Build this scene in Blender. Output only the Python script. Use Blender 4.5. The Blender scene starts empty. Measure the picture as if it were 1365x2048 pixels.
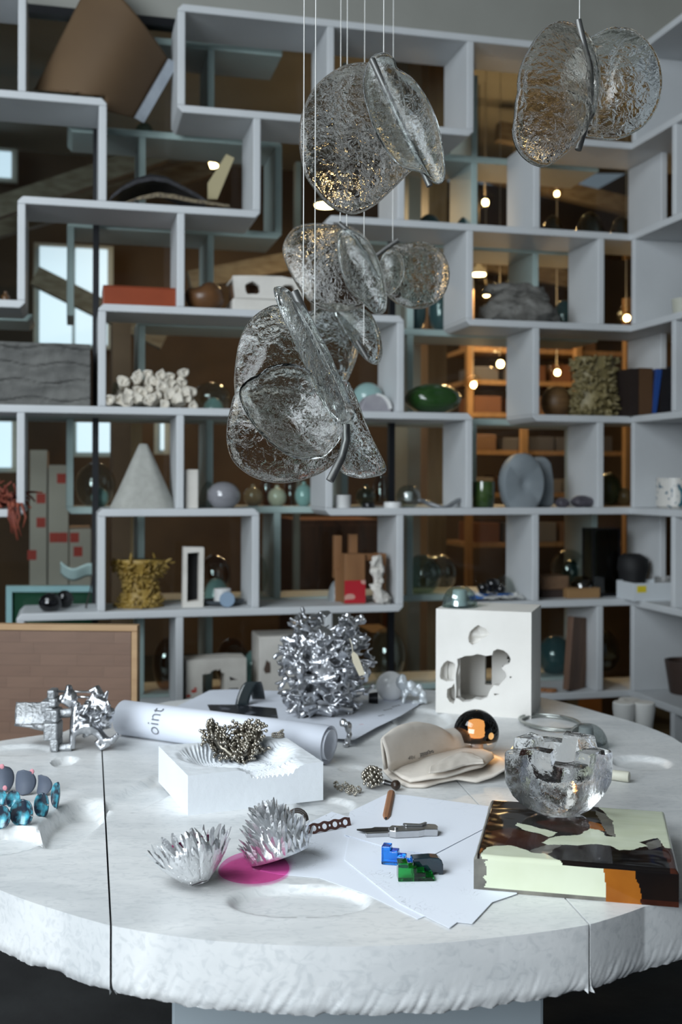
import bpy, bmesh, math, random
from mathutils import Vector, Matrix, noise, Euler
from mathutils.geometry import delaunay_2d_cdt
PI = math.pi
rnd = random.Random(7)
scene = bpy.context.scene
COL = scene.collection

# ------------------------------------------------------------------ camera
FPX, CU, CV, ROLL, CAMZ = 2200.0, 682.5, 961.5, 0.0032, 1.38
cam_d = bpy.data.cameras.new('camera')
cam = bpy.data.objects.new('camera', cam_d)
COL.objects.link(cam)
cam.location = (0, 0, CAMZ)
cam.rotation_euler = (PI / 2, -ROLL, 0)
cam_d.sensor_width = 36.0
cam_d.lens = FPX / 2048.0 * 36.0
cam_d.shift_y = -(1024.0 - CV) / 2048.0
cam_d.clip_start = 0.05
cam_d.dof.use_dof = True
cam_d.dof.focus_distance = 1.95
cam_d.dof.aperture_fstop = 4.0
scene.camera = cam

# ------------------------------------------------------------------ light and exposure
scene.view_settings.view_transform = 'Standard'
scene.view_settings.look = 'None'
scene.view_settings.gamma = 1.0
scene.view_settings.exposure = 0.06
scene.view_settings.use_curve_mapping = False
scene.cycles.use_denoising = True
scene.cycles.max_bounces = 14
scene.cycles.transmission_bounces = 12
scene.cycles.transparent_max_bounces = 16
scene.cycles.caustics_reflective = False
scene.cycles.caustics_refractive = True
scene.cycles.sample_clamp_indirect = 6.0
world = bpy.data.worlds.new('overcast')
scene.world = world
world.use_nodes = True
bg = world.node_tree.nodes['Background']
bg.inputs['Color'].default_value = (0.70, 0.82, 1.0, 1)
bg.inputs['Strength'].default_value = 0.15


def area_light(name, loc, target, sx, sy, power, color):
    l = bpy.data.lights.new(name, 'AREA')
    l.shape = 'RECTANGLE'
    l.size, l.size_y, l.energy, l.color = sx, sy, power, color
    o = bpy.data.objects.new(name, l)
    COL.objects.link(o)
    o.location = loc
    o.rotation_euler = (Vector(target) - Vector(loc)).to_track_quat('-Z', 'Y').to_euler()
    return o


# daylight from the tall windows behind the camera's left, plus a panel overhead
area_light('window_daylight', (-1.9, 1.1, 3.65), (-0.5, 1.9, 0.7), 2.6, 1.8, 108, (0.86, 0.94, 1.0))  # added overhead panel, not a window; brightens the table top
area_light('window_daylight', (-2.5, -1.7, 2.2), (0.2, 2.7, 0.8), 2.8, 2.0, 225, (0.86, 0.94, 1.0))

# ------------------------------------------------------------------ frames of reference
CR, SR = math.cos(ROLL), math.sin(ROLL)
TZ = 0.74                                   # table top height


def ray(u, v):
    du, dv = u - CU, v - CV
    return Vector(((CR * du + SR * dv) / FPX, 1.0, -(-SR * du + CR * dv) / FPX))


def P(u, v, Y):
    r = ray(u, v)
    return Vector((r.x * Y, Y, CAMZ + r.z * Y))


def T(u, v, h=0.0):
    r = ray(u, v)
    k = (TZ + h - CAMZ) / r.z
    return Vector((r.x * k, k, TZ + h))


WA, WW, WX, WY, WZ0 = 0.2412, 0.3034, -1.226, 4.2079, 1.872 + CAMZ
EX = Vector((math.cos(WA), math.sin(WA), 0))
EY = Vector((-math.sin(WA), math.cos(WA), 0))
WO = Vector((WX, WY, 0))
WC0 = WO.dot(EY)


def WP(s, d, z):
    return WO + EX * s + EY * d + Vector((0, 0, z))


def wl(u, v, d=0.0):
    """wall coordinates (s, z) of a pixel on the plane at depth d behind the shelf fronts"""
    r = ray(u, v)
    k = (WC0 + d) / r.dot(EY)
    p = Vector((r.x * k, k, 0))
    return (p - WO).dot(EX), CAMZ + r.z * k


WM = Matrix.Translation(WO) @ Matrix.Rotation(WA, 4, 'Z')     # wall frame
PT = 0.03                                    # plank thickness


def rowz(r):
    return WZ0 - 0.4 * r


# ------------------------------------------------------------------ materials
MATS = {}


def new_mat(name):
    m = bpy.data.materials.new(name)
    m.use_nodes = True
    nt = m.node_tree
    return m, nt, nt.nodes['Principled BSDF']


def mat(name, col, rough=0.5, metal=0.0, col2=None, scale=8.0, detail=4.0, bump=0.0, bscale=None, stretch=(1, 1, 1),
        spec=None, lo=0.35, hi=0.65, coat=0.0, emit=None, es=0.0, sss=0.0, rot=(0, 0, 0)):
    if name in MATS:
        return MATS[name]
    m, nt, b = new_mat(name)
    N, L = nt.nodes, nt.links
    b.inputs['Base Color'].default_value = (*col, 1)
    b.inputs['Roughness'].default_value = rough
    b.inputs['Metallic'].default_value = metal
    if spec is not None:
        b.inputs['Specular IOR Level'].default_value = spec
    if coat:
        b.inputs['Coat Weight'].default_value = coat
        b.inputs['Coat Roughness'].default_value = 0.05
    if emit:
        b.inputs['Emission Color'].default_value = (*emit, 1)
        b.inputs['Emission Strength'].default_value = es
    if sss:
        b.inputs['Subsurface Weight'].default_value = sss
        b.inputs['Subsurface Radius'].default_value = (0.01, 0.01, 0.01)
    tc = N.new('ShaderNodeTexCoord')
    mp = N.new('ShaderNodeMapping')
    mp.inputs['Scale'].default_value = stretch
    mp.inputs['Rotation'].default_value = rot
    L.new(tc.outputs['Object'], mp.inputs['Vector'])
    c2 = col2 if col2 is not None else tuple(c * 0.9 for c in col)
    n = N.new('ShaderNodeTexNoise')
    n.inputs['Scale'].default_value = scale
    n.inputs['Detail'].default_value = detail
    L.new(mp.outputs[0], n.inputs['Vector'])
    r = N.new('ShaderNodeValToRGB')
    r.color_ramp.elements[0].position = lo
    r.color_ramp.elements[1].position = hi
    r.color_ramp.elements[0].color = (*c2, 1)
    r.color_ramp.elements[1].color = (*col, 1)
    L.new(n.outputs['Fac'], r.inputs['Fac'])
    L.new(r.outputs[0], b.inputs['Base Color'])
    if bump:
        n2 = N.new('ShaderNodeTexNoise')
        n2.inputs['Scale'].default_value = bscale or scale * 4
        n2.inputs['Detail'].default_value = 3
        L.new(mp.outputs[0], n2.inputs['Vector'])
        bp = N.new('ShaderNodeBump')
        bp.inputs['Strength'].default_value = bump
        bp.inputs['Distance'].default_value = 0.01
        L.new(n2.outputs['Fac'], bp.inputs['Height'])
        L.new(bp.outputs[0], b.inputs['Normal'])
    MATS[name] = m
    return m


def glass(name, col=(1, 1, 1), rough=0.0, ior=1.45, bump=0.0, bscale=30.0, stretch=(1, 1, 1), dist=0.004):
    if name in MATS:
        return MATS[name]
    m, nt, b = new_mat(name)
    N, L = nt.nodes, nt.links
    b.inputs['Base Color'].default_value = (*col, 1)
    b.inputs['Roughness'].default_value = rough
    b.inputs['IOR'].default_value = ior
    b.inputs['Transmission Weight'].default_value = 1.0
    if bump:
        tc = N.new('ShaderNodeTexCoord')
        mp = N.new('ShaderNodeMapping')
        mp.inputs['Scale'].default_value = stretch
        n2 = N.new('ShaderNodeTexNoise')
        n2.inputs['Scale'].default_value = bscale
        n2.inputs['Detail'].default_value = 3
        n2.inputs['Distortion'].default_value = 0.6
        bp = N.new('ShaderNodeBump')
        bp.inputs['Strength'].default_value = bump
        bp.inputs['Distance'].default_value = dist
        L.new(tc.outputs['Object'], mp.inputs['Vector'])
        L.new(mp.outputs[0], n2.inputs['Vector'])
        L.new(n2.outputs['Fac'], bp.inputs['Height'])
        L.new(bp.outputs[0], b.inputs['Normal'])
    MATS[name] = m
    return m


def thin_glass(name, tint, refl=1.35, extra=0.0):
    """a thin clear sheet or blown shell: tinted see-through plus Fresnel reflection"""
    if name in MATS:
        return MATS[name]
    m, nt, b = new_mat(name)
    N, L = nt.nodes, nt.links
    N.remove(b)
    t = N.new('ShaderNodeBsdfTransparent')
    t.inputs[0].default_value = (*tint, 1)
    g = N.new('ShaderNodeBsdfGlossy')
    g.inputs['Roughness'].default_value = 0.02
    tc = N.new('ShaderNodeTexCoord')
    nz = N.new('ShaderNodeTexNoise')
    nz.inputs['Scale'].default_value = 1.5
    L.new(tc.outputs['Object'], nz.inputs['Vector'])
    bp = N.new('ShaderNodeBump')
    bp.inputs['Strength'].default_value = 0.03
    L.new(nz.outputs['Fac'], bp.inputs['Height'])
    L.new(bp.outputs[0], g.inputs['Normal'])
    f = N.new('ShaderNodeFresnel')
    f.inputs['IOR'].default_value = refl
    ad = N.new('ShaderNodeMath')
    ad.operation = 'ADD'
    ad.inputs[1].default_value = extra
    L.new(f.outputs[0], ad.inputs[0])
    ge = N.new('ShaderNodeNewGeometry')          # reflect on the outer face only
    om = N.new('ShaderNodeMath')
    om.operation = 'SUBTRACT'
    om.inputs[0].default_value = 1.0
    L.new(ge.outputs['Backfacing'], om.inputs[1])
    fm = N.new('ShaderNodeMath')
    fm.operation = 'MULTIPLY'
    L.new(ad.outputs[0], fm.inputs[0])
    L.new(om.outputs[0], fm.inputs[1])
    mx = N.new('ShaderNodeMixShader')
    L.new(fm.outputs[0], mx.inputs[0])
    L.new(t.outputs[0], mx.inputs[1])
    L.new(g.outputs[0], mx.inputs[2])
    L.new(mx.outputs[0], N['Material Output'].inputs['Surface'])
    MATS[name] = m
    return m


def emission(name, col, s):
    if name in MATS:
        return MATS[name]
    m, nt, b = new_mat(name)
    b.inputs['Base Color'].default_value = (*col, 1)
    b.inputs['Emission Color'].default_value = (*col, 1)
    b.inputs['Emission Strength'].default_value = s
    MATS[name] = m
    return m


# ------------------------------------------------------------------ mesh helpers
class MB:
    def __init__(self):
        self.v, self.f = [], []

    def add(self, vs, fs, M=None):
        o = len(self.v)
        self.v += [tuple(M @ Vector(p)) for p in vs] if M is not None else [tuple(p) for p in vs]
        self.f += [tuple(i + o for i in q) for q in fs]
        return self

    def box(self, x0, x1, y0, y1, z0, z1, M=None):
        vs = [(x, y, z) for z in (z0, z1) for y in (y0, y1) for x in (x0, x1)]
        return self.add(vs, [(0, 2, 3, 1), (4, 5, 7, 6), (0, 1, 5, 4), (2, 6, 7, 3), (0, 4, 6, 2), (1, 3, 7, 5)], M)

    def prism(self, poly, a0, a1, M=None, axis='y'):
        """polygon in (x, z) extruded along y (axis y), or in (x, y) extruded along z (axis z)"""
        n = len(poly)
        mk = (lambda p, a: (p[0], a, p[1])) if axis == 'y' else (lambda p, a: (p[0], p[1], a))
        vs = [mk(p, a0) for p in poly] + [mk(p, a1) for p in poly]
        fs = [tuple(range(n)), tuple(range(2 * n - 1, n - 1, -1))]
        fs += [(i + n, (i + 1) % n + n, (i + 1) % n, i) for i in range(n)]
        return self.add(vs, fs, M)

    def lathe(self, prof, n=24, M=None, ecc=(1, 1), wob=None):
        vs, fs = [], []
        for i, (r, z) in enumerate(prof):
            for k in range(n):
                a = 2 * PI * k / n
                w = wob(a, z) if wob else 1.0
                vs.append((r * w * ecc[0] * math.cos(a), r * w * ecc[1] * math.sin(a), z))
        for i in range(len(prof) - 1):
            for k in range(n):
                k2 = (k + 1) % n
                fs.append((i * n + k, i * n + k2, (i + 1) * n + k2, (i + 1) * n + k))
        fs.append(tuple(range(n - 1, -1, -1)))
        m = (len(prof) - 1) * n
        fs.append(tuple(range(m, m + n)))
        return self.add(vs, fs, M)

    def tube(self, pts, rads, n=8, M=None, flat=1.0, cap=True):
        pts = [Vector(p) for p in pts]
        if not isinstance(rads, (list, tuple)):
            rads = [rads] * len(pts)
        vs, fs = [], []
        up = None
        for i, p in enumerate(pts):
            t = (pts[min(i + 1, len(pts) - 1)] - pts[max(i - 1, 0)])
            t = t.normalized() if t.length > 1e-9 else Vector((0, 0, 1))
            if up is None:
                up = Vector((0, 0, 1)) if abs(t.z) < 0.9 else Vector((1, 0, 0))
            a = t.cross(up).normalized()
            up = a.cross(t).normalized()
            for k in range(n):
                q = 2 * PI * k / n
                vs.append(p + (a * math.cos(q) + up * math.sin(q) * flat) * rads[i])
        for i in range(len(pts) - 1):
            for k in range(n):
                k2 = (k + 1) % n
                fs.append((i * n + k, i * n + k2, (i + 1) * n + k2, (i + 1) * n + k))
        if cap:
            fs.append(tuple(range(n - 1, -1, -1)))
            m = (len(pts) - 1) * n
            fs.append(tuple(range(m, m + n)))
        return self.add(vs, fs, M)

    def ball(self, c, r, n=10, M=None, sc=(1, 1, 1)):
        vs, fs = [(0, 0, -1)], []
        for i in range(1, n // 2 + 1):
            th = PI * i / (n // 2 + 1)
            for k in range(n):
                a = 2 * PI * k / n
                vs.append((math.sin(th) * math.cos(a), math.sin(th) * math.sin(a), -math.cos(th)))
        vs.append((0, 0, 1))
        R = n // 2
        for k in range(n):
            k2 = (k + 1) % n
            fs.append((0, 1 + k2, 1 + k))
            for i in range(R - 1):
                fs.append((1 + i * n + k, 1 + i * n + k2, 1 + (i + 1) * n + k2, 1 + (i + 1) * n + k))
            fs.append((len(vs) - 1, 1 + (R - 1) * n + k, 1 + (R - 1) * n + k2))
        c = Vector(c)
        vs = [(c.x + x * r * sc[0], c.y + y * r * sc[1], c.z + z * r * sc[2]) for x, y, z in vs]
        return self.add(vs, fs, M)

    def grid(self, fn, nu, nv, M=None, closed_u=False):
        vs = [fn(i / (nu if closed_u else nu - 1), j / (nv - 1)) for j in range(nv) for i in range(nu)]
        fs = []
        for j in range(nv - 1):
            for i in range(nu if closed_u else nu - 1):
                i2 = (i + 1) % nu
                fs.append((j * nu + i, j * nu + i2, (j + 1) * nu + i2, (j + 1) * nu + i))
        return self.add(vs, fs, M)

    def mesh(self, name, smooth=False, fix=True):
        me = bpy.data.meshes.new(name)
        me.from_pydata(self.v, [], self.f)
        me.update()
        if fix:
            bm = bmesh.new()
            bm.from_mesh(me)
            bmesh.ops.recalc_face_normals(bm, faces=bm.faces)
            bm.to_mesh(me)
            bm.free()
        if smooth is True:
            me.shade_smooth()
        elif smooth:
            me.shade_smooth()
            me.set_sharp_from_angle(angle=math.radians(smooth))
        return me

    def build(self, name, m, parent=None, smooth=False, bevel=0.0, M=None, fix=True):
        me = self.mesh(name, smooth, fix)
        return obj(name, me, m, parent, bevel, M)


def obj(name, me, m, parent=None, bevel=0.0, M=None):
    o = bpy.data.objects.new(name, me)
    COL.objects.link(o)
    if m is not None:
        me.materials.clear()
        me.materials.append(m)
    if parent is not None:
        o.parent = parent
    if M is not None:
        o.matrix_local = M
    if bevel:
        b = o.modifiers.new('soft_edges', 'BEVEL')
        b.width = bevel
        b.segments = 2
        b.limit_method = 'ANGLE'
        b.angle_limit = math.radians(40)
    return o


def tag(o, label, cat, group=None, kind=None):
    o['label'] = label
    o['category'] = cat
    if group:
        o['group'] = group
    if kind:
        o['kind'] = kind
    return o


def struct(o, label=None, cat=None):
    o['kind'] = 'structure'
    if label:
        o['label'] = label
    if cat:
        o['category'] = cat
    return o


def thing(name, label, cat, loc=(0, 0, 0), rz=0.0, group=None, M=None):
    o = bpy.data.objects.new(name, None)
    COL.objects.link(o)
    o.empty_display_size = 0.05
    if M is not None:
        o.matrix_world = M
    else:
        o.location = loc
        o.rotation_euler = (0, 0, rz)
    return tag(o, label, cat, group)


def fbm(p, s, o=4):
    return noise.fractal(Vector(p) * s, 1.0, 2.0, o, noise_basis='PERLIN_ORIGINAL')


def displace(mb, amp, s, o=3, seed=0.0, axis=None):
    off = Vector((seed, seed * 1.7, -seed))
    out = []
    for p in mb.v:
        v = Vector(p)
        d = noise.noise_vector(v * s + off)
        if o > 1:
            d = d + noise.noise_vector(v * s * 2.3 + off) * 0.5
        out.append(tuple(v + d * amp))
    mb.v = out
    return mb

# ================================================================== setting
concrete_dark = mat('dark concrete', (0.020, 0.022, 0.023), 0.75, col2=(0.012, 0.013, 0.014), scale=6, bump=0.2)
plaster_wall = mat('grey plaster wall', (0.34, 0.34, 0.31), 0.8, col2=(0.31, 0.31, 0.28), scale=3, bump=0.05)
SC = 8.47 * WW                                # s of the inner corner of the shelving
RD = 0.42                                     # depth of the right-hand shelving
GD = 0.315                                    # glass plane behind the shelves
struct(MB().box(-6, 8, -4, 9, -0.1, 0).build('floor', concrete_dark))
struct(MB().box(-6, 8, -4, 9, 3.9, 4.0).build('ceiling', plaster_wall))
s_, zb = wl(340, 42, GD)
LINT = zb                                     # underside of the lintel over the glass
struct(MB().box(-1.6, SC + RD + 0.35, GD - 0.015, GD + 0.12, LINT, 3.9, WM).build('wall_back', plaster_wall))
struct(MB().box(SC + RD, SC + RD + 0.12, -3.2, GD - 0.015, WZ0 + 0.03, 3.9, WM).build('wall_right', plaster_wall))

# glazing behind the shelves, with black mullions
pane_m = thin_glass('green tinted window glass', (0.92, 0.97, 0.955), 1.28)
black_metal = mat('black painted steel', (0.008, 0.009, 0.012), 0.4, 0.3, scale=20)
win = struct(MB().box(-1.6, SC + RD, GD - 0.03, GD + 0.03, LINT - 0.035, LINT, WM).build('window_1', black_metal))
mull = [wl(191, 900, GD)[0], wl(783, 1000, GD)[0]]
edges = [-1.6] + mull + [wl(1190, 800, GD)[0] + 0.55]
for x in mull:
    MB().box(x - 0.013, x + 0.013, GD - 0.013, GD + 0.022, 0.0, LINT - 0.035, WM).build('mullion', black_metal, win)
for a, b in zip(edges, edges[1:]):
    MB().box(a + 0.014, b - 0.014, GD, GD + 0.006, 0.01, LINT - 0.035, WM).build('pane', pane_m, win)
win2 = struct(MB().box(SC + RD, SC + RD + 0.05, -3.2, GD, WZ0 - 0.03, WZ0 + 0.03, WM).build('window_2', black_metal))
MB().box(SC + RD + 0.01, SC + RD + 0.016, -3.2, GD, 0.01, WZ0 - 0.03, WM).build('pane', pane_m, win2)

# ================================================================== shelving
shelf_white = mat('matt white lacquer', (0.60, 0.62, 0.635), 0.55, col2=(0.56, 0.58, 0.595), scale=4, bump=0.02, bscale=120)


def plank(parent, s0, s1, z, d0, d1, ch='', m=shelf_white, name='shelf'):
    t, k = PT / 2, 0.02
    p = []
    p += [(s0, z - t + k), (s0 + k, z - t)] if 'BL' in ch else [(s0, z - t)]
    p += [(s1 - k, z - t), (s1, z - t + k)] if 'BR' in ch else [(s1, z - t)]
    p += [(s1, z + t - k), (s1 - k, z + t)] if 'TR' in ch else [(s1, z + t)]
    p += [(s0 + k, z + t), (s0, z + t - k)] if 'TL' in ch else [(s0, z + t)]
    return MB().prism(p, d0, d1).build(name, m, parent, bevel=0.004)


def divider(parent, s, r, d0, d1, m=shelf_white):
    t = PT / 2
    return MB().box(s - t, s + t, d0, d1, rowz(r + 1) + t, rowz(r) - t).build('divider', m, parent, bevel=0.004)


unit = thing('shelving_unit', 'large white open shelving lattice of staggered boxes along the glass wall', 'shelf', M=WM)
SD = 0.30
END = SC + RD - 0.005
E9 = END
h = PT / 2
for r, c0, c1, ch in [(0, -3, 0, 'TR'), (0, 2, None, 'TL'), (1, -3, 1, 'TR'), (1, 2, 6, 'BL BR'), (1, 7, None, 'TL'),
                      (2, 0, 3, 'TL BR'), (2, 4, None, 'TL'), (3, -3, 0, 'BR'), (3, 1, 5, 'TL TR'), (3, 6, None, 'BL'),
                      (4, -3, 6, 'TR'), (4, 7, None, 'BL'), (5, -3, 0, 'BR'), (5, 1, 3, 'TL TR'), (5, 4, None, 'BL'),
                      (6, 0, 5, 'TL BR'), (6, 6, None, 'TL'), (7, 0, 5, ''), (7, 6, None, ''), (8, -1, None, '')]:
    plank(unit, c0 * WW - h, E9 if c1 is None else c1 * WW + h, rowz(r), 0, SD, ch)
for r, cs in enumerate([(0, 2, 4, 6), (1, 3, 5, 7, 9), (0, 2, 4, 6, 8), (1, 5, 7, 9), (0, 2, 4, 6, 8), (1, 3, 5, 7, 9), (0, 2, 4, 6, 8), (1, 3, 7)]):
    for c in cs:
        divider(unit, c * WW, r, 0, SD)

# right-hand run: planks and dividers at a right angle, coming towards the camera
runit = thing('shelving_unit', 'white shelving run at a right angle in the far corner, carrying books and mug', 'shelf',
              M=WM @ Matrix.Translation((SC, 0, 0)) @ Matrix.Rotation(-PI / 2, 4, 'Z'))   # local x = towards camera, y = into the wall
for r in range(0, 9):
    plank(runit, 0.0, 2.6, rowz(r), 0, RD)
for r in range(0, 8):
    for c in ((0, 2.2, 4.2, 6.2) if r % 2 == 0 else (1.15, 3.2, 5.2, 7.2)):
        divider(runit, c * WW if c else h, r, 0, RD)

# second lattice on the far side of the glass
bunit = thing('shelving_unit', 'pale shelving lattice behind the green tinted glass', 'shelf', M=WM)
BD0, BD1 = GD + 0.045, GD + 0.345
bc = {k: wl(u, 900, BD0)[0] for k, u in dict(a=140, b=283, c=420, d=556).items()}
for k, j in zip('efghi', range(1, 6)):
    bc[k] = bc['d'] + WW * j
bc['z'] = bc['a'] - WW * 0.55
bc['y'] = -1.5
for r, a, b, ch in [(0, 'a', 'd', ''), (1, 'a', 'd', 'BL TR'), (1, 'f', 'i', ''), (2, 'a', 'd', 'TL BR'), (2, 'e', 'i', ''), (3, 'y', 'z', 'BR'), (3, 'b', 'i', ''),
                    (4, 'y', 'i', ''), (5, 'a', 'i', 'BL'), (6, 'b', 'i', ''), (7, 'b', 'i', '')]:
    plank(bunit, bc[a] - h, bc[b] + h, rowz(r), BD0, BD1, ch)
for r, ks in enumerate(['ceg', 'bdg', 'acfh', 'bfh', 'acegi', 'bdfhi', 'bcegi']):
    for k in ks:
        divider(bunit, bc[k], r, BD0, BD1)

# ================================================================== marble table
def marble_mat():
    m, nt, b = new_mat('white veined marble')
    N, L = nt.nodes, nt.links
    tc = N.new('ShaderNodeTexCoord')
    mp = N.new('ShaderNodeMapping')
    mp.inputs['Rotation'].default_value = (0.15, 0.1, -0.25)
    mp.inputs['Scale'].default_value = (0.8, 2.0, 1.1)
    L.new(tc.outputs['Object'], mp.inputs['Vector'])
    n1 = N.new('ShaderNodeTexNoise')
    n1.inputs['Scale'].default_value = 3.2
    n1.inputs['Detail'].default_value = 8
    n1.inputs['Distortion'].default_value = 1.2
    L.new(mp.outputs[0], n1.inputs['Vector'])
    r1 = N.new('ShaderNodeValToRGB')
    e = r1.color_ramp.elements
    e[0].position, e[1].position = 0.30, 0.62
    e[0].color, e[1].color = (0.62, 0.635, 0.64, 1), (0.78, 0.785, 0.78, 1)
    L.new(n1.outputs['Fac'], r1.inputs['Fac'])
    n2 = N.new('ShaderNodeTexNoise')
    n2.inputs['Scale'].default_value = 46
    n2.inputs['Detail'].default_value = 6
    n2.inputs['Distortion'].default_value = 1.5
    L.new(mp.outputs[0], n2.inputs['Vector'])
    r2 = N.new('ShaderNodeValToRGB')
    e = r2.color_ramp.elements
    e[0].position, e[1].position = 0.33, 0.50
    e[0].color, e[1].color = (0.62, 0.65, 0.67, 1), (1, 1, 1, 1)
    L.new(n2.outputs['Fac'], r2.inputs['Fac'])
    mx = N.new('ShaderNodeMix')
    mx.data_type = 'RGBA'
    mx.blend_type = 'MULTIPLY'
    mx.inputs[0].default_value = 0.38
    L.new(r1.outputs[0], mx.inputs[6])
    L.new(r2.outputs[0], mx.inputs[7])
    L.new(mx.outputs[2], b.inputs['Base Color'])
    b.inputs['Roughness'].default_value = 0.38
    b.inputs['Subsurface Weight'].default_value = 0.05
    b.inputs['Subsurface Radius'].default_value = (0.01, 0.01, 0.01)
    n3 = N.new('ShaderNodeTexNoise')
    n3.inputs['Scale'].default_value = 90
    L.new(tc.outputs['Object'], n3.inputs['Vector'])
    bp = N.new('ShaderNodeBump')
    bp.inputs['Strength'].default_value = 0.06
    bp.inputs['Distance'].default_value = 0.004
    L.new(n3.outputs['Fac'], bp.inputs['Height'])
    L.new(bp.outputs[0], b.inputs['Normal'])
    return m


MARBLE = marble_mat()
TC = Vector((0.05, 2.43))
_rim = []
for u, v in [(0, 1780), (120, 1822), (222, 1851), (400, 1879), (560, 1890), (700, 1893), (850, 1888), (1000, 1874), (1100, 1862), (1180, 1849),
             (1290, 1813), (1365, 1488), (1345, 1474), (1200, 1425), (1075, 1393), (0, 1482), (125, 1465)]:
    p = T(u, v)
    q = Vector((p.x, p.y)) - TC
    _rim.append((math.atan2(q.y, q.x), q.length))
for a in (-0.25, 0.0, 1.7, 1.95, 2.2, 3.0, 3.4, -2.75, -2.6):
    _rim.append(((a + PI) % (2 * PI) - PI, 0.93))
_rim.sort()


def rim(a):
    a = (a + PI) % (2 * PI) - PI
    L = [(_rim[-1][0] - 2 * PI, _rim[-1][1])] + _rim + [(_rim[0][0] + 2 * PI, _rim[0][1])]
    for (a0, r0), (a1, r1) in zip(L, L[1:]):
        if a0 <= a <= a1:
            t = (a - a0) / max(a1 - a0, 1e-6)
            return r0 + (r1 - r0) * t
    return 0.93


def xy(u, v):
    p = T(u, v)
    return Vector((p.x, p.y))


def ang(p):
    return math.atan2(p.y - TC.y, p.x - TC.x)


# carved hollows in the top: (centre px, half-width px, half-depth px, depth m, edge steepness)
_hol = []
for cu, cv, hu, hv, dp, st in [(146, 1642, 62, 50, 0.030, 3.2), (5, 1680, 84, 28, 0.022, 9.0), (128, 1523, 25, 10, 0.014, 5.0), (40, 1500, 70, 11, 0.008, 6.0),
                               (703, 1537, 24, 6, 0.005, 6.0), (650, 1612, 62, 18, 0.009, 6.0), (600, 1800, 150, 32, 0.012, 7.0), (1283, 1525, 62, 15, 0.012, 4.0),
                               (845, 1438, 60, 22, 0.010, 6.0)]:
    c = xy(cu, cv)
    rx = (xy(cu + hu, cv) - c).length
    ry = (xy(cu, cv - hv) - xy(cu, cv + hv)).length / 2
    _hol.append((c, rx, ry, dp, st))
g0, g1 = xy(225, 1618), xy(352, 1556)


def hollow(x, y):
    z = 0.0
    p = Vector((x, y))
    for c, rx, ry, dp, st in _hol:
        q = math.hypot((x - c.x) / rx, (y - c.y) / ry)
        q *= 1 + 0.08 * noise.noise(Vector((x * 14, y * 14, 3)))
        if q < 1:
            t = min(1.0, (1 - q) * st)
            z = min(z, -dp * t * t * (3 - 2 * t))
    ax = (g1 - g0)
    t = (p - g0).dot(ax) / ax.length_squared
    if -0.02 < t < 1.1:
        w = abs((p - g0 - ax * t).cross(ax.normalized()) if False else (p - g0).x * ax.normalized().y - (p - g0).y * ax.normalized().x)
        hw = 0.055
        if w < hw:
            k = min(1, (1 - w / hw) * 3) * min(1, max(0, (1.1 - t) * 6))
            z = min(z, -0.013 * k)
    return z


THK = 0.10


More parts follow.
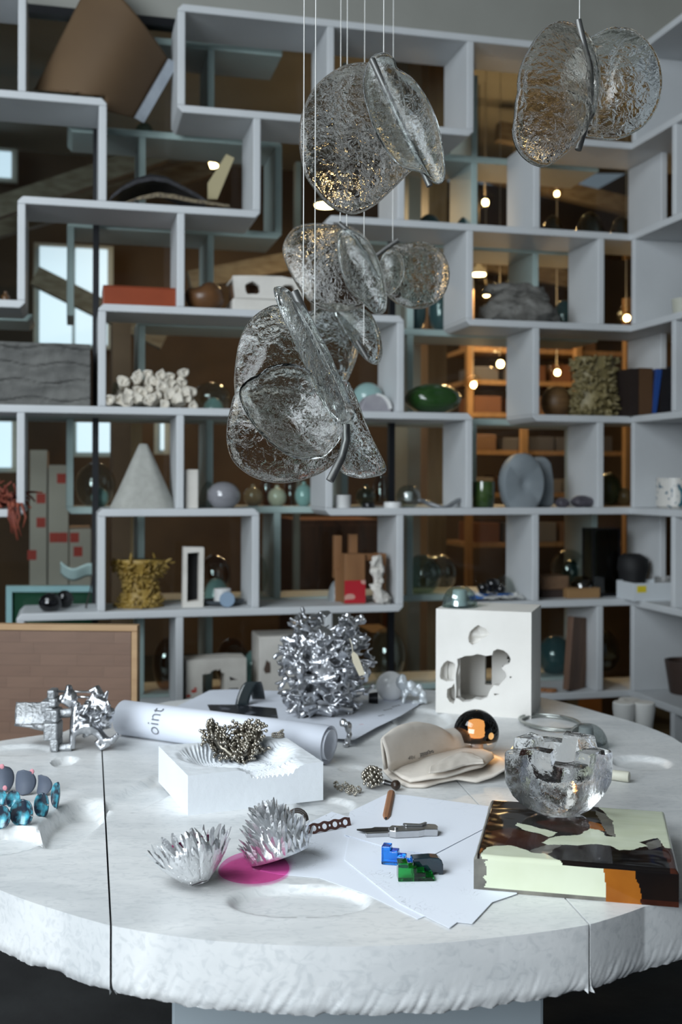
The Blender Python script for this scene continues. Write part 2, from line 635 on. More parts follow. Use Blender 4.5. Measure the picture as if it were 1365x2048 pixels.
def slab(parent, path):
    """path: list of ('cut', p) points and ('arc', a0, a1) runs, counter-clockwise"""
    pts, outer = [], []
    for it in path:
        if it[0] == 'cut':
            a, b = it[1], it[2]
            n = max(2, int((b - a).length / 0.02))
            for i in range(n):
                pts.append(a.lerp(b, i / n))
                outer.append(False)
        else:
            a0, a1 = it[1], it[2]
            n = int(abs(a1 - a0) * 0.93 / (0.0026 if it[3] else 0.03))
            for i in range(n):
                a = a0 + (a1 - a0) * i / n
                r = rim(a)
                pts.append(TC + Vector((math.cos(a), math.sin(a))) * r)
                outer.append(True)
    n = len(pts)
    inner = []
    xs = [p.x for p in pts]
    ys = [p.y for p in pts]
    st = 0.0068
    cen = sum(pts, Vector((0, 0))) / n

    def inside(x, y):
        c = False
        j = n - 1
        for i in range(0, n):
            if (pts[i].y > y) != (pts[j].y > y) and x < (pts[j].x - pts[i].x) * (y - pts[i].y) / (pts[j].y - pts[i].y) + pts[i].x:
                c = not c
            j = i
        return c
    y = min(ys) + st
    row = 0
    while y < max(ys):
        x = min(xs) + st * (0.5 if row % 2 else 0)
        # row crossings, computed once
        cr = []
        j = n - 1
        for i in range(n):
            if (pts[i].y > y) != (pts[j].y > y):
                cr.append((pts[j].x - pts[i].x) * (y - pts[i].y) / (pts[j].y - pts[i].y) + pts[i].x)
            j = i
        cr.sort()
        for k in range(0, len(cr) - 1, 2):
            xx = x + math.ceil((cr[k] + 0.006 - x) / st) * st
            while xx < cr[k + 1] - 0.006:
                if -1.1 * y < xx * 2.4 < 1.1 * y or True:
                    inner.append(Vector((xx, y)))
                xx += st
        y += st
        row += 1
    allp = pts + inner
    vs, es, fs, _, _, _ = delaunay_2d_cdt(allp, [(i, (i + 1) % n) for i in range(n)], [], 1, 1e-5)
    mb = MB()
    mb.v = [(p.x, p.y, TZ + hollow(p.x, p.y)) for p in vs]
    mb.f = [tuple(f) for f in fs]
    # sides
    K = 26
    base = len(mb.v)
    s = 0.0
    arcs = []
    for i in range(n):
        arcs.append(s)
        s += (pts[(i + 1) % n] - pts[i]).length
    for k in range(1, K + 1):
        t = k / K
        for i in range(n):
            p = pts[i]
            nrm = (p - TC).normalized()
            tang = (pts[(i + 1) % n] - pts[i - 1]).normalized()
            inw = Vector((-tang.y, tang.x))
            z = -THK * t
            off = 0.0
            if outer[i]:
                q = arcs[i] + 0.55 * (-z)
                low = max(0.0, (t - 0.42) / 0.58)
                low = low * low * (3 - 2 * low)
                g1_ = abs(noise.noise(Vector((q * 70, 1.3 + z * 9, p.x * 2))))
                g2_ = abs(noise.noise(Vector((q * 150, z * 16, 7.1))))
                fl = 0.9 - 3.0 * min(0.3, g1_) - 2.0 * min(0.3, g2_)
                rough = noise.noise(Vector((q * 30, z * 30, 2.2)))
                big = noise.noise(Vector((arcs[i] * 9, 3.0, 5.5)))
                low *= 0.55 + 0.6 * (big + 0.5)
                off = low * (0.0008 + 0.0024 * max(-0.3, fl) + 0.0009 * rough) + 0.007 * (max(0, t - 0.80) / 0.20) ** 2 * (0.7 + 0.8 * abs(rough))
                if t > 0.84:
                    z += 0.005 * (noise.noise(Vector((q * 14, 9.0, 1.0))) + 0.7 * noise.noise(Vector((q * 55, 4.0, 1.0))) + 0.3) * (t - 0.84) / 0.16
            if k == 1:
                off += 0.0
            p2 = p + inw * off
            mb.v.append((p2.x, p2.y, TZ + z))
    for k in range(K):
        for i in range(n):
            i2 = (i + 1) % n
            a = i if k == 0 else base + (k - 1) * n + i
            b = i2 if k == 0 else base + (k - 1) * n + i2
            mb.f.append((a, base + k * n + i, base + k * n + i2, b))
    _, _, bf, _, _, _ = delaunay_2d_cdt(pts, [(i, (i + 1) % n) for i in range(n)], [], 1, 1e-6)
    mb.f += [tuple(base + (K - 1) * n + i for i in reversed(f)) for f in bf if max(f) < n]
    return mb.build('slab', MARBLE, parent, smooth=50)


table = thing('marble_table', 'round white marble table of thick wedge slabs with rough chiselled rim', 'table', (TC.x, TC.y, 0))
tinv = Matrix.Translation((-TC.x, -TC.y, 0))


def seg(p, q, off):
    """shift a cut line sideways to leave an open joint"""
    d = (q - p).normalized()
    return Vector((-d.y, d.x)) * off


def on_rim(u, v):
    a = ang(xy(u, v))
    return a, TC + Vector((math.cos(a), math.sin(a))) * rim(a)


aA, pA = on_rim(222, 1851)
far = xy(222, 1440)
aA2 = ang(far)
pA2 = TC + Vector((math.cos(aA2), math.sin(aA2))) * rim(aA2)
aB, pB = on_rim(1180, 1849)
J = xy(868, 1512)
aC, pC = on_rim(1342, 1473)
aD = ang(xy(700, 1372))
pD = TC + Vector((math.cos(aD), math.sin(aD))) * rim(aD)
G = 0.0015
o = seg(pA, pA2, G)
slabs = []
slabs.append(slab(table, [('arc', aA2, aA + 2 * PI - 0.003, False), ('cut', pA + o, pA2 + o)]) if False else None)
# left wedge: fine rim only where it shows
aL = -2.75
slabs[0] = slab(table, [('arc', aA2 + 0.004, 2 * PI + aL, False), ('arc', aL, aA - 0.002, True), ('cut', pA + o, pA2 + o)])
oB = seg(pB, J, G)
oC = seg(J, pC, G)
oD = seg(J, pD, G)
slab(table, [('arc', aA + 0.002, aB - 0.002, True), ('cut', pB + oB, J + oB), ('cut', J + oB, pD + oD * 1), ('arc', aD + 0.003, aA2 - 0.003, False), ('cut', pA2 - o, pA - o)])
slab(table, [('arc', aB + 0.002, 0.1, True), ('arc', 0.1, aC - 0.003, False), ('cut', pC - oC, J - oC), ('cut', J - oB, pB - oB)])
slab(table, [('arc', aC + 0.003, aD - 0.003, False), ('cut', pD - oD, J - oD), ('cut', J + oC, pC + oC)])
ped_m = mat('blue-grey lacquered pedestal', (0.34, 0.39, 0.42), 0.5, scale=3)
pl = P(343, 2030, 1.86)
pr = P(1089, 2030, 1.86)
MB().box(pl.x, pr.x, 1.86, 2.9, 0.0, TZ - THK - 0.004).build('pedestal', ped_m, table, bevel=0.006)
for ch in table.children:
    ch.matrix_local = tinv @ ch.matrix_local

# ================================================================== workshop seen through the glass
umber = mat('dark umber workshop wall', (0.10, 0.062, 0.036), 0.85, col2=(0.055, 0.034, 0.022), scale=1.2)
warmwood = mat('warm pine', (0.36, 0.22, 0.115), 0.6, col2=(0.28, 0.165, 0.08), scale=5, stretch=(8, 8, 0.6))
darkwood = mat('dark stained wood', (0.13, 0.055, 0.03), 0.6, col2=(0.08, 0.035, 0.02), scale=5, stretch=(6, 6, 0.6))
greypaint = mat('grey painted column', (0.36, 0.36, 0.33), 0.7, scale=4)
struct(MB().box(-2.6, 5.2, 4.4, 4.5, 0, 3.9, WM).build('wall_rear', umber))
struct(MB().box(-2.7, -2.6, GD, 4.5, 0, 3.9, WM).build('wall_left', umber))
struct(MB().box(-2.6, -1.6, GD, GD + 0.1, 0, 3.9, WM).build('wall_front', plaster_wall))
struct(MB().box(SC + RD + 1.6, SC + RD + 1.7, -3.2, 4.5, 0, 3.9, WM).build('wall_side', umber))


def wbox(u0, u1, v0, v1, d, dep, name, m, parent=None, z0=None, z1=None, bevel=0.0):
    a, zt = wl(u0, v0, d)
    b, zb_ = wl(u1, v1, d)
    zt = z1 if z1 is not None else zt
    zb_ = z0 if z0 is not None else zb_
    return MB().box(a, b, d, d + dep, zb_, zt, WM).build(name, m, parent, bevel=bevel)


struct(wbox(818, 856, 300, 1100, 1.25, 0.25, 'column', greypaint, z0=0, z1=3.9), 'square grey painted column beyond the glass', None)
tag(wbox(858, 893, 300, 1100, 1.0, 0.12, 'timber_post', warmwood, z0=0, z1=3.88), 'upright pine post beside the grey column beyond the glass', 'post')
tag(wbox(225, 262, 640, 760, 1.5, 0.3, 'tall_board', mat('brown hardboard', (0.22, 0.12, 0.07), 0.7), z0=0), 'tall brown board standing beyond the glass above the barnacle cluster', 'board')
tag(wbox(262, 285, 842, 900, 1.2, 0.03, 'plank', warmwood, z0=0), 'upright pale pine plank beyond the glass above the grey cone', 'plank')
struct(wbox(590, 600, 1040, 1180, 1.1, 0.06, 'beam', greypaint, z0=0, z1=3.0))
# roof timbers
beam_m = mat('weathered roof timber', (0.20, 0.17, 0.13), 0.8, col2=(0.13, 0.10, 0.07), scale=6, stretch=(1, 6, 6))
for i, (ua, va, ub, vb, d) in enumerate([(-40, 425, 330, 300, 2.4), (-60, 470, 420, 330, 3.0), (60, 215, 320, 60, 2.6), (930, 330, 1300, 420, 2.8), (1000, 260, 1380, 330, 2.4), (70, 550, 330, 680, 2.6),
                                          (380, 560, 640, 510, 2.8), (860, 500, 1150, 560, 3.0)]):
    a, za = wl(ua, va, d)
    b, zb_ = wl(ub, vb, d)
    dv = Vector((b - a, 0, zb_ - za))
    M = WM @ Matrix.Translation((a, d, za)) @ Matrix.Rotation(-math.atan2(dv.z, dv.x), 4, 'Y')
    struct(MB().box(0, dv.length, 0, 0.08, -0.06, 0.06, M).build('beam', beam_m))
# daylit windows of the workshop
sky_m = emission('daylit window pane', (0.70, 0.84, 1.0), 0.8)
wn = 3
for (u0, u1, v0, v1, d, cuts) in [(76, 218, 492, 690, 3.9, 2), (-30, 26, 300, 355, 3.9, 1), (-30, 27, 843, 935, 3.0, 1), (150, 236, 836, 905, 3.2, 2), (318, 332, 836, 900, 3.4, 1)]:
    a, zt = wl(u0, v0, d)
    b, zb_ = wl(u1, v1, d)
    fr = struct(MB().box(a - 0.03, b + 0.03, d + 0.02, d + 0.06, zb_ - 0.03, zt + 0.03, WM).build('window_%d' % wn, greypaint))
    for k in range(cuts):
        x0, x1 = a + (b - a) * k / cuts, a + (b - a) * (k + 1) / cuts
        MB().box(x0 + 0.012, x1 - 0.012, d, d + 0.02, zb_, zt, WM).build('pane', sky_m, fr)
    wn += 1
# cartons with red stickers
carton_m = mat('pale grey carton', (0.58, 0.47, 0.41), 0.8, scale=3)
red_m = mat('red paper sticker', (0.55, 0.05, 0.03), 0.6, scale=10)
for lab, u0, u1, v0, st in [('narrow pale carton with three red stickers, leftmost beyond the glass', 60, 94, 900, [(82, 997), (82, 1045), (64, 1110)]),
                            ('tall pale carton with a row of red stickers beyond the glass', 97, 137, 930, [(123, 957), (108, 1075), (126, 1075)]),
                            ('low pale carton with two red stickers beside the black mullion', 139, 182, 1058, [(149, 1075), (156, 1103)])]:
    d = 1.45
    s0, z1 = wl(u0, v0, d)
    s1, _ = wl(u1, v0, d)
    c = thing('carton', lab, 'box', M=WM @ Matrix.Translation(((s0 + s1) / 2, d, 0)), group='cartons beyond the glass')
    MB().box(-(s1 - s0) / 2, (s1 - s0) / 2, 0, 0.4, 0.3, z1).build('body', carton_m, c)
    MB().box(-(s1 - s0) / 2 + 0.01, (s1 - s0) / 2 - 0.01, 0.01, 0.39, 0.0, 0.3).build('base', carton_m, c)
    for u, v in st:
        s, z = wl(u, v, d)
        x = s - (s0 + s1) / 2
        MB().box(x - 0.022, x + 0.022, -0.002, 0.0, z - 0.025, z + 0.025).build('sticker', red_m, c)
# dark cabinet and rack
cab = thing('cabinet', 'dark red-brown wooden cabinet beyond the glass behind the wooden frame', 'cabinet', M=WM)
a, zt = wl(592, 1040, 1.7)
b, _ = wl(760, 1040, 1.7)
MB().box(a, b, 1.7, 2.2, 0, zt).build('body', darkwood, cab)
for k in range(2):
    x0 = a + (b - a) * k / 2
    MB().box(x0 + 0.01, x0 + (b - a) / 2 - 0.01, 1.68, 1.7, 0.05, zt - 0.03).build('door', darkwood, cab)
tag(wbox(806, 905, 1190, 1420, 1.6, 0.4, 'crate', mat('rust brown crate', (0.17, 0.065, 0.035), 0.7), z0=0), 'rust brown crate beyond the glass left of the plaster cube', 'crate')
tag(wbox(1080, 1135, 1215, 1330, 1.2, 0.3, 'crate', mat('tan crate', (0.20, 0.10, 0.045), 0.7), z0=0), 'tan crate beyond the glass behind the leaning plank', 'crate')
tag(wbox(1205, 1262, 1205, 1420, 1.4, 0.3, 'crate', mat('ochre crate', (0.26, 0.12, 0.04), 0.7), z0=0), 'ochre crate beyond the glass in the corner bay', 'crate')
rack = thing('storage_rack', 'pine storage rack loaded with boxes beyond the glass', 'rack', M=WM)
rd = 2.3
a, _ = wl(936, 800, rd)
b, _ = wl(1250, 800, rd)
for x in (a, a + (b - a) * 0.34, a + (b - a) * 0.68, b):
    MB().box(x - 0.02, x + 0.02, rd - 0.05, rd - 0.001, 0, 2.6).build('post', warmwood, rack)
rb = random.Random(3)
bx = [mat('slate storage box', (0.10, 0.10, 0.12), 0.7), mat('brown storage box', (0.19, 0.11, 0.07), 0.7), mat('grey storage box', (0.22, 0.20, 0.19), 0.7), mat('rust storage box', (0.17, 0.075, 0.045), 0.7)]
spots = []
for v in (700, 765, 830, 905, 990, 1090):
    z = wl(1000, v, rd)[1]
    MB().box(a, b, rd, rd + 0.4, z - 0.015, z + 0.015).build('shelf', warmwood, rack)
    spots.append(z + 0.015)
k = 0
words = ['top', 'second', 'third', 'fourth', 'fifth', 'lowest']
ordn = ['first', 'second', 'third', 'fourth', 'fifth', 'sixth', 'seventh', 'eighth', 'ninth']
for zi, z in enumerate(spots):
    x = a + 0.05
    j = 0
    while x < b - 0.25:
        w = rb.uniform(0.10, 0.19)
        ci = rb.randrange(4)
        hh = rb.uniform(0.08, 0.115) if zi < 5 else 0.13
        cname = ['slate', 'brown', 'grey', 'rust'][ci]
        o = MB().box(x, x + w, rd + 0.01, rd + 0.3, z + 0.001, z + hh, WM).build('storage_box', bx[ci], bevel=0.004)
        tag(o, '%s storage box, %s from the post on the %s shelf of the pine rack' % (cname, ordn[j], words[zi]), 'box', 'boxes on the pine rack')
        x += w + rb.uniform(0.015, 0.05)
        j += 1
# glowing glass pendants in the workshop
bulb_m = emission('glowing lamp core', (1.0, 0.66, 0.30), 26)
shell_m = thin_glass('clear lamp glass', (0.97, 0.92, 0.84), 1.5, 0.04)
cord_m = mat('pale flex', (0.5, 0.48, 0.45), 0.6)


def glow_lamp(u, v, d, r, label, power):
    d, r = d + 0.75, r * 1.15
    s, z = wl(u, v, d)
    t = thing('pendant_lamp', label, 'lamp', M=WM @ Matrix.Translation((s, d, z)), group='glowing pendants beyond the glass')
    mb = MB().ball((0, 0, 0.02), r, 12, sc=(1, 0.7, 0.9))
    displace(mb, r * 0.25, 9, seed=u)
    mb.build('glass_shade', shell_m, t, smooth=True)
    MB().ball((0.005, 0, 0.0), r * 0.34, 8).build('bulb', bulb_m, t, smooth=True)
    MB().tube([(0, 0, r * 0.7), (0, 0, 3.9 - z)], 0.002, 5).build('cord', cord_m, t)
    l = bpy.data.lights.new('lamp_glow', 'POINT')
    l.energy = power * 0.45
    l.color = (1.0, 0.60, 0.28)
    l.shadow_soft_size = r * 0.5
    lo = bpy.data.objects.new('lamp_glow', l)
    COL.objects.link(lo)
    lo.parent = t
    lo.location = (0, -r * 1.6, -0.02)


for a in [(970, 405, 1.4, 0.055, 'glowing glass pendant nearest the wooden post, upper row beyond the glass', 10),
          (1113, 388, 1.7, 0.045, 'small glowing glass pendant in the upper row above the olive domes', 10),
          (1000, 728, 1.1, 0.06, 'glowing glass pendant close to the box edge above the frosted disc', 6),
          (946, 770, 1.3, 0.05, 'glowing glass pendant hanging above the green vessel bay', 7),
          (1114, 745, 1.2, 0.05, 'round glowing pendant above the brown sphere beyond the glass', 6),
          (972, 586, 1.2, 0.065, 'amber glowing pendant left of the grey rock beyond the glass', 5),
          (1028, 568, 1.5, 0.05, 'glowing pendant peeping over the top of the grey rock', 5),
          (1253, 636, 0.85, 0.05, 'glowing pendant low in the narrow corner bay', 4)]:
    glow_lamp(*a)


def disc_lamp(u, v, d, r, label, power):
    s, z = wl(u, v, d)
    t = thing('ceiling_lamp', label, 'lamp', M=WM @ Matrix.Translation((s, d, z)))
    MB().lathe([(r * 0.25, 0.10), (r * 0.3, 0.06), (r, 0.015), (r, 0.0)], 20).build('lamp_shade', greypaint, t, smooth=40)
    MB().lathe([(r * 0.9, 0.0), (r * 0.9, -0.008)], 20).build('diffuser', bulb_m, t)
    MB().tube([(0, 0, 0.1), (0, 0, 3.9 - z)], 0.004, 5).build('cord', black_metal, t)
    l = bpy.data.lights.new('lamp_glow', 'AREA')
    l.shape = 'DISK'
    l.size = r * 1.8
    l.energy = power * 0.6
    l.color = (1.0, 0.64, 0.34)
    lo = bpy.data.objects.new('lamp_glow', l)
    COL.objects.link(lo)
    lo.parent = t
    lo.location = (0, 0, -0.012)


disc_lamp(652, 410, 2.0, 0.07, 'bright disc lamp beyond the glass left of the large hanging discs', 30)
disc_lamp(958, 548, 2.2, 0.05, 'small bright disc lamp beyond the glass above the grey rock', 22)
disc_lamp(420, 330, 3.2, 0.06, 'disc lamp beyond the glass above the black arched shell', 16)

# ================================================================== things on the shelves
def on_shelf(name, label, cat, u0, u1, row, d, group=None, right=False):
    z = rowz(row) + PT / 2
    v = CV - (z - CAMZ) / 4.6 * FPX
    s0, s1 = wl(u0, v, d)[0], wl(u1, v, d)[0]
    t = thing(name, label, cat, M=WM @ Matrix.Translation(((s0 + s1) / 2, d, z)), group=group)
    t['s_mid'] = (s0 + s1) / 2
    return t, s1 - s0, z


def top_z(u, v, d, z):
    return wl(u, v, d)[1] - z


def clean(t):
    if 's_mid' in t:
        del t['s_mid']


def inpoly(p, poly):
    c = False
    j = len(poly) - 1
    for i in range(len(poly)):
        if (poly[i][1] > p[1]) != (poly[j][1] > p[1]) and p[0] < (poly[j][0] - poly[i][0]) * (p[1] - poly[i][1]) / (poly[j][1] - poly[i][1]) + poly[i][0]:
            c = not c
        j = i
    return c


def holed(outer, holes, y0, y1, mb=None, axis='y'):
    """plate with through holes: outer and hole loops in (x, z), thickness along y"""
    mb = mb or MB()
    loops = [outer] + holes
    pts, es = [], []
    for L in loops:
        o = len(pts)
        pts += [Vector(p) for p in L]
        es += [(o + i, o + (i + 1) % len(L)) for i in range(len(L))]
    vs, _, fs, _, _, _ = delaunay_2d_cdt(pts, es, [], 1, 1e-7)
    keep = []
    for f in fs:
        c = sum((vs[i] for i in f), Vector((0, 0))) / len(f)
        if inpoly(c, outer) and not any(inpoly(c, H) for H in holes):
            keep.append(f)
    mk = (lambda p, a: (p.x, a, p.y)) if axis == 'y' else (lambda p, a: (p.x, p.y, a))
    n = len(vs)
    V = [mk(p, y0) for p in vs] + [mk(p, y1) for p in vs]
    F = [tuple(f) for f in keep] + [tuple(i + n for i in reversed(f)) for f in keep]
    cnt = {}
    for f in keep:
        for i in range(len(f)):
            e = (f[i], f[(i + 1) % len(f)])
            k = (min(e), max(e))
            cnt.setdefault(k, []).append(e)
    for k, e in cnt.items():
        if len(e) == 1:
            a, b = e[0]
            F.append((b, a, a + n, b + n))
    return mb.add(V, F)


def ragged(cx, cz, rx, rz, n=18, j=0.18, seed=1):
    r = random.Random(seed)
    return [(cx + rx * math.cos(2 * PI * i / n) * (1 + r.uniform(-j, j)), cz + rz * math.sin(2 * PI * i / n) * (1 + r.uniform(-j, j))) for i in range(n)]


def lump(w, dp, hgt, amp, sc, seed, n=22):
    mb = MB().ball((0, 0, 0), 1, n, sc=(w / 2, dp / 2, hgt / 2))
    displace(mb, amp, sc, seed=seed)
    zmin = min(p[2] for p in mb.v)
    fl = zmin + hgt * 0.06
    mb.v = [(x, y, max(z, fl) - fl) for x, y, z in mb.v]
    return mb


def dome_profile(r, hgt, n=10, k=1.0):
    return [(r * 0.35, 0)] + [(max(1e-4, r * math.cos(a) ** k), hgt * math.sin(a)) for a in [PI / 2 * i / n for i in range(n)]] + [(1e-4, hgt)]


def globe_profile(r, hgt, n=14, neck=0.0):
    """blown globe standing on a small flat foot"""
    out = []
    a0 = -PI / 2 + 0.45
    a1 = PI / 2 - (0.25 if neck else 0.0)
    for i in range(n + 1):
        a = a0 + (a1 - a0) * i / n
        out.append((max(1e-4, r * math.cos(a)), (math.sin(a) - math.sin(a0)) / (1 - math.sin(a0)) * hgt))
    if neck:
        rr, zz = out[-1]
        out.append((rr * 0.8, zz + neck))
    return out


plaster = mat('white plaster', (0.72, 0.69, 0.64), 0.85, col2=(0.62, 0.59, 0.54), scale=9, bump=0.15, bscale=60)
white_paint = mat('white ceramic', (0.75, 0.75, 0.74), 0.5, scale=6)
t_clear = thin_glass('clear blown glass', (0.76, 0.79, 0.77), 1.8, 0.06)
t_teal = thin_glass('teal blown glass', (0.46, 0.60, 0.58), 1.8, 0.07)
t_dteal = thin_glass('dark teal blown glass', (0.10, 0.19, 0.20), 1.5, 0.04)
t_olive = thin_glass('olive blown glass', (0.46, 0.38, 0.20), 1.8, 0.06)
t_amber = thin_glass('amber blown glass', (0.60, 0.44, 0.28), 1.8, 0.06)
p_teal = mat('opal teal glass', (0.30, 0.45, 0.43), 0.15, col2=(0.24, 0.38, 0.37), scale=3, coat=0.5)
p_dteal = mat('opal dark teal glass', (0.035, 0.075, 0.085), 0.12, scale=3, coat=0.6)
p_cream = mat('opal cream glass', (0.55, 0.50, 0.38), 0.2, scale=3, coat=0.4)
p_amber = mat('opal amber glass', (0.32, 0.19, 0.10), 0.2, scale=3, coat=0.4)

# --- curled kraft sheet, top left bay
kraft = mat('brown kraft board', (0.125, 0.075, 0.036), 0.75, col2=(0.105, 0.062, 0.030), scale=3, bump=0.03, bscale=80)
silver_tape = mat('silver foil tape', (0.55, 0.60, 0.66), 0.35, 0.6, col2=(0.42, 0.46, 0.52), scale=14)


def kp(u, v, d):
    s, z = wl(u, v, d)
    return Vector((s, d, z))


def sheet_pt(q, t):
    tl, tr = Vector((192, -60)), Vector((336, 118))
    top = tl.lerp(tr, q)
    top.x += 8 * math.sin(PI * q)
    bot = Vector((66, 187)).lerp(Vector((268, 236)), q)
    p = top.lerp(bot, t)
    if p.x < 211:                              # rests on the shelf board
        p.y = min(p.y, 180 + (p.x - 72) * 11 / 135)
    d = 0.215 - 0.17 * math.sin(PI * (0.12 + 0.8 * q)) + 0.03 * q
    return kp(p.x, p.y, d)


kr = thing('kraft_sheet', 'large curled brown kraft sheet with silver taped edge in the top bay', 'sheet', M=WM)
o = MB().grid(lambda a, b: sheet_pt(a, b), 44, 40).build('sheet', kraft, kr, smooth=True, fix=False)
o.modifiers.new('thick', 'SOLIDIFY').thickness = 0.004


def tape_pt(q, t):
    e = Vector((336, 118)).lerp(Vector((268, 236)), t)
    p = e + Vector((18, 10)) * (q - 0.02)
    return kp(p.x, p.y, 0.183 + 0.02 * q)


o = MB().grid(tape_pt, 3, 8).build('taped_edge', silver_tape, kr, fix=False)
o.modifiers.new('thick', 'SOLIDIFY').thickness = 0.012

# --- black arched shell, tan arched shell, beige stick (second bay)
blk = mat('black woven shell', (0.022, 0.022, 0.028), 0.55, col2=(0.008, 0.008, 0.01), scale=70, lo=0.42, hi=0.52, bump=0.4, bscale=80, stretch=(1, 1, 3))
tan = mat('tan woven shell', (0.20, 0.16, 0.10), 0.7, col2=(0.07, 0.055, 0.04), scale=60, stretch=(1, 0.3, 2), lo=0.4, hi=0.55)


def arch(name, lab, pts, thick, d0, d1, m):
    q = [wl(u, v, d0) for u, v in pts]
    s0 = sum(p[0] for p in q) / len(q)
    zb_ = rowz(2) + PT / 2
    top = [(p[0] - s0, max(0.001, p[1] - zb_)) for p in q]
    low = [(x * 0.97, max(0.0, z - thick)) for x, z in top]
    t = thing(name, lab, 'shell', M=WM @ Matrix.Translation((s0, 0, zb_)))
    n = len(top)
    mb = MB()
    K = 7
    V, F = [], []
    for k in range(K):
        y = d0 + (d1 - d0) * k / (K - 1)
        sh = 1 - 0.25 * (abs(k - (K - 1) / 2) / ((K - 1) / 2)) ** 2
        V += [(x, y, z * sh) for x, z in top] + [(x, y, max(0.0, z - thick) * sh) for x, z in top]
    for k in range(K - 1):
        for i in range(n - 1):
            a = k * 2 * n + i
            F.append((a, a + 1, a + 1 + 2 * n, a + 2 * n))
            a += n
            F.append((a + 1, a, a + 2 * n, a + 1 + 2 * n))
    for k in (0, K - 1):
        for i in range(n - 1):
            a = k * 2 * n + i
            F.append((a, a + n, a + n + 1, a + 1))
    for i in (0, n - 1):
        for k in range(K - 1):
            a = k * 2 * n + i
            F.append((a, a + 2 * n, a + 3 * n, a + n))
    mb.add(V, F)
    mb.build('shell', m, t, smooth=40)
    return t


arch('arched_shell', 'black woven arched shell lying in the upper left bay', [(216, 407), (224, 385), (245, 362), (275, 343), (305, 335), (335, 340), (365, 358), (395, 378), (414, 395)], 0.02, 0.01, 0.25, blk)
arch('arched_shell', 'low tan layered shell lying in front of the black arched shell', [(250, 409), (280, 392), (315, 384), (350, 388), (385, 397), (420, 402), (460, 409)], 0.01, -0.005 + 0.006, 0.005 + 0.003, tan)
stick_m = mat('beige plywood', (0.42, 0.36, 0.21), 0.7, scale=5)
t, w, z = on_shelf('plywood_strip', 'beige plywood strip leaning up beside the black arched shell', 'strip', 417, 470, 2, 0.14)
q = [wl(u, v, 0.14) for u, v in [(416, 398), (416, 366), (453, 308), (469, 316), (435, 398)]]
MB().prism([(p[0] - t['s_mid'], max(0, p[1] - z)) for p in q], 0, 0.012).build('strip', stick_m, t)

# --- row 3: orange box, brown gourd, plaster block
t, w, z = on_shelf('lacquered_box', 'long glossy rust-orange box beside the black mullion', 'box', 206, 352, 3, 0.05)
hh = top_z(280, 573, 0.05, z)
orange = mat('rust orange lacquer', (0.30, 0.065, 0.025), 0.25, col2=(0.24, 0.05, 0.02), scale=4)
MB().box(-w / 2, w / 2, 0, 0.18, 0, hh - 0.004).build('body', orange, t, bevel=0.003)
MB().box(-w / 2, w / 2, 0, 0.18, hh - 0.003, hh).build('lid', orange, t)
t, w, z = on_shelf('gourd', 'brown dented gourd-like vessel beside the white plaster block', 'vessel', 371, 448, 3, 0.10)
mb = lump(w, w * 0.9, top_z(400, 556, 0.1, z), 0.006, 9, 3)
mb.v = [(x, y, zz - 0.03 * math.exp(-((x + 0.03) / 0.03) ** 2 - ((y + 0.02) / 0.05) ** 2) * (zz > 0.07)) for x, y, zz in mb.v]
mb.build('body', mat('brown glazed clay', (0.15, 0.068, 0.025), 0.35, col2=(0.10, 0.045, 0.018), scale=12), t, smooth=True)
t, w, z = on_shelf('plaster_block', 'rough white plaster block with a ragged hole on the third shelf', 'block', 466, 604, 3, 0.06)
hh = top_z(530, 551, 0.06, z)
lo_ = hh * 0.36
holed([(-w / 2 + 0.01, lo_), (w / 2, lo_ + 0.002), (w / 2, hh - 0.012), (w * 0.2, hh), (-w * 0.2, hh - 0.002), (-w / 2, hh - 0.006)], [ragged(-w * 0.22, hh * 0.64, 0.035, 0.026, 12, 0.2, 4), ragged(w * 0.30, hh * 0.62, 0.028, 0.024, 12, 0.2, 5)], 0, 0.03).build('front', plaster, t)
MB().box(-w / 2, w / 2, -0.002, 0.20, 0, lo_ - 0.001).build('base', plaster, t, bevel=0.005)
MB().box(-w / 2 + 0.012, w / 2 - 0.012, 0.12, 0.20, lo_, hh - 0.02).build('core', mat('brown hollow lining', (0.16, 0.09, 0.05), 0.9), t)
MB().box(-w / 2, w / 2 - 0.004, 0.031, 0.2, hh - 0.018, hh - 0.008).build('top', plaster, t, bevel=0.004)

# --- row 4 left: concrete block
conc = mat('grey cast concrete', (0.155, 0.155, 0.145), 0.85, col2=(0.10, 0.10, 0.095), scale=7, bump=0.3, bscale=70)
t, w, z = on_shelf('concrete_block', 'heavy grey concrete block with wavy cast ridges', 'block', -120, 180, 4, 0.03)
hh = top_z(100, 686, 0.03, z)


def cblock(a, b):
    x = -w / 2 + w * a
    zz = hh * b
    line = 0.0
    for k, zc in enumerate((0.10, 0.38, 0.66, 0.93)):
        c = zc + 0.035 * math.sin(x * 26 + k * 1.5)
        line += math.exp(-((b - c) / 0.018) ** 2)
    y = 0.010 * line - 0.004 * math.sin(b * 22 + 1.2 * math.sin(x * 26)) + 0.004 * noise.noise(Vector((x * 30, zz * 30, 1)))
    return (x, y, zz)


mb = MB().grid(cblock, 90, 46)
n0 = len(mb.v)
mb.box(-w / 2, w / 2, 0.012, 0.22, 0, hh)
mb.build('body', conc, t, smooth=40, fix=True)
MB().box(w / 2 + 0.0005, w / 2 + 0.008, 0.06, 0.2, 0.02, hh * 0.78).build('side_plate', mat('rusty plate', (0.10, 0.07, 0.05), 0.8), t)

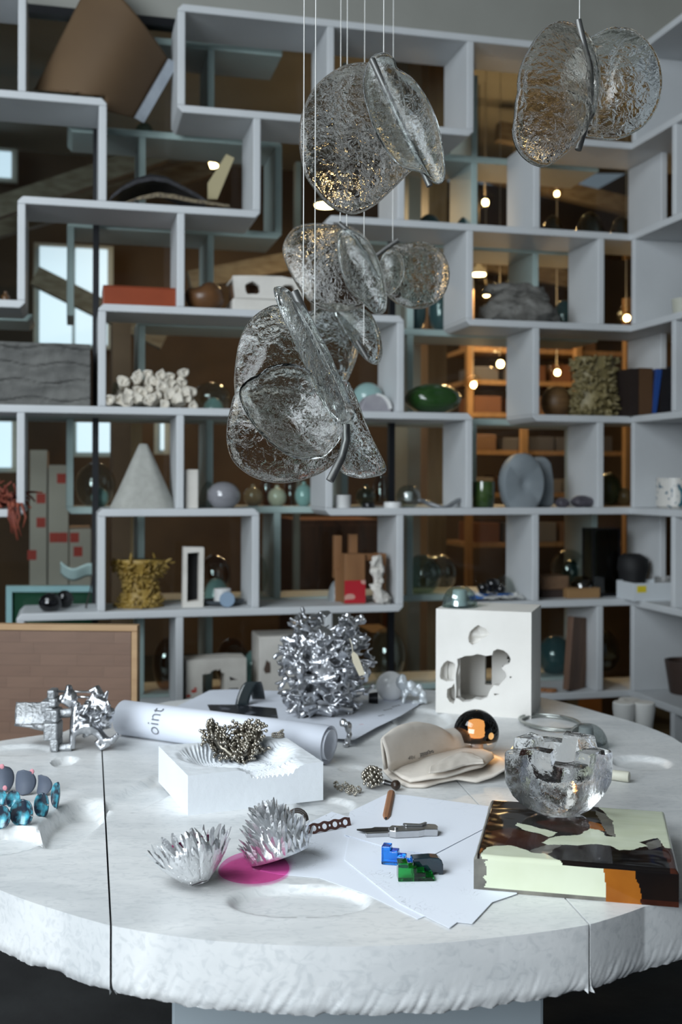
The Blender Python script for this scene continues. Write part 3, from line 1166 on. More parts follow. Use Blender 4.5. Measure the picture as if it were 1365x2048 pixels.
# --- row 4: barnacle cluster of open tubes
barn = thing('barnacle_cluster', 'white ceramic cluster of stacked open tubes like barnacles', 'sculpture', M=WM)
cup_me = []
rb = random.Random(11)
z4 = rowz(4) + PT / 2
cer = mat('chalky white ceramic', (0.70, 0.66, 0.58), 0.8, col2=(0.58, 0.53, 0.45), scale=20, bump=0.2)
rows_b = [(812, 228, 386, 10), (796, 232, 384, 10), (779, 252, 378, 8), (762, 258, 372, 7), (748, 282, 362, 5)]
for v, ua, ub, n in rows_b:
    for i in range(n):
        u = ua + (ub - ua) * (i + rb.uniform(-0.2, 0.2)) / (n - 1)
        s, zz = wl(u, v + rb.uniform(-3, 3), 0.05)
        if len(cup_me) < 5:
            kk = len(cup_me)
            cup = MB().lathe([(0.012, 0.0), (0.019, 0.012), (0.021, 0.040), (0.020, 0.052), (0.014, 0.053 - 0.004 * (kk % 2)), (0.006, 0.046)], 9,
                             wob=lambda a_, z_: 1 + 0.14 * math.sin(3 * a_ + kk) + 0.10 * math.sin(5 * a_ + 2 * kk))
            displace(cup, 0.004, 70, seed=kk)
            o = cup.build('tube', cer, None, smooth=30)
            cup_me.append(o.data)
        else:
            o = bpy.data.objects.new('tube', rb.choice(cup_me))
            COL.objects.link(o)
        o.parent = barn
        k = rb.uniform(0.85, 1.15)
        yb = 0.07 + (812 - v) * 0.0009 + rb.uniform(0, 0.02)
        o.matrix_local = Matrix.Translation((s, yb, max(zz, z4 + 0.022))) @ Euler((PI / 2 + rb.uniform(-0.35, 0.2), rb.uniform(-0.2, 0.2), rb.uniform(-0.4, 0.4))).to_matrix().to_4x4() @ Matrix.Diagonal((k, k, k * 1.3, 1))
s0, s1 = wl(228, 815, 0.1)[0], wl(386, 815, 0.1)[0]
mb = MB().ball(((s0 + s1) / 2, 0.15, z4 + 0.055), 1, 14, sc=((s1 - s0) / 2, 0.06, 0.054))
mb.v = [(x, y, max(zz, z4)) for x, y, zz in mb.v]
mb.build('core', cer, barn, smooth=True)


# --- generic shelf things -------------------------------------------------
def lathe_thing(name, label, cat, u0, u1, row, d, vtop, kind, m, n=24, group=None, part='body', ecc=(1, 1), extra=None):
    t, w, z = on_shelf(name, label, cat, u0, u1, row, d, group)
    hh = top_z((u0 + u1) / 2, vtop, d, z)
    r = w / 2
    prof = dome_profile(r, hh) if kind == 'dome' else globe_profile(r, hh) if kind == 'globe' else globe_profile(r, hh * 0.88, neck=hh * 0.12) if kind == 'vase' else [(p * r, q * hh) for p, q in kind]
    if m in (t_clear, t_teal, t_dteal, t_olive, t_amber):
        prof = prof[1:] if prof[0][0] > prof[1][0] else prof
    MB().lathe(prof, n, ecc=ecc).build(part, m, t, smooth=50)
    return t, r, hh


lathe_thing('glass_jar', 'small clear glass jar beside the barnacle cluster', 'jar', 224, 246, 4, 0.20, 765, [(0.9, 0), (1, 0.05), (1, 0.75), (0.8, 0.88), (0.85, 1), (0.7, 1), (0.7, 0.85), (0.9, 0.7), (0.9, 0.08), (0.2, 0.06)], t_clear)
lathe_thing('glass_dome', 'clear blown dome right of the barnacle cluster', 'dome', 384, 462, 4, BD0 + 0.12, 764, 'globe', t_clear)
lathe_thing('glass_dome', 'small teal dome in front of the clear blown dome', 'dome', 405, 450, 4, BD0 + 0.02, 795, 'dome', p_teal)
lathe_thing('glass_dome', 'pale teal dome behind the striped grey stone', 'dome', 705, 766, 4, 0.2, 765, 'globe', p_teal)
t, w, z = on_shelf('half_disc_stone', 'grey half-disc stone with a white band on the fourth shelf', 'stone', 722, 784, 4, 0.04)
hh = top_z(755, 788, 0.04, z)
hd = [(w / 2 * math.cos(a), hh * math.sin(a)) for a in [PI * i / 16 for i in range(17)]]
MB().prism(hd, 0, 0.08).build('body', mat('grey veined stone', (0.36, 0.35, 0.37), 0.6, col2=(0.27, 0.26, 0.29), scale=14), t, bevel=0.006)
band = [(x * 1.04, zz * 1.04) for x, zz in hd[1:9]] + [(x * 0.80, zz * 0.90) for x, zz in reversed(hd[1:9])]
MB().prism(band, -0.006, -0.0005).build('band', white_paint, t)
# green vessel with a folded mouth
t, w, z = on_shelf('green_vessel', 'squat glossy green vessel with a slit mouth', 'vessel', 811, 921, 4, 0.13)
hh = top_z(860, 767, 0.13, z)
mb = MB().ball((0, 0, hh / 2), 1, 26, sc=(w / 2, w * 0.42, hh / 2))
mb.v = [(x, y + 0.035 * math.exp(-((zz - hh * 0.56 + 0.12 * (x - 0.02)) / 0.010) ** 2) * (y < -0.02) * max(0, 1 - ((x - 0.012) / 0.075) ** 2), max(0, zz)) for x, y, zz in mb.v]
mb.build('body', mat('glossy moss green glaze', (0.020, 0.065, 0.012), 0.15, col2=(0.012, 0.045, 0.008), scale=5, coat=0.6), t, smooth=True)

# --- row 5
t, w, z = on_shelf('felt_cone', 'tall grey felt cone with a blunt tip', 'cone', 222, 350, 5, 0.15)
hh = top_z(285, 888, 0.15, z)
mb = MB().lathe([(w * 0.50, 0), (w * 0.49, 0.004), (w * 0.38, hh * 0.25), (w * 0.20, hh * 0.68), (w * 0.085, hh * 0.95), (w * 0.06, hh), (0.001, hh + 0.002)], 4 * 8, wob=lambda a, zz: 1.0 / max(abs(math.cos(((a + 0.5) % (2 * PI / 3)) - PI / 3)), 0.86) * 0.93)
mb.build('body', mat('grey felt', (0.40, 0.40, 0.37), 0.95, col2=(0.35, 0.35, 0.32), scale=40, bump=0.2), t, smooth=60)
t, w, z = on_shelf('white_block', 'upright plain white block beside the shelf divider', 'block', 371, 397, 5, 0.03)
MB().box(-w / 2, w / 2, 0, 0.11, 0, top_z(384, 939, 0.03, z)).build('body', plaster, t, bevel=0.004)
lathe_thing('grey_sphere', 'shiny grey glass sphere beside the white block', 'sphere', 414, 481, 5, 0.09, 963, 'globe', mat('smoky grey glass', (0.25, 0.25, 0.27), 0.08, col2=(0.21, 0.21, 0.23), scale=3, coat=1.0), 32)
lathe_thing('glass_bowl', 'clear upturned bowl behind the grey sphere', 'bowl', 397, 436, 5, 0.22, 963, 'dome', t_clear)
lathe_thing('bud_vase', 'amber bud vase behind the glass, beside the grey sphere', 'vase', 487, 526, 5, BD0 + 0.08, 968, 'vase', p_amber)
lathe_thing('bud_vase', 'cream bud vase with a small neck behind the glass', 'vase', 536, 573, 5, BD0 + 0.06, 970, 'vase', p_cream)
lathe_thing('bud_vase', 'pale teal egg-shaped vase behind the glass', 'vase', 590, 626, 5, BD0 + 0.06, 962, 'vase', p_teal)
lathe_thing('glass_bottle', 'brown clear bottle behind the cream vase', 'bottle', 520, 548, 5, BD0 + 0.18, 950, 'globe', t_amber)
lathe_thing('glass_bottle', 'tall amber bottle beside the pale teal egg vase', 'bottle', 570, 594, 5, BD0 + 0.2, 935, [(1, 0), (1, 0.7), (0.4, 0.85), (0.4, 1)], t_amber)
lathe_thing('bud_vase', 'dim teal vase behind the ribbed white stack', 'vase', 712, 752, 5, BD0 + 0.08, 968, 'vase', t_teal)
lathe_thing('glass_bottle', 'broad amber bottle left of the black mullion', 'bottle', 746, 778, 5, BD0 + 0.14, 950, [(0.9, 0), (1, 0.08), (1, 0.75), (0.7, 0.9), (0.7, 1)], t_amber)


def ribbed(label, u0, u1, row, d, vtop, n=5):
    t, w, z = on_shelf('ribbed_cylinder', label, 'cylinder', u0, u1, row, d)
    hh = top_z((u0 + u1) / 2, vtop, d, z)
    k = hh / n
    for i in range(n):
        MB().lathe([(w * 0.46, i * k + 0.0004), (w * 0.5, i * k + k * 0.2), (w * 0.5, i * k + k * 0.8), (w * 0.46, i * k + k - 0.0004)], 20).build('ring', white_paint, t, smooth=30)
    return t


ribbed('white ribbed cylinder at the end of the fifth shelf under the hanging glass', 669, 702, 5, 0.06, 990)
lathe_thing('black_puck', 'small round black puck lying on the fifth shelf', 'puck', 725, 750, 5, 0.05, 1005, [(0.95, 0), (1, 0.15), (1, 0.75), (0.85, 1), (0.5, 0.95)], mat('gloss black', (0.01, 0.01, 0.011), 0.25))
lathe_thing('white_disc', 'flat white disc beside the clear glass ball', 'disc', 769, 803, 5, 0.06, 1004, [(0.95, 0), (1, 0.3), (1, 0.7), (0.95, 1)], white_paint)
ball_glass = thin_glass('clear solid glass', (0.68, 0.74, 0.73), 2.0, 0.08)
t, r, hh = lathe_thing('glass_ball', 'clear solid glass ball with a small white core', 'ball', 794, 841, 5, 0.11, 970, 'globe', ball_glass, 28)
MB().lathe([(r * 0.3, hh * 0.3), (r * 0.32, hh * 0.34), (r * 0.32, hh * 0.66), (r * 0.3, hh * 0.7)], 14).build('core', white_paint, t, smooth=40)
t, w, z = on_shelf('twisted_glass', 'twisted grey glass strip lying at the end of the fifth shelf', 'glass piece', 838, 926, 5, 0.05)
sm_glass = glass('smoky twisted glass', (0.55, 0.58, 0.60), 0.05, 1.45, 0.3, 40)
pts = [(-w / 2 + w * i / 16, 0.02 * math.sin(i * 0.5), 0.018 + 0.014 * math.cos(i * 0.38)) for i in range(17)]
mb = MB()
mb.tube(pts, [0.006 + 0.010 * abs(math.sin(0.3 + i * 0.32)) for i in range(17)], 10, flat=0.7)
mb.build('body', mat('smoky twisted glass surface', (0.16, 0.17, 0.18), 0.1, coat=0.8, scale=10), t, smooth=True)
lathe_thing('green_cup', 'dark green ribbed glass cup beside the frosted disc', 'cup', 946, 989, 5, 0.08, 963, [(0.8, 0), (0.92, 0.05), (1, 0.6), (0.97, 1), (0.85, 1), (0.85, 0.6), (0.7, 0.1), (0.1, 0.08)], mat('dark green glass', (0.018, 0.045, 0.016), 0.1, col2=(0.05, 0.09, 0.02), scale=16, coat=0.7))
frost = mat('frosted grey glass', (0.26, 0.29, 0.31), 0.5, col2=(0.20, 0.23, 0.25), scale=5, bump=0.08)
t, w, z = on_shelf('frosted_disc', 'large frosted grey glass form of a disc fused to a tall slab', 'sculpture', 998, 1116, 5, 0.10)
hh = top_z(1030, 912, 0.1, z)
M = Matrix.Translation((-w * 0.16, 0, hh * 0.46)) @ Matrix.Rotation(PI / 2, 4, 'X')
MB().lathe([(0.001, -0.02), (w * 0.2, -0.022), (w * 0.33, -0.012), (w * 0.35, 0.0), (w * 0.35, 0.05), (w * 0.32, 0.062), (w * 0.12, 0.064), (0.02, 0.059), (0.001, 0.052)], 30, M, ecc=(1, 1.36)).build('disc', frost, t, smooth=50)
poly = [(0.0, 0), (w * 0.5, 0), (w * 0.5, hh * 0.5), (w * 0.45, hh * 0.86), (w * 0.36, hh * 1.0), (w * 0.2, hh * 0.99), (w * 0.1, hh * 0.9), (0.02, hh * 0.5)]
MB().prism(poly, 0.022, 0.09).build('slab', frost, t, bevel=0.02)
amet = mat('dull amethyst rock', (0.10, 0.09, 0.11), 0.35, col2=(0.05, 0.045, 0.055), scale=25, bump=0.3)
for lab, u0, u1, vt, sd in [('small amethyst rock touching the frosted slab', 1112, 1140, 994, 2), ('larger amethyst rock beside the shelf divider', 1141, 1188, 990, 5)]:
    t, w, z = on_shelf('amethyst_rock', lab, 'rock', u0, u1, 5, 0.05)
    lump(w, 0.06, top_z((u0 + u1) / 2, vt, 0.05, z), 0.006, 30, sd, 12).build('body', amet, t)
lathe_thing('green_globe', 'dark green globe behind the glass in the corner bay', 'globe', 1196, 1242, 5, BD0 + 0.1, 945, 'globe', mat('opal dark green glass', (0.02, 0.045, 0.02), 0.15, coat=0.6))
lathe_thing('ochre_globe', 'small ochre globe behind the glass in the corner bay', 'globe', 1236, 1262, 5, BD0 + 0.06, 975, 'globe', p_amber)
# terrazzo mug on the right-hand run
mugm = mat('speckled terrazzo glaze', (0.62, 0.60, 0.56), 0.35, col2=(0.06, 0.12, 0.17), scale=60, detail=1, lo=0.36, hi=0.38)
t, w, z = on_shelf('speckled_mug', 'white speckled mug with teal and rust flecks on corner shelf', 'mug', 1318, 1388, 5, -0.12)
hh = top_z(1340, 956, -0.12, z)
MB().lathe([(w * 0.44, 0), (w * 0.5, 0.01), (w * 0.5, hh), (w * 0.45, hh), (w * 0.44, 0.02), (0.01, 0.018)], 28).build('body', mugm, t, smooth=40)
mb = MB().tube([(-w * 0.18 + 0.0, -w * 0.46 - 0.022 * math.sin(a), hh * 0.38 - hh * 0.28 * math.cos(a)) for a in [PI * i / 10 for i in range(11)]], 0.007, 8)
mb.build('handle', mat('teal glaze', (0.03, 0.14, 0.18), 0.3), t, smooth=True)
t, w, z = on_shelf('pale_cup', 'pale cream cup at the edge of the frame on upper corner shelf', 'cup', 1347, 1385, 3, -0.15)
MB().lathe([(w * 0.36, 0), (w * 0.42, 0.005), (w * 0.5, top_z(1360, 598, -0.15, z)), (w * 0.44, top_z(1360, 598, -0.15, z)), (w * 0.34, 0.012), (0.01, 0.01)], 22).build('body', mat('cream stoneware', (0.50, 0.50, 0.42), 0.5), t, smooth=40)
# red coral spilling over the edge, left
t, w, z = on_shelf('red_coral', 'rust-red branching coral spilling over the left shelf edge', 'coral', -70, 50, 5, 0.06)
mb = MB()
rb = random.Random(5)
for i in range(46):
    p = Vector((rb.uniform(-w * 0.5, w * 0.42), rb.uniform(-0.01, 0.12), 0.02))
    dirv = Vector((rb.uniform(-0.4, 0.5), rb.uniform(-0.5, 0.2), rb.uniform(0.3, 1)))
    pts, rr = [p], [0.007]
    for k in range(5):
        dirv = (dirv + Vector((rb.uniform(-.6, .6), rb.uniform(-.6, .6), rb.uniform(-.7, .35)))).normalized()
        p = p + dirv * 0.028
        p.z = max(p.z, 0.006)
        pts.append(p)
        rr.append(0.007 - k * 0.0009)
    mb.tube(pts, rr, 6)
for i in range(9):
    x = w * 0.36 + rb.uniform(-0.03, 0.02)
    mb.tube([(x, -0.02, 0.03), (x + 0.004, -0.068, 0.02), (x + rb.uniform(-.01, .02), -0.078, -0.03), (x + rb.uniform(0, .03), -0.076, -0.06 - rb.uniform(0, 0.06))], [0.006, 0.005, 0.004, 0.002], 6)
mb.build('branches', mat('rust red coral', (0.26, 0.065, 0.035), 0.7, col2=(0.18, 0.04, 0.025), scale=20), t, smooth=True)

# --- row 6
glossblack = mat('gloss black stone', (0.006, 0.006, 0.007), 0.08, coat=0.5)
for lab, u0, u1, vt, d, sd in [('larger glossy black pebble at the left end of the sixth shelf', 76, 124, 1183, 0.06, 1), ('smaller black pebble tucked behind the glossy one', 112, 147, 1178, 0.17, 2)]:
    t, w, z = on_shelf('black_pebble', lab, 'pebble', u0, u1, 6, d)
    lump(w, w * 0.8, top_z((u0 + u1) / 2, vt, d, z), 0.003, 12, sd, 16).build('body', glossblack, t, smooth=True)
t, w, z = on_shelf('twig', 'thin dark twig leaning on the black mullion', 'twig', 172, 190, 6, 0.12)
MB().tube([(-w / 2, 0, 0.003), (0, 0.05, 0.07), (w / 2, 0.14, 0.17), (w * 0.4, 0.165, 0.30)], [0.004, 0.003, 0.003, 0.002], 6).build('stem', mat('dark bark', (0.03, 0.022, 0.02), 0.8), t)
gold = mat('ochre gold coral', (0.36, 0.24, 0.055), 0.5, col2=(0.24, 0.15, 0.03), scale=30, bump=0.3)


def coral(label, u0, u1, row, d, vtop, m, shape, n, rad, seed, name='coral'):
    t, w, z = on_shelf(name, label, 'coral', u0, u1, row, d)
    hh = top_z((u0 + u1) / 2, vtop, d, z)
    r_ = random.Random(seed)
    mb = MB()
    core = [(w * 0.5 * shape(k / 10) * 0.80, hh * k / 10) for k in range(11)]
    mb.lathe(core, 16, ecc=(1, 0.7))
    displace(mb, 0.008, 22, seed=seed)
    mb.v = [(x, y, max(zz, 0.0)) for x, y, zz in mb.v]
    for i in range(n):
        zz = r_.uniform(0.02, 1.0)
        a = r_.uniform(0, 2 * PI)
        R = w * 0.5 * shape(zz)
        p = Vector((R * 0.72 * math.cos(a), R * 0.52 * math.sin(a), zz * hh * 0.96))
        dv = Vector((math.cos(a), math.sin(a) * 0.8, r_.uniform(-0.25, 0.6)))
        L = R * 0.34
        pts = [p]
        for k in range(3):
            dv = (dv + Vector((r_.uniform(-.5, .5), r_.uniform(-.5, .5), r_.uniform(-.5, .5)))).normalized()
            p = p + dv * L / 3
            p.z = max(p.z, rad)
            pts.append(p)
        mb.tube(pts, [rad, rad * r_.uniform(0.9, 1.5), rad * 1.0, rad * 0.6], 6)
    mb.build('branches', m, t, smooth=True)
    return t


coral('ochre gold coral with a pinched waist on the sixth shelf', 221, 341, 6, 0.13, 1119, gold, lambda q: 0.62 + 1.55 * (q - 0.42) ** 2 if q > 0.42 else 0.62 + 2.0 * (q - 0.42) ** 2, 300, 0.0052, 4)
olive = mat('olive gold coral', (0.26, 0.21, 0.095), 0.45, col2=(0.15, 0.12, 0.05), scale=30, bump=0.3)
coral('tall olive gold coral on the corner shelf beside the books', 1135, 1243, 4, 0.12, 716, olive, lambda q: 0.86 + 0.10 * math.sin(q * 7), 300, 0.0070, 9)
t, w, z = on_shelf('framed_niche', 'narrow white plaster frame with a black inside', 'frame', 366, 408, 6, 0.08)
hh = top_z(385, 1094, 0.08, z)
holed([(-w / 2, 0), (w / 2 - 0.002, 0), (w / 2, hh * 0.99), (-w / 2 + 0.003, hh)], [[(-w * 0.30, hh * 0.09), (w * 0.27, hh * 0.10), (w * 0.28, hh * 0.91), (-w * 0.29, hh * 0.90)]], 0, 0.06).build('frame', plaster, t)
MB().box(-w * 0.42, w * 0.42, 0.061, 0.07, 0.004, hh * 0.96).build('backing', mat('matt black backing', (0.006, 0.006, 0.007), 0.8), t)
lathe_thing('dark_dish', 'flat dark dish on the sixth shelf', 'dish', 402, 490, 6, 0.14, 1199, [(0.5, 0), (0.95, 0.4), (1, 0.9), (0.97, 1), (0.6, 0.5), (0.05, 0.35)], mat('slate glaze', (0.05, 0.06, 0.07), 0.4), ecc=(1, 0.75))
o = ribbed('white ribbed cylinder resting on the dark dish', 428, 462, 6, 0.14, 1183, 5)
o.location.z += 0.013
t, w, z = on_shelf('blue_disc', 'pale blue disc leaning on the white ribbed cylinder', 'disc', 440, 471, 6, 0.035)
MB().lathe([(w * 0.47, -0.006), (w * 0.5, -0.003), (w * 0.5, 0.003), (w * 0.47, 0.006)], 24, Matrix.Translation((0, 0.012, w * 0.5)) @ Matrix.Rotation(PI / 2 - 0.18, 4, 'X')).build('body', mat('pale blue clay', (0.24, 0.33, 0.44), 0.7), t, smooth=40)
lathe_thing('glass_globe', 'teal domed globe behind the ribbed cylinder', 'globe', 408, 458, 6, BD0 + 0.08, 1156, 'dome', p_teal)
lathe_thing('glass_globe', 'clear brownish globe above the teal dome behind the glass', 'globe', 400, 462, 6, BD0 + 0.2, 1108, 'globe', t_amber)
lathe_thing('glass_globe', 'clear globe with teal base behind the shelf divider', 'globe', 484, 536, 6, BD0 + 0.14, 1105, 'globe', t_clear)
# wooden frame with red label and plaster knots
oak = mat('warm oak', (0.26, 0.125, 0.05), 0.55, col2=(0.20, 0.09, 0.035), scale=7, stretch=(5, 5, 0.7))
t, w, z = on_shelf('oak_sculpture', 'warm oak frame block with a red label on its foot', 'frame', 682, 776, 6, 0.06)
s_m = t['s_mid']


def lx(u, d=0.06):
    return wl(u, 1150, d)[0] - s_m


hh = top_z(710, 1108, 0.06, z)
MB().box(lx(690), lx(731), 0, 0.07, 0, hh).build('block', oak, t, bevel=0.002)
MB().box(lx(756), lx(773), 0, 0.07, 0, hh).build('post', oak, t, bevel=0.002)
MB().box(lx(731) + 0.0005, lx(756) - 0.0005, 0.02, 0.07, hh - 0.03, hh - 0.002).build('top_rail', oak, t, bevel=0.002)
h2 = top_z(690, 1072, 0.14, z)
MB().box(lx(682), lx(697), 0.11, 0.15, h2 * 0.35, h2).build('back_post', oak, t, bevel=0.002)
MB().box(lx(713), lx(729), 0.11, 0.15, h2 * 0.35, h2 + 0.005).build('back_post', oak, t, bevel=0.002)
MB().box(lx(682), lx(729), 0.09, 0.11, 0.0, h2 * 0.5).build('back_panel', oak, t, bevel=0.002)
MB().box(lx(690) - 0.001, lx(731) + 0.001, -0.0015, 0, 0.003, hh * 0.47).build('label', mat('red printed label', (0.42, 0.012, 0.022), 0.5, col2=(0.55, 0.30, 0.25), scale=16, detail=0, lo=0.30, hi=0.32), t)
t, w, z = on_shelf('plaster_knot', 'crumpled white plaster knot stacked inside the oak frame', 'plaster piece', 733, 781, 6, 0.025)
mb = MB()
for k, (x, zz, r) in enumerate([(0.005, 0.03, 0.03), (0.03, 0.02, 0.022), (-0.008, 0.07, 0.022), (-0.006, 0.125, 0.026), (-0.008, 0.165, 0.022), (0.004, 0.095, 0.018)]):
    mb.ball((x, 0.0, zz + 0.006), r, 20, sc=(1, 0.8, 1.15))
displace(mb, 0.015, 32, seed=4)
displace(mb, 0.006, 90, seed=6)
mb.v = [(x, y - 0.004, max(0, zz)) for x, y, zz in mb.v]
o = mb.build('body', plaster, t, smooth=True)
lathe_thing('grey_dome', 'dull grey dome beside the oak frame', 'dome', 656, 692, 6, 0.2, 1160, 'dome', mat('grey opal glass', (0.22, 0.24, 0.25), 0.3, coat=0.3))
for lab, u0, u1, d in [('front globe of a pair of clear globes in the open gap', 808, 882, BD0 + 0.08), ('rear globe of a pair with a rust opening in the open gap', 848, 913, BD0 + 0.2)]:
    lathe_thing('glass_globe', lab, 'globe', u0, u1, 6, d, 1108, 'globe', t_teal if 'front' in lab else t_clear)
# crumpled paper, black finials, clear dome (bay behind the plaster cube)
t, w, z = on_shelf('printed_wrap', 'white and blue crumpled printed wrapper under the black finials', 'wrapper', 934, 1040, 6, 0.10)
mb = MB().grid(lambda a, b: (-w / 2 + w * a, -0.07 + 0.15 * b, 0.012 + 0.02 * noise.noise(Vector((a * 7, b * 5, 2))) * (0.5 + b) + 0.03 * max(0, b - 0.6)), 26, 14)
mb.v = [(x, y, max(0.001, zz)) for x, y, zz in mb.v]
o = mb.build('wrap', mat('blue and white print', (0.62, 0.62, 0.60), 0.6, col2=(0.03, 0.16, 0.50), scale=9, detail=1, lo=0.42, hi=0.45), t)
o.modifiers.new('thick', 'SOLIDIFY').thickness = 0.002
for lab, u0, u1, vt, d in [('black finial, left of three on the blue wrapper', 955, 978, 1166, 0.07), ('black finial, tallest of three on the blue wrapper', 972, 998, 1157, 0.11), ('black finial, right of three on the blue wrapper', 992, 1012, 1170, 0.07)]:
    t, w, z = on_shelf('black_finial', lab, 'finial', u0, u1, 6, d, 'black finials on the wrapper')
    hh = top_z(u0, vt, d, z)
    MB().lathe([(w * 0.3, 0.03), (w * 0.35, hh * 0.5), (w * 0.5, hh * 0.72), (w * 0.42, hh * 0.93), (0.001, hh)], 14).build('body', glossblack, t, smooth=True)
lathe_thing('glass_dome', 'clear dome with silver sheen behind the black finials', 'dome', 985, 1029, 6, 0.2, 1150, 'dome', t_clear)
# bay with lantern
t, w, z = on_shelf('log_block', 'rough brown timber offcut in the lantern bay', 'offcut', 1080, 1140, 6, 0.10)
mb = MB().box(-w / 2, w / 2, 0, 0.12, 0.035, top_z(1110, 1152, 0.1, z))
mb.build('block', mat('rough brown timber', (0.17, 0.095, 0.05), 0.8, col2=(0.11, 0.06, 0.03), scale=12, bump=0.3), t, bevel=0.008)
MB().box(-w * 0.4, w * 0.4, 0.01, 0.1, 0, 0.034).build('foot', mat('dark offcut', (0.04, 0.025, 0.02), 0.8), t)
t, w, z = on_shelf('wooden_box', 'small plain tan wooden box under the amber dome', 'box', 1137, 1201, 6, 0.06)
hb = top_z(1170, 1176, 0.06, z)
MB().box(-w / 2, w / 2, 0, 0.12, 0, hb - 0.004).build('body', mat('tan box wood', (0.30, 0.17, 0.07), 0.6, scale=6, stretch=(1, 1, 6)), t, bevel=0.002)
MB().box(-w / 2, w / 2, 0, 0.12, hb - 0.0035, hb).build('lid', mat('tan box wood', (0.3, 0.17, 0.07)), t)
t, r, hh = lathe_thing('glass_dome', 'small amber dome standing on the tan wooden box', 'dome', 1144, 1186, 6, 0.12, 1152, 'dome', t_olive)
for ch in t.children:
    for vv in ch.data.vertices:
        vv.co.z = hb + 0.0005 + vv.co.z * max(0.03, hh - hb) / hh
lathe_thing('glass_dome', 'large clear dome with dark inside behind the timber offcut', 'dome', 1103, 1172, 6, BD0 + 0.1, 1098, 'globe', t_clear)
lathe_thing('dark_globe', 'dark teal globe inside the shade of the large clear dome', 'globe', 1124, 1168, 6, BD0 + 0.2, 1118, 'globe', p_dteal)
t, w, z = on_shelf('glass_lantern', 'tall glass lantern with a thin black frame', 'lantern', 1187, 1239, 6, 0.12)
hh = top_z(1210, 1057, 0.12, z)
for x in (-w / 2, w / 2):
    for y in (0, 0.10):
        MB().box(x - 0.004, x + 0.004, y - 0.004, y + 0.004, 0.012, hh).build('post', black_metal, t)
for zz in (0.006, hh):
    MB().box(-w / 2 - 0.004, w / 2 + 0.004, -0.004, 0.104, zz - 0.006, zz + (0.006 if zz < 0.1 else 0)).build('plate', black_metal, t)
lp = thin_glass('dim lantern glass', (0.45, 0.46, 0.42), 1.4, 0.03)
MB().box(-w / 2 + 0.005, w / 2 - 0.005, -0.002, 0.0, 0.014, hh - 0.008).build('pane', lp, t)
MB().box(-w / 2 + 0.005, w / 2 - 0.005, 0.10, 0.102, 0.014, hh - 0.008).build('pane', lp, t)
for x in (-w / 2, w / 2):
    MB().box(x - 0.001, x + 0.001, 0.005, 0.095, 0.014, hh - 0.008).build('pane', lp, t)
t, w, z = on_shelf('black_form', 'matt black bulbous form beside the glass lantern', 'sculpture', 1240, 1293, 6, 0.07)
hh = top_z(1260, 1103, 0.07, z)
mb = MB().lathe([(w * 0.42, 0), (w * 0.44, hh * 0.3), (w * 0.46, hh * 0.5), (w * 0.52, hh * 0.62), (w * 0.46, hh * 0.85), (w * 0.25, hh * 0.97), (0.001, hh)], 22)
displace(mb, 0.012, 9, seed=2)
mb.v = [(x, y, max(0, zz)) for x, y, zz in mb.v]
mb.build('body', mat('matt black', (0.006, 0.006, 0.007), 0.7), t, smooth=True)
# white tray box with yellow sticker, grey tape roll on it
t, w, z = on_shelf('white_box', 'open white tray box with a yellow sticker on the corner shelf', 'box', 1270, 1352, 6, -0.10)
hb = top_z(1300, 1166, -0.1, z)
white_card = mat('white card', (0.66, 0.70, 0.73), 0.6, scale=3)
MB().box(-w / 2, w / 2, 0, 0.003, 0, hb).build('front', white_card, t)
MB().box(-w / 2, w / 2, 0.157, 0.16, 0, hb).build('back', white_card, t)
for x in (-w / 2, w / 2 - 0.003):
    MB().box(x, x + 0.003, 0.0031, 0.1569, 0, hb).build('side', white_card, t)
MB().box(-w / 2 + 0.0031, w / 2 - 0.0031, 0.0031, 0.1569, 0.001, hb - 0.02).build('contents', white_card, t)
MB().box(-w / 2 + 0.012, -w / 2 + 0.055, -0.0012, -0.0002, hb * 0.48, hb * 0.85).build('sticker', mat('yellow sticker', (0.75, 0.60, 0.03), 0.6), t)
t, w, z = on_shelf('tape_roll', 'grey roll of tape lying in the white tray box', 'tape', 1312, 1353, 6, -0.02)
MB().lathe([(w * 0.36, hb - 0.019), (w * 0.48, hb - 0.019), (w * 0.5, hb + 0.004), (w * 0.48, hb + 0.018), (w * 0.36, hb + 0.018), (w * 0.34, hb - 0.0)], 26, ecc=(1, 0.9)).build('roll', mat('grey tape', (0.10, 0.10, 0.10), 0.35, col2=(0.28, 0.28, 0.27), scale=3, stretch=(0.2, 0.2, 40)), t, smooth=40)

# --- row 7
t, w, z = on_shelf('plaster_arch', 'white plaster block with an arched opening and red specks', 'block', 372, 493, 7, 0.04)
hh = top_z(430, 1317, 0.04, z)
s_m = t['s_mid']


def rel(u, v, d=0.04):
    a, b = wl(u, v, d)
    return (a - s_m, b - z)


hole = [rel(405, 1400), rel(405, 1349), rel(420, 1347), rel(424, 1342), rel(432, 1339), rel(437, 1341), rel(440, 1337), rel(443, 1344), rel(450, 1348), rel(450, 1400)]
outer = [(-w / 2, 0), (w / 2, 0), (w / 2, hh * 0.98), (w * 0.2, hh), (-w * 0.25, hh * 0.985), (-w / 2, hh * 0.97)]
holes = [hole, [rel(459, 1353), rel(477, 1360), rel(461, 1362)], [rel(458, 1377), rel(478, 1376), rel(476, 1383), rel(459, 1383)]]
speck = mat('plaster with red specks', (0.72, 0.69, 0.63), 0.85, col2=(0.60, 0.57, 0.52), scale=9, bump=0.2, bscale=60)
holed(outer, holes, 0, 0.13).build('body', speck, t)
for u, v, k in [(388, 1382, 0.012), (391, 1377, 0.007), (377, 1392, 0.010)]:
    a, b = rel(u, v)
    MB().prism(ragged(a, b, k, k * 0.55, 9, 0.3, u), -0.0008, -0.0001).build('red_speck', red_m, t)
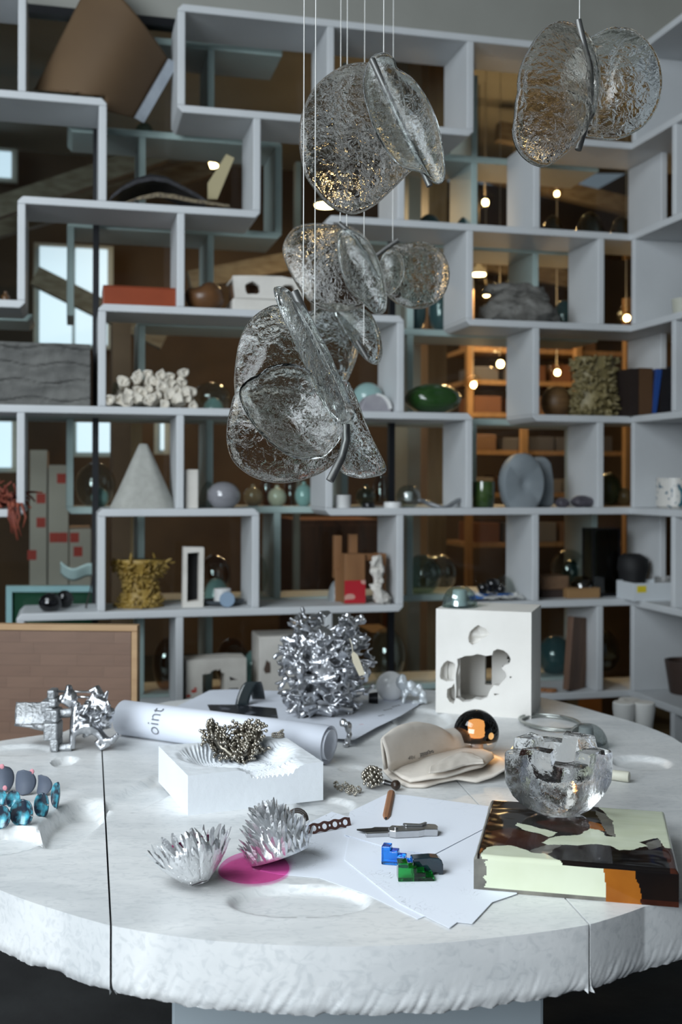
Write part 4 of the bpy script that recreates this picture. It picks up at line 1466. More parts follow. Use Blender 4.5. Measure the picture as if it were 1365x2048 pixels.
t, w, z = on_shelf('plaster_block', 'tall plain white plaster block behind the aluminium coral', 'block', 519, 610, 7, 0.05)
hh = top_z(560, 1273, 0.05, z)
MB().box(-w / 2, w / 2, 0, 0.2, 0, hh).build('body', plaster, t, bevel=0.004)
MB().prism(ragged(-w * 0.32, hh * 0.55, 0.014, 0.03, 9, 0.3, 3), -0.001, -0.0002).build('recess', mat('dark hollow', (0.09, 0.06, 0.045), 0.9), t)  # flat dark patch on the face, painted as the shade of a recess
walnut = mat('walnut plank', (0.15, 0.078, 0.042), 0.55, col2=(0.085, 0.042, 0.025), scale=5, stretch=(9, 9, 0.8))
t, w, z = on_shelf('walnut_plank', 'thick walnut plank leaning against the shelf divider', 'plank', 1128, 1186, 7, 0.08)
hh = top_z(1160, 1232, 0.1, z)
M = Matrix.Translation((-0.02, -0.03, 0)) @ Matrix.Rotation(0.62, 4, 'Z') @ Matrix.Rotation(0.13, 4, 'Y')
MB().box(-0.075, 0.075, 0, 0.03, 0, hh * 1.0).build('plank', walnut, t, bevel=0.003, M=M)
chip = MB().prism(ragged(0, 0, 0.024, 0.017, 8, 0.2, 2), 0, 0.016, axis='z')
for lab, u, d in [('brown wood chip at the left of the bottom shelf bay', 1085, 0.05), ('brown wood chip lying beside another under the leaning plank', 1103, 0.03)]:
    t, w, z = on_shelf('wood_chip', lab, 'wood chip', u - 12, u + 12, 7, d)
    chip.build('chip', mat('orange wood chip', (0.30, 0.13, 0.05), 0.7), t, bevel=0.003)
lathe_thing('teal_globe', 'dull teal globe behind the leaning walnut plank', 'globe', 1076, 1144, 7, BD0 + 0.10, 1270, 'globe', p_dteal)
lathe_thing('glass_globe', 'clear olive globe in the lower corner bay', 'globe', 1180, 1238, 7, BD0 + 0.12, 1258, 'globe', t_olive)
lathe_thing('glass_globe', 'clear globe right of the aluminium coral behind the glass', 'globe', 738, 810, 7, BD0 + 0.10, 1255, 'globe', t_clear)
lathe_thing('glass_globe', 'brownish globe above the arched plaster block behind the glass', 'globe', 430, 498, 7, BD0 + 0.12, 1275, 'globe', t_amber)
lathe_thing('glass_globe', 'dim globe left of the arched plaster block behind the glass', 'globe', 305, 362, 7, BD0 + 0.12, 1275, 'globe', t_amber)
lathe_thing('teal_globe', 'pale teal globe between arched block and tall plaster block', 'globe', 484, 530, 7, BD0 + 0.05, 1300, 'globe', p_teal)
tag(wbox(745, 790, 1265, 1420, 0.9, 0.3, 'crate', mat('brown carton', (0.22, 0.125, 0.05), 0.7), z0=0), 'brown carton behind the glass right of the aluminium coral', 'box')
t, w, z = on_shelf('clay_pot', 'dark brown clay pot on the lower corner shelf', 'pot', 1335, 1410, 7, -0.12)
hh = top_z(1360, 1321, -0.12, z)
MB().lathe([(w * 0.36, 0), (w * 0.38, 0.005), (w * 0.5, hh), (w * 0.44, hh), (w * 0.33, 0.02), (0.01, 0.015)], 26).build('body', mat('dark brown clay', (0.045, 0.025, 0.018), 0.6), t, smooth=40)

# --- upper rows right
lathe_thing('wooden_ball', 'brown turned wooden ball beside the olive coral', 'ball', 1084, 1141, 4, 0.16, 772, 'globe', mat('turned brown wood', (0.16, 0.085, 0.03), 0.5, col2=(0.11, 0.055, 0.02), scale=6, stretch=(1, 1, 8)))
lathe_thing('dark_vase', 'dark green-black vase between olive coral and books', 'vase', 1214, 1262, 4, 0.2, 779, 'globe', p_dteal)
for lab, u0, u1, vt, dp, col, lean in [('slim dark brown book at the start of the corner shelf row', 1262, 1278, 737, 0.17, (0.02, 0.012, 0.01), 0),
                                       ('brown cloth book beside the leaning blue book', 1279, 1306, 736, 0.17, (0.10, 0.05, 0.022), 0),
                                       ('bright blue leaning book on the corner shelf', 1303, 1313, 737, 0.15, (0.015, 0.07, 0.30), 0.14),
                                       ('thick black book, taller of the black pair', 1322, 1338, 737, 0.17, (0.008, 0.008, 0.012), 0.04),
                                       ('black book nearest the front of the corner shelf', 1340, 1357, 733, 0.17, (0.01, 0.01, 0.014), 0)]:
    d = -0.03
    t, w, z = on_shelf('book', lab, 'book', u0, u1, 4, d, 'books on the corner shelf')
    hh = top_z((u0 + u1) / 2, vt, d, z)
    cm = mat('book cloth ' + lab[:14], col, 0.6)
    M = Matrix.Rotation(lean, 4, 'Y')
    MB().box(-w / 2, -w / 2 + 0.003, 0, dp, 0, hh).build('cover', cm, t, M=M)
    MB().box(w / 2 - 0.003, w / 2, 0, dp, 0, hh).build('cover', cm, t, M=M)
    MB().box(-w / 2 + 0.0031, w / 2 - 0.0031, 0, 0.004, 0, hh).build('spine', cm, t, M=M)
    MB().box(-w / 2 + 0.0031, w / 2 - 0.0031, 0.005, dp - 0.006, 0.002, hh - 0.005).build('pages', mat('aged pages', (0.4, 0.36, 0.28), 0.8), t, M=M)
rockm = mat('weathered grey rock', (0.20, 0.195, 0.18), 0.85, col2=(0.10, 0.095, 0.085), scale=16, bump=0.5, bscale=50)
t, w, z = on_shelf('grey_rock', 'large weathered grey rock split by a ledge', 'rock', 962, 1118, 3, 0.13)
hh = top_z(1040, 568, 0.13, z)
mb = MB().ball((0, 0, hh * 0.28), 1, 44, sc=(w * 0.5, 0.10, hh * 0.36))
mb.ball((-0.02, 0.01, hh * 0.80), 1, 40, sc=(w * 0.40, 0.08, hh * 0.24))
mb.ball((0.0, 0.01, hh * 0.55), 1, 30, sc=(w * 0.38, 0.07, hh * 0.25))
displace(mb, 0.022, 15, seed=8)
displace(mb, 0.012, 42, seed=3)
mb.v = [(x, y, min(max(0, zz), hh)) for x, y, zz in mb.v]
mb.build('body', rockm, t, smooth=True)
lathe_thing('dark_globe', 'dark teal globe at the right of the grey rock', 'globe', 1108, 1150, 3, BD0 + 0.08, 600, 'globe', p_dteal)
lathe_thing('dark_globe', 'dark teal globe left of a pair beneath the small hanging disc', 'globe', 806, 852, 3, BD0 + 0.1, 582, 'globe', p_dteal)
lathe_thing('dark_globe', 'dark teal globe right of a pair beneath the small hanging disc', 'globe', 858, 907, 3, BD0 + 0.1, 572, 'globe', p_dteal)
for lab, u0, u1, vt, m in [('teal dome near the pine post on the second shelf', 828, 890, 428, p_dteal), ('teal dome right of the pine post on the second shelf', 905, 968, 430, p_dteal),
                           ('olive dome left in the upper right bay', 1082, 1130, 430, t_olive), ('wide olive dome in the middle of the upper right bay', 1148, 1214, 424, t_olive), ('dark olive dome at the corner of the upper right bay', 1218, 1268, 432, t_olive)]:
    lathe_thing('glass_dome', lab, 'dome', u0, u1, 2, BD0 + 0.12, vt, 'dome', m)
lathe_thing('glass_dome', 'small clear dome below the curled kraft sheet', 'dome', 268, 310, 1, BD0 + 0.1, 245, 'dome', t_teal)
lathe_thing('glass_globe', 'clear globe with teal base behind the black mullion', 'globe', 150, 232, 5, BD0 + 0.1, 925, 'globe', t_clear)
lathe_thing('teal_globe', 'small teal ball inside the clear globe by the mullion', 'ball', 182, 218, 5, BD0 + 0.02, 975, 'globe', p_teal)
lathe_thing('small_bottle', 'small dark bottle at the left edge on the third shelf', 'bottle', 2, 20, 3, 0.1, 583, [(0.9, 0), (1, 0.1), (1, 0.6), (0.4, 0.8), (0.4, 1)], mat('amber brown bottle', (0.10, 0.05, 0.02), 0.2))
# pale blue tray with green inside, low left beyond the glass
t = thing('green_tray', 'pale blue edged green panel beyond the glass at lower left', 'panel', M=WM)
d = GD + 0.12
q = [wl(u, v, d) for u, v in [(12, 1400), (192, 1400), (192, 1172), (12, 1172)]]
i_ = [wl(u, v, d) for u, v in [(24, 1395), (186, 1395), (186, 1184), (24, 1184)]]
holed(q, [i_], d, d + 0.04).build('rim', mat('pale blue rim', (0.42, 0.58, 0.64), 0.5), t)
MB().prism(i_, d + 0.02, d + 0.03).build('panel', mat('deep green baize', (0.008, 0.06, 0.028), 0.8), t)
t = thing('glass_shard', 'bright folded sheet of clear glass above the green panel', 'glass piece', M=WM)
d = GD + 0.14
mb = MB().grid(lambda a, b: (wl(122 + 66 * a, 1125 + 22 * b + 10 * math.sin(a * 5), d)[0], d + 0.05 * b, wl(122 + 66 * a, 1122 + 26 * b + 9 * math.sin(a * 5) + 14 * a, d)[1]), 16, 6)
o = mb.build('sheet', mat('bright glass edge', (0.75, 0.80, 0.82), 0.1, coat=0.5), t, smooth=True)
o.modifiers.new('thick', 'SOLIDIFY').thickness = 0.006
for o in list(bpy.data.objects):
    clean(o)

# ================================================================== things on the table
alu = mat('cast aluminium', (0.62, 0.63, 0.65), 0.30, 1.0, col2=(0.42, 0.43, 0.45), scale=30, bump=0.25, bscale=90)
alu_dull = mat('sand-cast aluminium', (0.40, 0.41, 0.42), 0.48, 0.9, col2=(0.28, 0.29, 0.30), scale=40, bump=0.35, bscale=140)
steel = mat('brushed steel', (0.60, 0.60, 0.60), 0.28, 1.0, scale=40)


def at_table(name, label, cat, u, v, rz=0.0, group=None, h=0.0):
    p = T(u, v, h)
    return thing(name, label, cat, (p.x, p.y, p.z), rz, group)


def remesh(o, voxel, smooth=2):
    m = o.modifiers.new('cast', 'REMESH')
    m.mode = 'VOXEL'
    m.voxel_size = voxel
    m.use_smooth_shade = True
    if smooth:
        s = o.modifiers.new('soften', 'SMOOTH')
        s.iterations = smooth
        s.factor = 0.5
    return o


# --- plaster tray with combed basin
yaw = math.radians(22.1)
tray = at_table('plaster_tray', 'square white plaster block with a combed hollow on top', 'tray', 376, 1631, yaw)
TL_, TW_, TH_ = 0.277, 0.252, 0.076


def tray_z(x, y):
    nx, ny = x / TL_, y / TW_
    cx, cy = 0.52, 0.56
    q = math.hypot((nx - cx) / 0.47, (ny - cy) / 0.50)
    q2 = math.hypot((nx - 0.62) / 0.26, (ny - 0.05) / 0.30)
    ed = 0.05 * noise.noise(Vector((nx * 7, ny * 7, 4)))
    k = max(0.0, min(1.0, (1.0 + ed - q) * 2.2))
    k2 = max(0.0, min(1.0, (1.0 + ed * 2 - q2) * 2.5)) * 0.5
    k = max(k, k2)
    corner = max(0, (nx - 0.72) / 0.28) * max(0, (ny - 0.6) / 0.4)
    k *= 1 - 0.8 * corner
    k = k * k * (3 - 2 * k)
    ph = (x * 0.95 + 0.25 * y + 0.012 * math.sin(y * 40) + 0.010 * noise.noise(Vector((x * 20, y * 20, 0)))) * 2 * PI / 0.0088
    return TH_ - 0.036 * k + 0.0030 * math.sin(ph) * min(1, k * 2.5) + 0.0007 * noise.noise(Vector((x * 60, y * 60, 1)))


NX, NY = 150, 110
mb = MB().grid(lambda a, b: (TL_ * a, TW_ * b, tray_z(TL_ * a, TW_ * b)), NX, NY)
bd = [i for i in range(NX)] + [j * NX + NX - 1 for j in range(1, NY)] + [(NY - 1) * NX + i for i in range(NX - 2, -1, -1)] + [j * NX for j in range(NY - 2, 0, -1)]
n0 = len(mb.v)
for i in bd:
    x, y, z = mb.v[i]
    mb.v.append((x, y, 0.0))
for k in range(len(bd)):
    k2 = (k + 1) % len(bd)
    mb.f.append((bd[k], n0 + k, n0 + k2, bd[k2]))
mb.f.append(tuple(n0 + k for k in range(len(bd))))
tray_m = mat('bright white plaster', (0.77, 0.80, 0.83), 0.8, col2=(0.72, 0.75, 0.78), scale=6, bump=0.08, bscale=70)
mb.build('block', tray_m, tray, smooth=35)
TRM = Matrix.Translation(T(376, 1631)) @ Matrix.Rotation(yaw, 4, 'Z')

# --- beaded nest lying in the tray
bead_m = mat('nickel beads', (0.55, 0.51, 0.44), 0.22, 1.0, col2=(0.34, 0.31, 0.26), scale=60)
stem_m = mat('dark nickel stems', (0.22, 0.20, 0.165), 0.38, 1.0, scale=60)


def beaded(t, centres, seed, n, spread, lenr, bead, stem, upb=0.3, z_of=None):
    r_ = random.Random(seed)
    st, be = MB(), MB()
    for i in range(n):
        c = Vector(centres[i % len(centres)])
        dv = Vector((r_.gauss(0, 1), r_.gauss(0, 1), r_.gauss(0, 1) + upb)).normalized()
        p0 = c + dv * spread * 0.25
        L = r_.uniform(*lenr)
        p1 = p0 + dv * L
        if z_of:
            lim = z_of(p1.x, p1.y)
            if p1.z < lim + bead:
                p1.z = lim + bead
        mid = (p0 + p1) / 2 + Vector((r_.uniform(-1, 1), r_.uniform(-1, 1), r_.uniform(-1, 1))) * L * 0.12
        st.tube([p0, mid, p1], [stem * 1.3, stem, stem], 5)
        for k in range(r_.choice((1, 2, 2, 3))):
            off = Vector((r_.uniform(-1, 1), r_.uniform(-1, 1), r_.uniform(-0.6, 1))) * bead * (1.4 if k else 0)
            q = p1 + off
            if z_of:
                q.z = max(q.z, z_of(q.x, q.y) + bead)
            be.ball(q, bead * r_.uniform(0.85, 1.15), 8)
    o = st.build('stems', stem_m, t, smooth=True, fix=False)
    o['kind'] = 'stuff'
    o = be.build('beads', bead_m, t, smooth=True, fix=False)
    o['kind'] = 'stuff'


nest_p = T(468, 1510, 0.05)
nest = thing('beaded_nest', 'tangled nickel wreath of bead-tipped twigs lying in the plaster tray', 'sculpture', nest_p)
inv = TRM.inverted()


def tray_world_z(x, y):
    q = inv @ Vector((x + nest_p.x, y + nest_p.y, TZ))
    if 0 < q.x < TL_ and 0 < q.y < TW_:
        return TZ + tray_z(q.x, q.y) - nest_p.z
    return TZ - nest_p.z


cs = []
r_ = random.Random(2)
for i in range(30):
    a = 2 * PI * i / 30
    cs.append((0.048 * math.cos(a) + r_.uniform(-.006, .006), 0.034 * math.sin(a), 0.030 + 0.016 * math.sin(a * 2 + 1) + r_.uniform(-.004, .010)))
cs += [(r_.uniform(-.045, .05), r_.uniform(-.03, .03), r_.uniform(0.012, 0.040)) for _ in range(26)]
cs += [(0.062, -0.018, 0.016), (0.052, -0.012, 0.022), (-0.05, -0.01, 0.03), (0.03, 0.0, 0.036)]
cs = [(x, y, tray_world_z(x, y) + z * 0.9) for x, y, z in cs]
beaded(nest, cs, 4, 400, 0.012, (0.010, 0.022), 0.0036, 0.0015, 0.35, tray_world_z)
mb = MB().tube([cs[i % 30] for i in range(31)], 0.007, 8)
displace(mb, 0.003, 80)
mb.build('core', stem_m, nest, smooth=True)

ring = thing('beaded_ring', 'small beaded nickel ring on the back corner of the tray', 'ring', TRM @ Vector((TL_ * 0.945, TW_ * 0.94, 0)))
rz_ = tray_z(TL_ * 0.945, TW_ * 0.94)
for k in range(2):
    mb = MB()
    for i in range(18):
        a = 2 * PI * i / 18
        mb.ball((0.0125 * math.cos(a), 0.0125 * math.sin(a), rz_ + 0.0022 + 0.0042 * k), 0.0023, 6)
    mb.build('bead_loop', bead_m, ring, smooth=True, fix=False)
mb = MB()
for x, y, z in [(0.004, -0.008, 0.012), (0.009, -0.004, 0.012), (0.007, -0.009, 0.0155), (0.001, -0.011, 0.0115), (0.011, 0.0, 0.015)]:
    mb.ball((x, y, rz_ + z), 0.0028, 8)
mb.build('crown_beads', bead_m, ring, smooth=True, fix=False)

# --- bead-headed tool, small bead clusters
p = T(745, 1577)
tool = thing('bead_ball_tool', 'ball of nickel beads on a short black handle', 'tool', p)
MB().ball((0, 0, 0.025), 0.016, 12).build('core', stem_m, tool, smooth=True)
bme = None
r_ = random.Random(8)
N_ = 62
for i in range(N_):
    ph = math.acos(1 - 2 * (i + 0.5) / N_)
    th = PI * (1 + 5 ** 0.5) * i
    dv = Vector((math.sin(ph) * math.cos(th), math.sin(ph) * math.sin(th), math.cos(ph)))
    pos = Vector((0, 0, 0.025)) + dv * r_.uniform(0.0185, 0.0225)
    pos.z = max(pos.z, 0.0036)
    if bme is None:
        o = MB().ball((0, 0, 0), 0.0036, 10).build('bead', bead_m, tool, smooth=True)
        bme = o.data
    else:
        o = bpy.data.objects.new('bead', bme)
        COL.objects.link(o)
        o.parent = tool
    o.location = pos
q = T(790, 1580) - p
MB().tube([(0.016, 0.0, 0.016), Vector((0.016, 0, 0.016)).lerp(Vector((q.x, q.y, 0.010)), 0.3)], 0.0055, 10).build('ferrule', steel, tool, smooth=40)
MB().tube([Vector((0.016, 0, 0.016)).lerp(Vector((q.x, q.y, 0.010)), 0.3), Vector((0.016, 0, 0.016)).lerp(Vector((q.x, q.y, 0.010)), 0.72), Vector((q.x, q.y, 0.010))], [0.006, 0.005, 0.006], 10).build('handle', mat('gloss black handle', (0.012, 0.011, 0.011), 0.2), tool, smooth=40)
mb = MB().ball((q.x + 0.002, q.y - 0.004, 0.0115), 0.0105, 10, sc=(1, 1.2, 1))
mb.build('knob', mat('burnt brown knob', (0.03, 0.017, 0.01), 0.35), tool, smooth=True)
for lab, u, v, n in [('small three-lobed bead cluster nearest the plaster tray', 682, 1579, 3), ('three-lobed bead cluster beside the bead ball tool', 707, 1588, 4)]:
    t = at_table('bead_cluster', lab, 'jewellery', u, v)
    mb = MB()
    r_ = random.Random(n)
    for k in range(n):
        a = 2 * PI * k / n + 0.4
        c = Vector((0.011 * math.cos(a), 0.016 * math.sin(a), 0.0075))
        for i in range(26):
            dv = Vector((r_.gauss(0, 1), r_.gauss(0, 1), r_.gauss(0, 1))).normalized()
            q_ = c + dv * 0.0062
            q_.z = max(q_.z, 0.0019)
            mb.ball(q_, 0.0019, 6)
    o = mb.build('beads', bead_m, t, smooth=True, fix=False)
    o['kind'] = 'stuff'

# --- pencil
a, b = T(783, 1586, 0.004), T(772, 1640, 0.004)
L = (b - a).length
pen = thing('carpenter_pencil', 'flat carpenter pencil with a bare cedar tip', 'pencil', (a.x, a.y, TZ + 0.0012), math.atan2(b.y - a.y, b.x - a.x))
cedar = mat('cedar wood', (0.36, 0.17, 0.085), 0.6, col2=(0.29, 0.13, 0.06), scale=8, stretch=(1, 10, 10))
w_, t_ = 0.0072, 0.009
sec = [(-w_, 0), (-w_, t_ * 0.6), (-w_ * 0.5, t_), (w_ * 0.5, t_), (w_, t_ * 0.6), (w_, 0)]
mb = MB()
V = [(x, y, z) for x in (0, L * 0.86) for y, z in sec] + [(L * 0.975, y * 0.45, t_ * 0.3 + z * 0.4) for y, z in sec]
F = [tuple(range(5, -1, -1)), tuple(range(12, 18))]
for k in range(2):
    for i in range(6):
        F.append((k * 6 + i, k * 6 + (i + 1) % 6, k * 6 + 6 + (i + 1) % 6, k * 6 + 6 + i))
mb.add(V, F)
mb.build('body', cedar, pen)
MB().tube([(L * 0.972, 0, t_ * 0.5), (L * 1.0, 0, t_ * 0.42)], [0.0026, 0.0014], 8).build('lead', mat('graphite', (0.02, 0.02, 0.021), 0.4), pen)

# --- paper sheets
def paper_mat(name, scale, dens, seed, col=(0.86, 0.90, 0.98)):
    """white paper with faint pencil lines: contours of a noise field inside a few patches"""
    m, nt, b = new_mat(name)
    N, L_ = nt.nodes, nt.links
    tc = N.new('ShaderNodeTexCoord')
    mp = N.new('ShaderNodeMapping')
    mp.inputs['Location'].default_value = (seed, seed * 2, 0)
    L_.new(tc.outputs['Object'], mp.inputs['Vector'])

    def nz(s, d, dist=0.0):
        n = N.new('ShaderNodeTexNoise')
        n.inputs['Scale'].default_value = s
        n.inputs['Detail'].default_value = d
        n.inputs['Distortion'].default_value = dist
        L_.new(mp.outputs[0], n.inputs['Vector'])
        return n
    n1 = nz(scale, 2.5, 0.6)
    mu = N.new('ShaderNodeMath')
    mu.operation = 'PINGPONG'
    mu.inputs[1].default_value = 0.06
    L_.new(n1.outputs['Fac'], mu.inputs[0])
    lt = N.new('ShaderNodeMath')
    lt.operation = 'LESS_THAN'
    lt.inputs[1].default_value = 0.0022
    L_.new(mu.outputs[0], lt.inputs[0])
    n2 = nz(scale * 0.28, 1)
    gt = N.new('ShaderNodeMapRange')
    gt.inputs[1].default_value = 0.50
    gt.inputs[2].default_value = 0.62
    gt.inputs[4].default_value = dens
    L_.new(n2.outputs['Fac'], gt.inputs[0])
    mm = N.new('ShaderNodeMath')
    mm.operation = 'MULTIPLY'
    L_.new(lt.outputs[0], mm.inputs[0])
    L_.new(gt.outputs[0], mm.inputs[1])
    mx = N.new('ShaderNodeMix')
    mx.data_type = 'RGBA'
    mx.inputs[6].default_value = (*col, 1)
    mx.inputs[7].default_value = (0.16, 0.17, 0.20, 1)
    L_.new(mm.outputs[0], mx.inputs[0])
    L_.new(mx.outputs[2], b.inputs['Base Color'])
    b.inputs['Roughness'].default_value = 0.75
    return m


def sheet(label, px, h, m, wave=0.0, name='paper_sheet', cat='paper', thick=0.0004, curl=None):
    pts = [T(u, v, h) for u, v in px]
    c = sum((Vector((p.x, p.y)) for p in pts), Vector((0, 0))) / len(pts)
    poly = [Vector((p.x - c.x, p.y - c.y)) for p in pts]
    # dense boundary and interior, gently waved
    B = []
    for i in range(len(poly)):
        p, q = poly[i], poly[(i + 1) % len(poly)]
        n = max(1, int((q - p).length / 0.02))
        B += [p.lerp(q, k / n) for k in range(n)]
    n = len(B)
    x0, x1 = min(p.x for p in B), max(p.x for p in B)
    y0, y1 = min(p.y for p in B), max(p.y for p in B)
    ins = []
    y = y0
    while y < y1:
        x = x0
        while x < x1:
            if inpoly((x, y), B):
                ins.append(Vector((x, y)))
            x += 0.02
        y += 0.02
    vs, _, fs, _, _, _ = delaunay_2d_cdt(B + ins, [(i, (i + 1) % n) for i in range(n)], [], 1, 1e-5)
    mb = MB()

    def zz(p):
        z = wave * (0.5 + 0.5 * noise.noise(Vector((p.x * 9, p.y * 9, h * 1e3))))
        return z + (curl(p + c) if curl else 0)
    k = len(vs)
    mb.v = [(p.x, p.y, zz(p)) for p in vs] + [(p.x, p.y, zz(p) + thick) for p in vs]
    keep = [tuple(f) for f in fs if inpoly(sum((vs[i] for i in f), Vector((0, 0))) / 3, B)]
    mb.f = keep + [tuple(i + k for i in reversed(f)) for f in keep]
    bi = {}
    for f in keep:
        for i in range(3):
            e = (f[i], f[(i + 1) % 3])
            bi.setdefault((min(e), max(e)), []).append(e)
    for e in bi.values():
        if len(e) == 1:
            a_, b_ = e[0]
            mb.f.append((b_, a_, a_ + k, b_ + k))
    t = thing(name, label, cat, (c.x, c.y, TZ + h))
    mb.build('sheet', m, t, smooth=30)
    return t


pm1 = paper_mat('sketch paper fine', 22, 0.55, 1.3)
pm2 = paper_mat('sketch paper coarse', 26, 0.85, 4.1)
pm3 = paper_mat('sketch paper faint', 12, 0.35, 7.7)
sheet('lower drawing sheet spreading beneath the pink film and glass blocks', [(600, 1655), (664, 1624), (700, 1635), (775, 1606), (905, 1700), (960, 1790), (836, 1839), (735, 1790), (640, 1757), (560, 1750), (520, 1742)], 0.0006, pm1, 0.0004)
sheet('sketch sheet with faint ink outlines and torn corner under the coloured glass blocks', [(700, 1668), (830, 1690), (965, 1655), (1010, 1705), (1035, 1788), (985, 1805), (945, 1848), (915, 1845), (899, 1857), (800, 1808), (690, 1720)], 0.0018, pm2, 0.0004)
sheet('upper drawing sheet under the utility knife', [(700, 1624), (775, 1588), (815, 1591), (978, 1613), (968, 1658), (866, 1711), (780, 1697), (690, 1670)], 0.0030, pm3, 0.0006)

# --- utility knife
def flat(parent, name, px, h0, h1, m, bevel=0.0):
    base = parent.location
    pts = [T(u, v, h1) - base for u, v in px]
    z0 = h0 - (base.z - TZ)
    z1 = h1 - (base.z - TZ)
    return MB().prism([(p.x, p.y) for p in pts], z0, z1, axis='z').build(name, m, parent, bevel=bevel)


KH = 0.0045
kn = at_table('utility_knife', 'folding steel utility knife with an open dark blade', 'knife', 800, 1664, h=KH)
graph = mat('dark blade steel', (0.045, 0.045, 0.042), 0.35, 0.7, scale=30)
flat(kn, 'handle', [(779, 1660), (777, 1655), (784, 1650), (800, 1651), (858, 1647), (872, 1648), (877, 1652), (876, 1658), (850, 1658), (838, 1660), (792, 1662)], KH, KH + 0.013, steel, 0.0015)
flat(kn, 'handle_core', [(783, 1663), (784, 1656), (866, 1653), (866, 1660), (840, 1664)], KH - 0.0008, KH + 0.0065, mat('blued steel', (0.28, 0.31, 0.34), 0.3, 0.8), 0.0008)
flat(kn, 'end_cap', [(852, 1659), (852, 1654), (873, 1652), (876, 1656), (874, 1659)], KH - 0.0005, KH + 0.0112, black_metal, 0.001)
flat(kn, 'blade', [(714, 1658), (744, 1656), (750, 1654), (780, 1654), (780, 1661), (733, 1663)], KH + 0.003, KH + 0.0055, graph)
flat(kn, 'blade_clamp', [(733, 1667), (731, 1664), (780, 1662), (784, 1665)], KH - 0.0005, KH + 0.0065, steel, 0.0008)
flat(kn, 'lever', [(806, 1647), (808, 1645.5), (840, 1647), (851, 1643), (855, 1644), (846, 1649), (812, 1649)], KH + 0.0133, KH + 0.0165, steel, 0.001)
kp_ = T(792, 1655, KH + 0.0145) - kn.location
MB().lathe([(0.0045, 0), (0.0045, 0.002), (0.002, 0.0024)], 14, Matrix.Translation((kp_.x, kp_.y, kp_.z - 0.0008))).build('pivot_screw', steel, kn, smooth=40)

# --- coloured glass stair blocks
def stairs(label, u, v, rz, length, height, dep, n, col, first=0.28, low=0.25):
    t = at_table('stair_block', label, 'glass block', u, v, rz, 'stepped glass blocks', h=0.0026)
    prof = [(0, 0), (length, 0)]
    x1 = length
    for k in range(n):
        z = height * (low + (1 - low) * k / (n - 1))
        x0 = length * (first + (1 - first) * (n - 2 - k) / (n - 1)) if k < n - 1 else 0
        prof += [(x1, z), (x0, z)]
        x1 = x0
    MB().prism(prof, 0, dep).build('block', glass('glass ' + label[:12], col, 0.03, 1.45, 0.05, 60), t, bevel=0.0012)
    return t


stairs('bright blue stepped glass block on the sketch sheet', 763, 1729, 0.22 - 0.45, 0.052, 0.030, 0.022, 4, (0.02, 0.28, 0.95))
stairs('emerald green stepped glass block in front of the blue one', 797, 1764, 0.05, 0.058, 0.029, 0.026, 4, (0.02, 0.42, 0.07))
t = at_table('dark_glass_block', 'blue-black glass block with a rounded end behind the green block', 'glass block', 826, 1752, 0.12, h=0.0026)
prof = [(0, 0), (0.034, 0), (0.036, 0.004), (0.042, 0.004), (0.043, 0), (0.0505, 0), (0.0505, 0.016), (0.048, 0.023), (0.043, 0.027), (0.030, 0.0285), (0, 0.0275)]
MB().prism(prof, 0, 0.022).build('block', mat('blue-black glass', (0.006, 0.014, 0.022), 0.08, col2=(0.010, 0.028, 0.04), scale=30, coat=0.5), t, bevel=0.0012)

# --- fused glass slab
syaw = math.atan2(-0.067, 0.301)
sp = T(948, 1781)
slabg = thing('fused_glass_slab', 'thick square slab of fused cream, black and amber glass', 'slab', sp, syaw)
SLB, SLD, STH = 0.308, 0.307, 0.056
SM = Matrix.Translation(sp) @ Matrix.Rotation(syaw, 4, 'Z')
SMi = SM.inverted()
cream = mat('cream fused glass', (0.66, 0.70, 0.54), 0.07, col2=(0.60, 0.64, 0.47), scale=10, stretch=(1, 5, 1), spec=0.2)
blackg = mat('black fused glass', (0.006, 0.005, 0.005), 0.07, col2=(0.014, 0.008, 0.006), scale=8, spec=0.2)
rustg = mat('dark red-brown fused glass', (0.055, 0.016, 0.009), 0.07, col2=(0.018, 0.007, 0.005), scale=12, spec=0.2)
amberg = mat('amber fused glass', (0.36, 0.12, 0.015), 0.07, col2=(0.25, 0.075, 0.01), scale=12, spec=0.2)
greyg = mat('clear grey fused glass', (0.22, 0.21, 0.18), 0.07, col2=(0.10, 0.095, 0.085), scale=18, spec=0.2)
SMATS = [blackg, cream, rustg, amberg, greyg]


def tp(u, v):
    q = SMi @ T(u, v, STH)
    return (q.x, q.y)


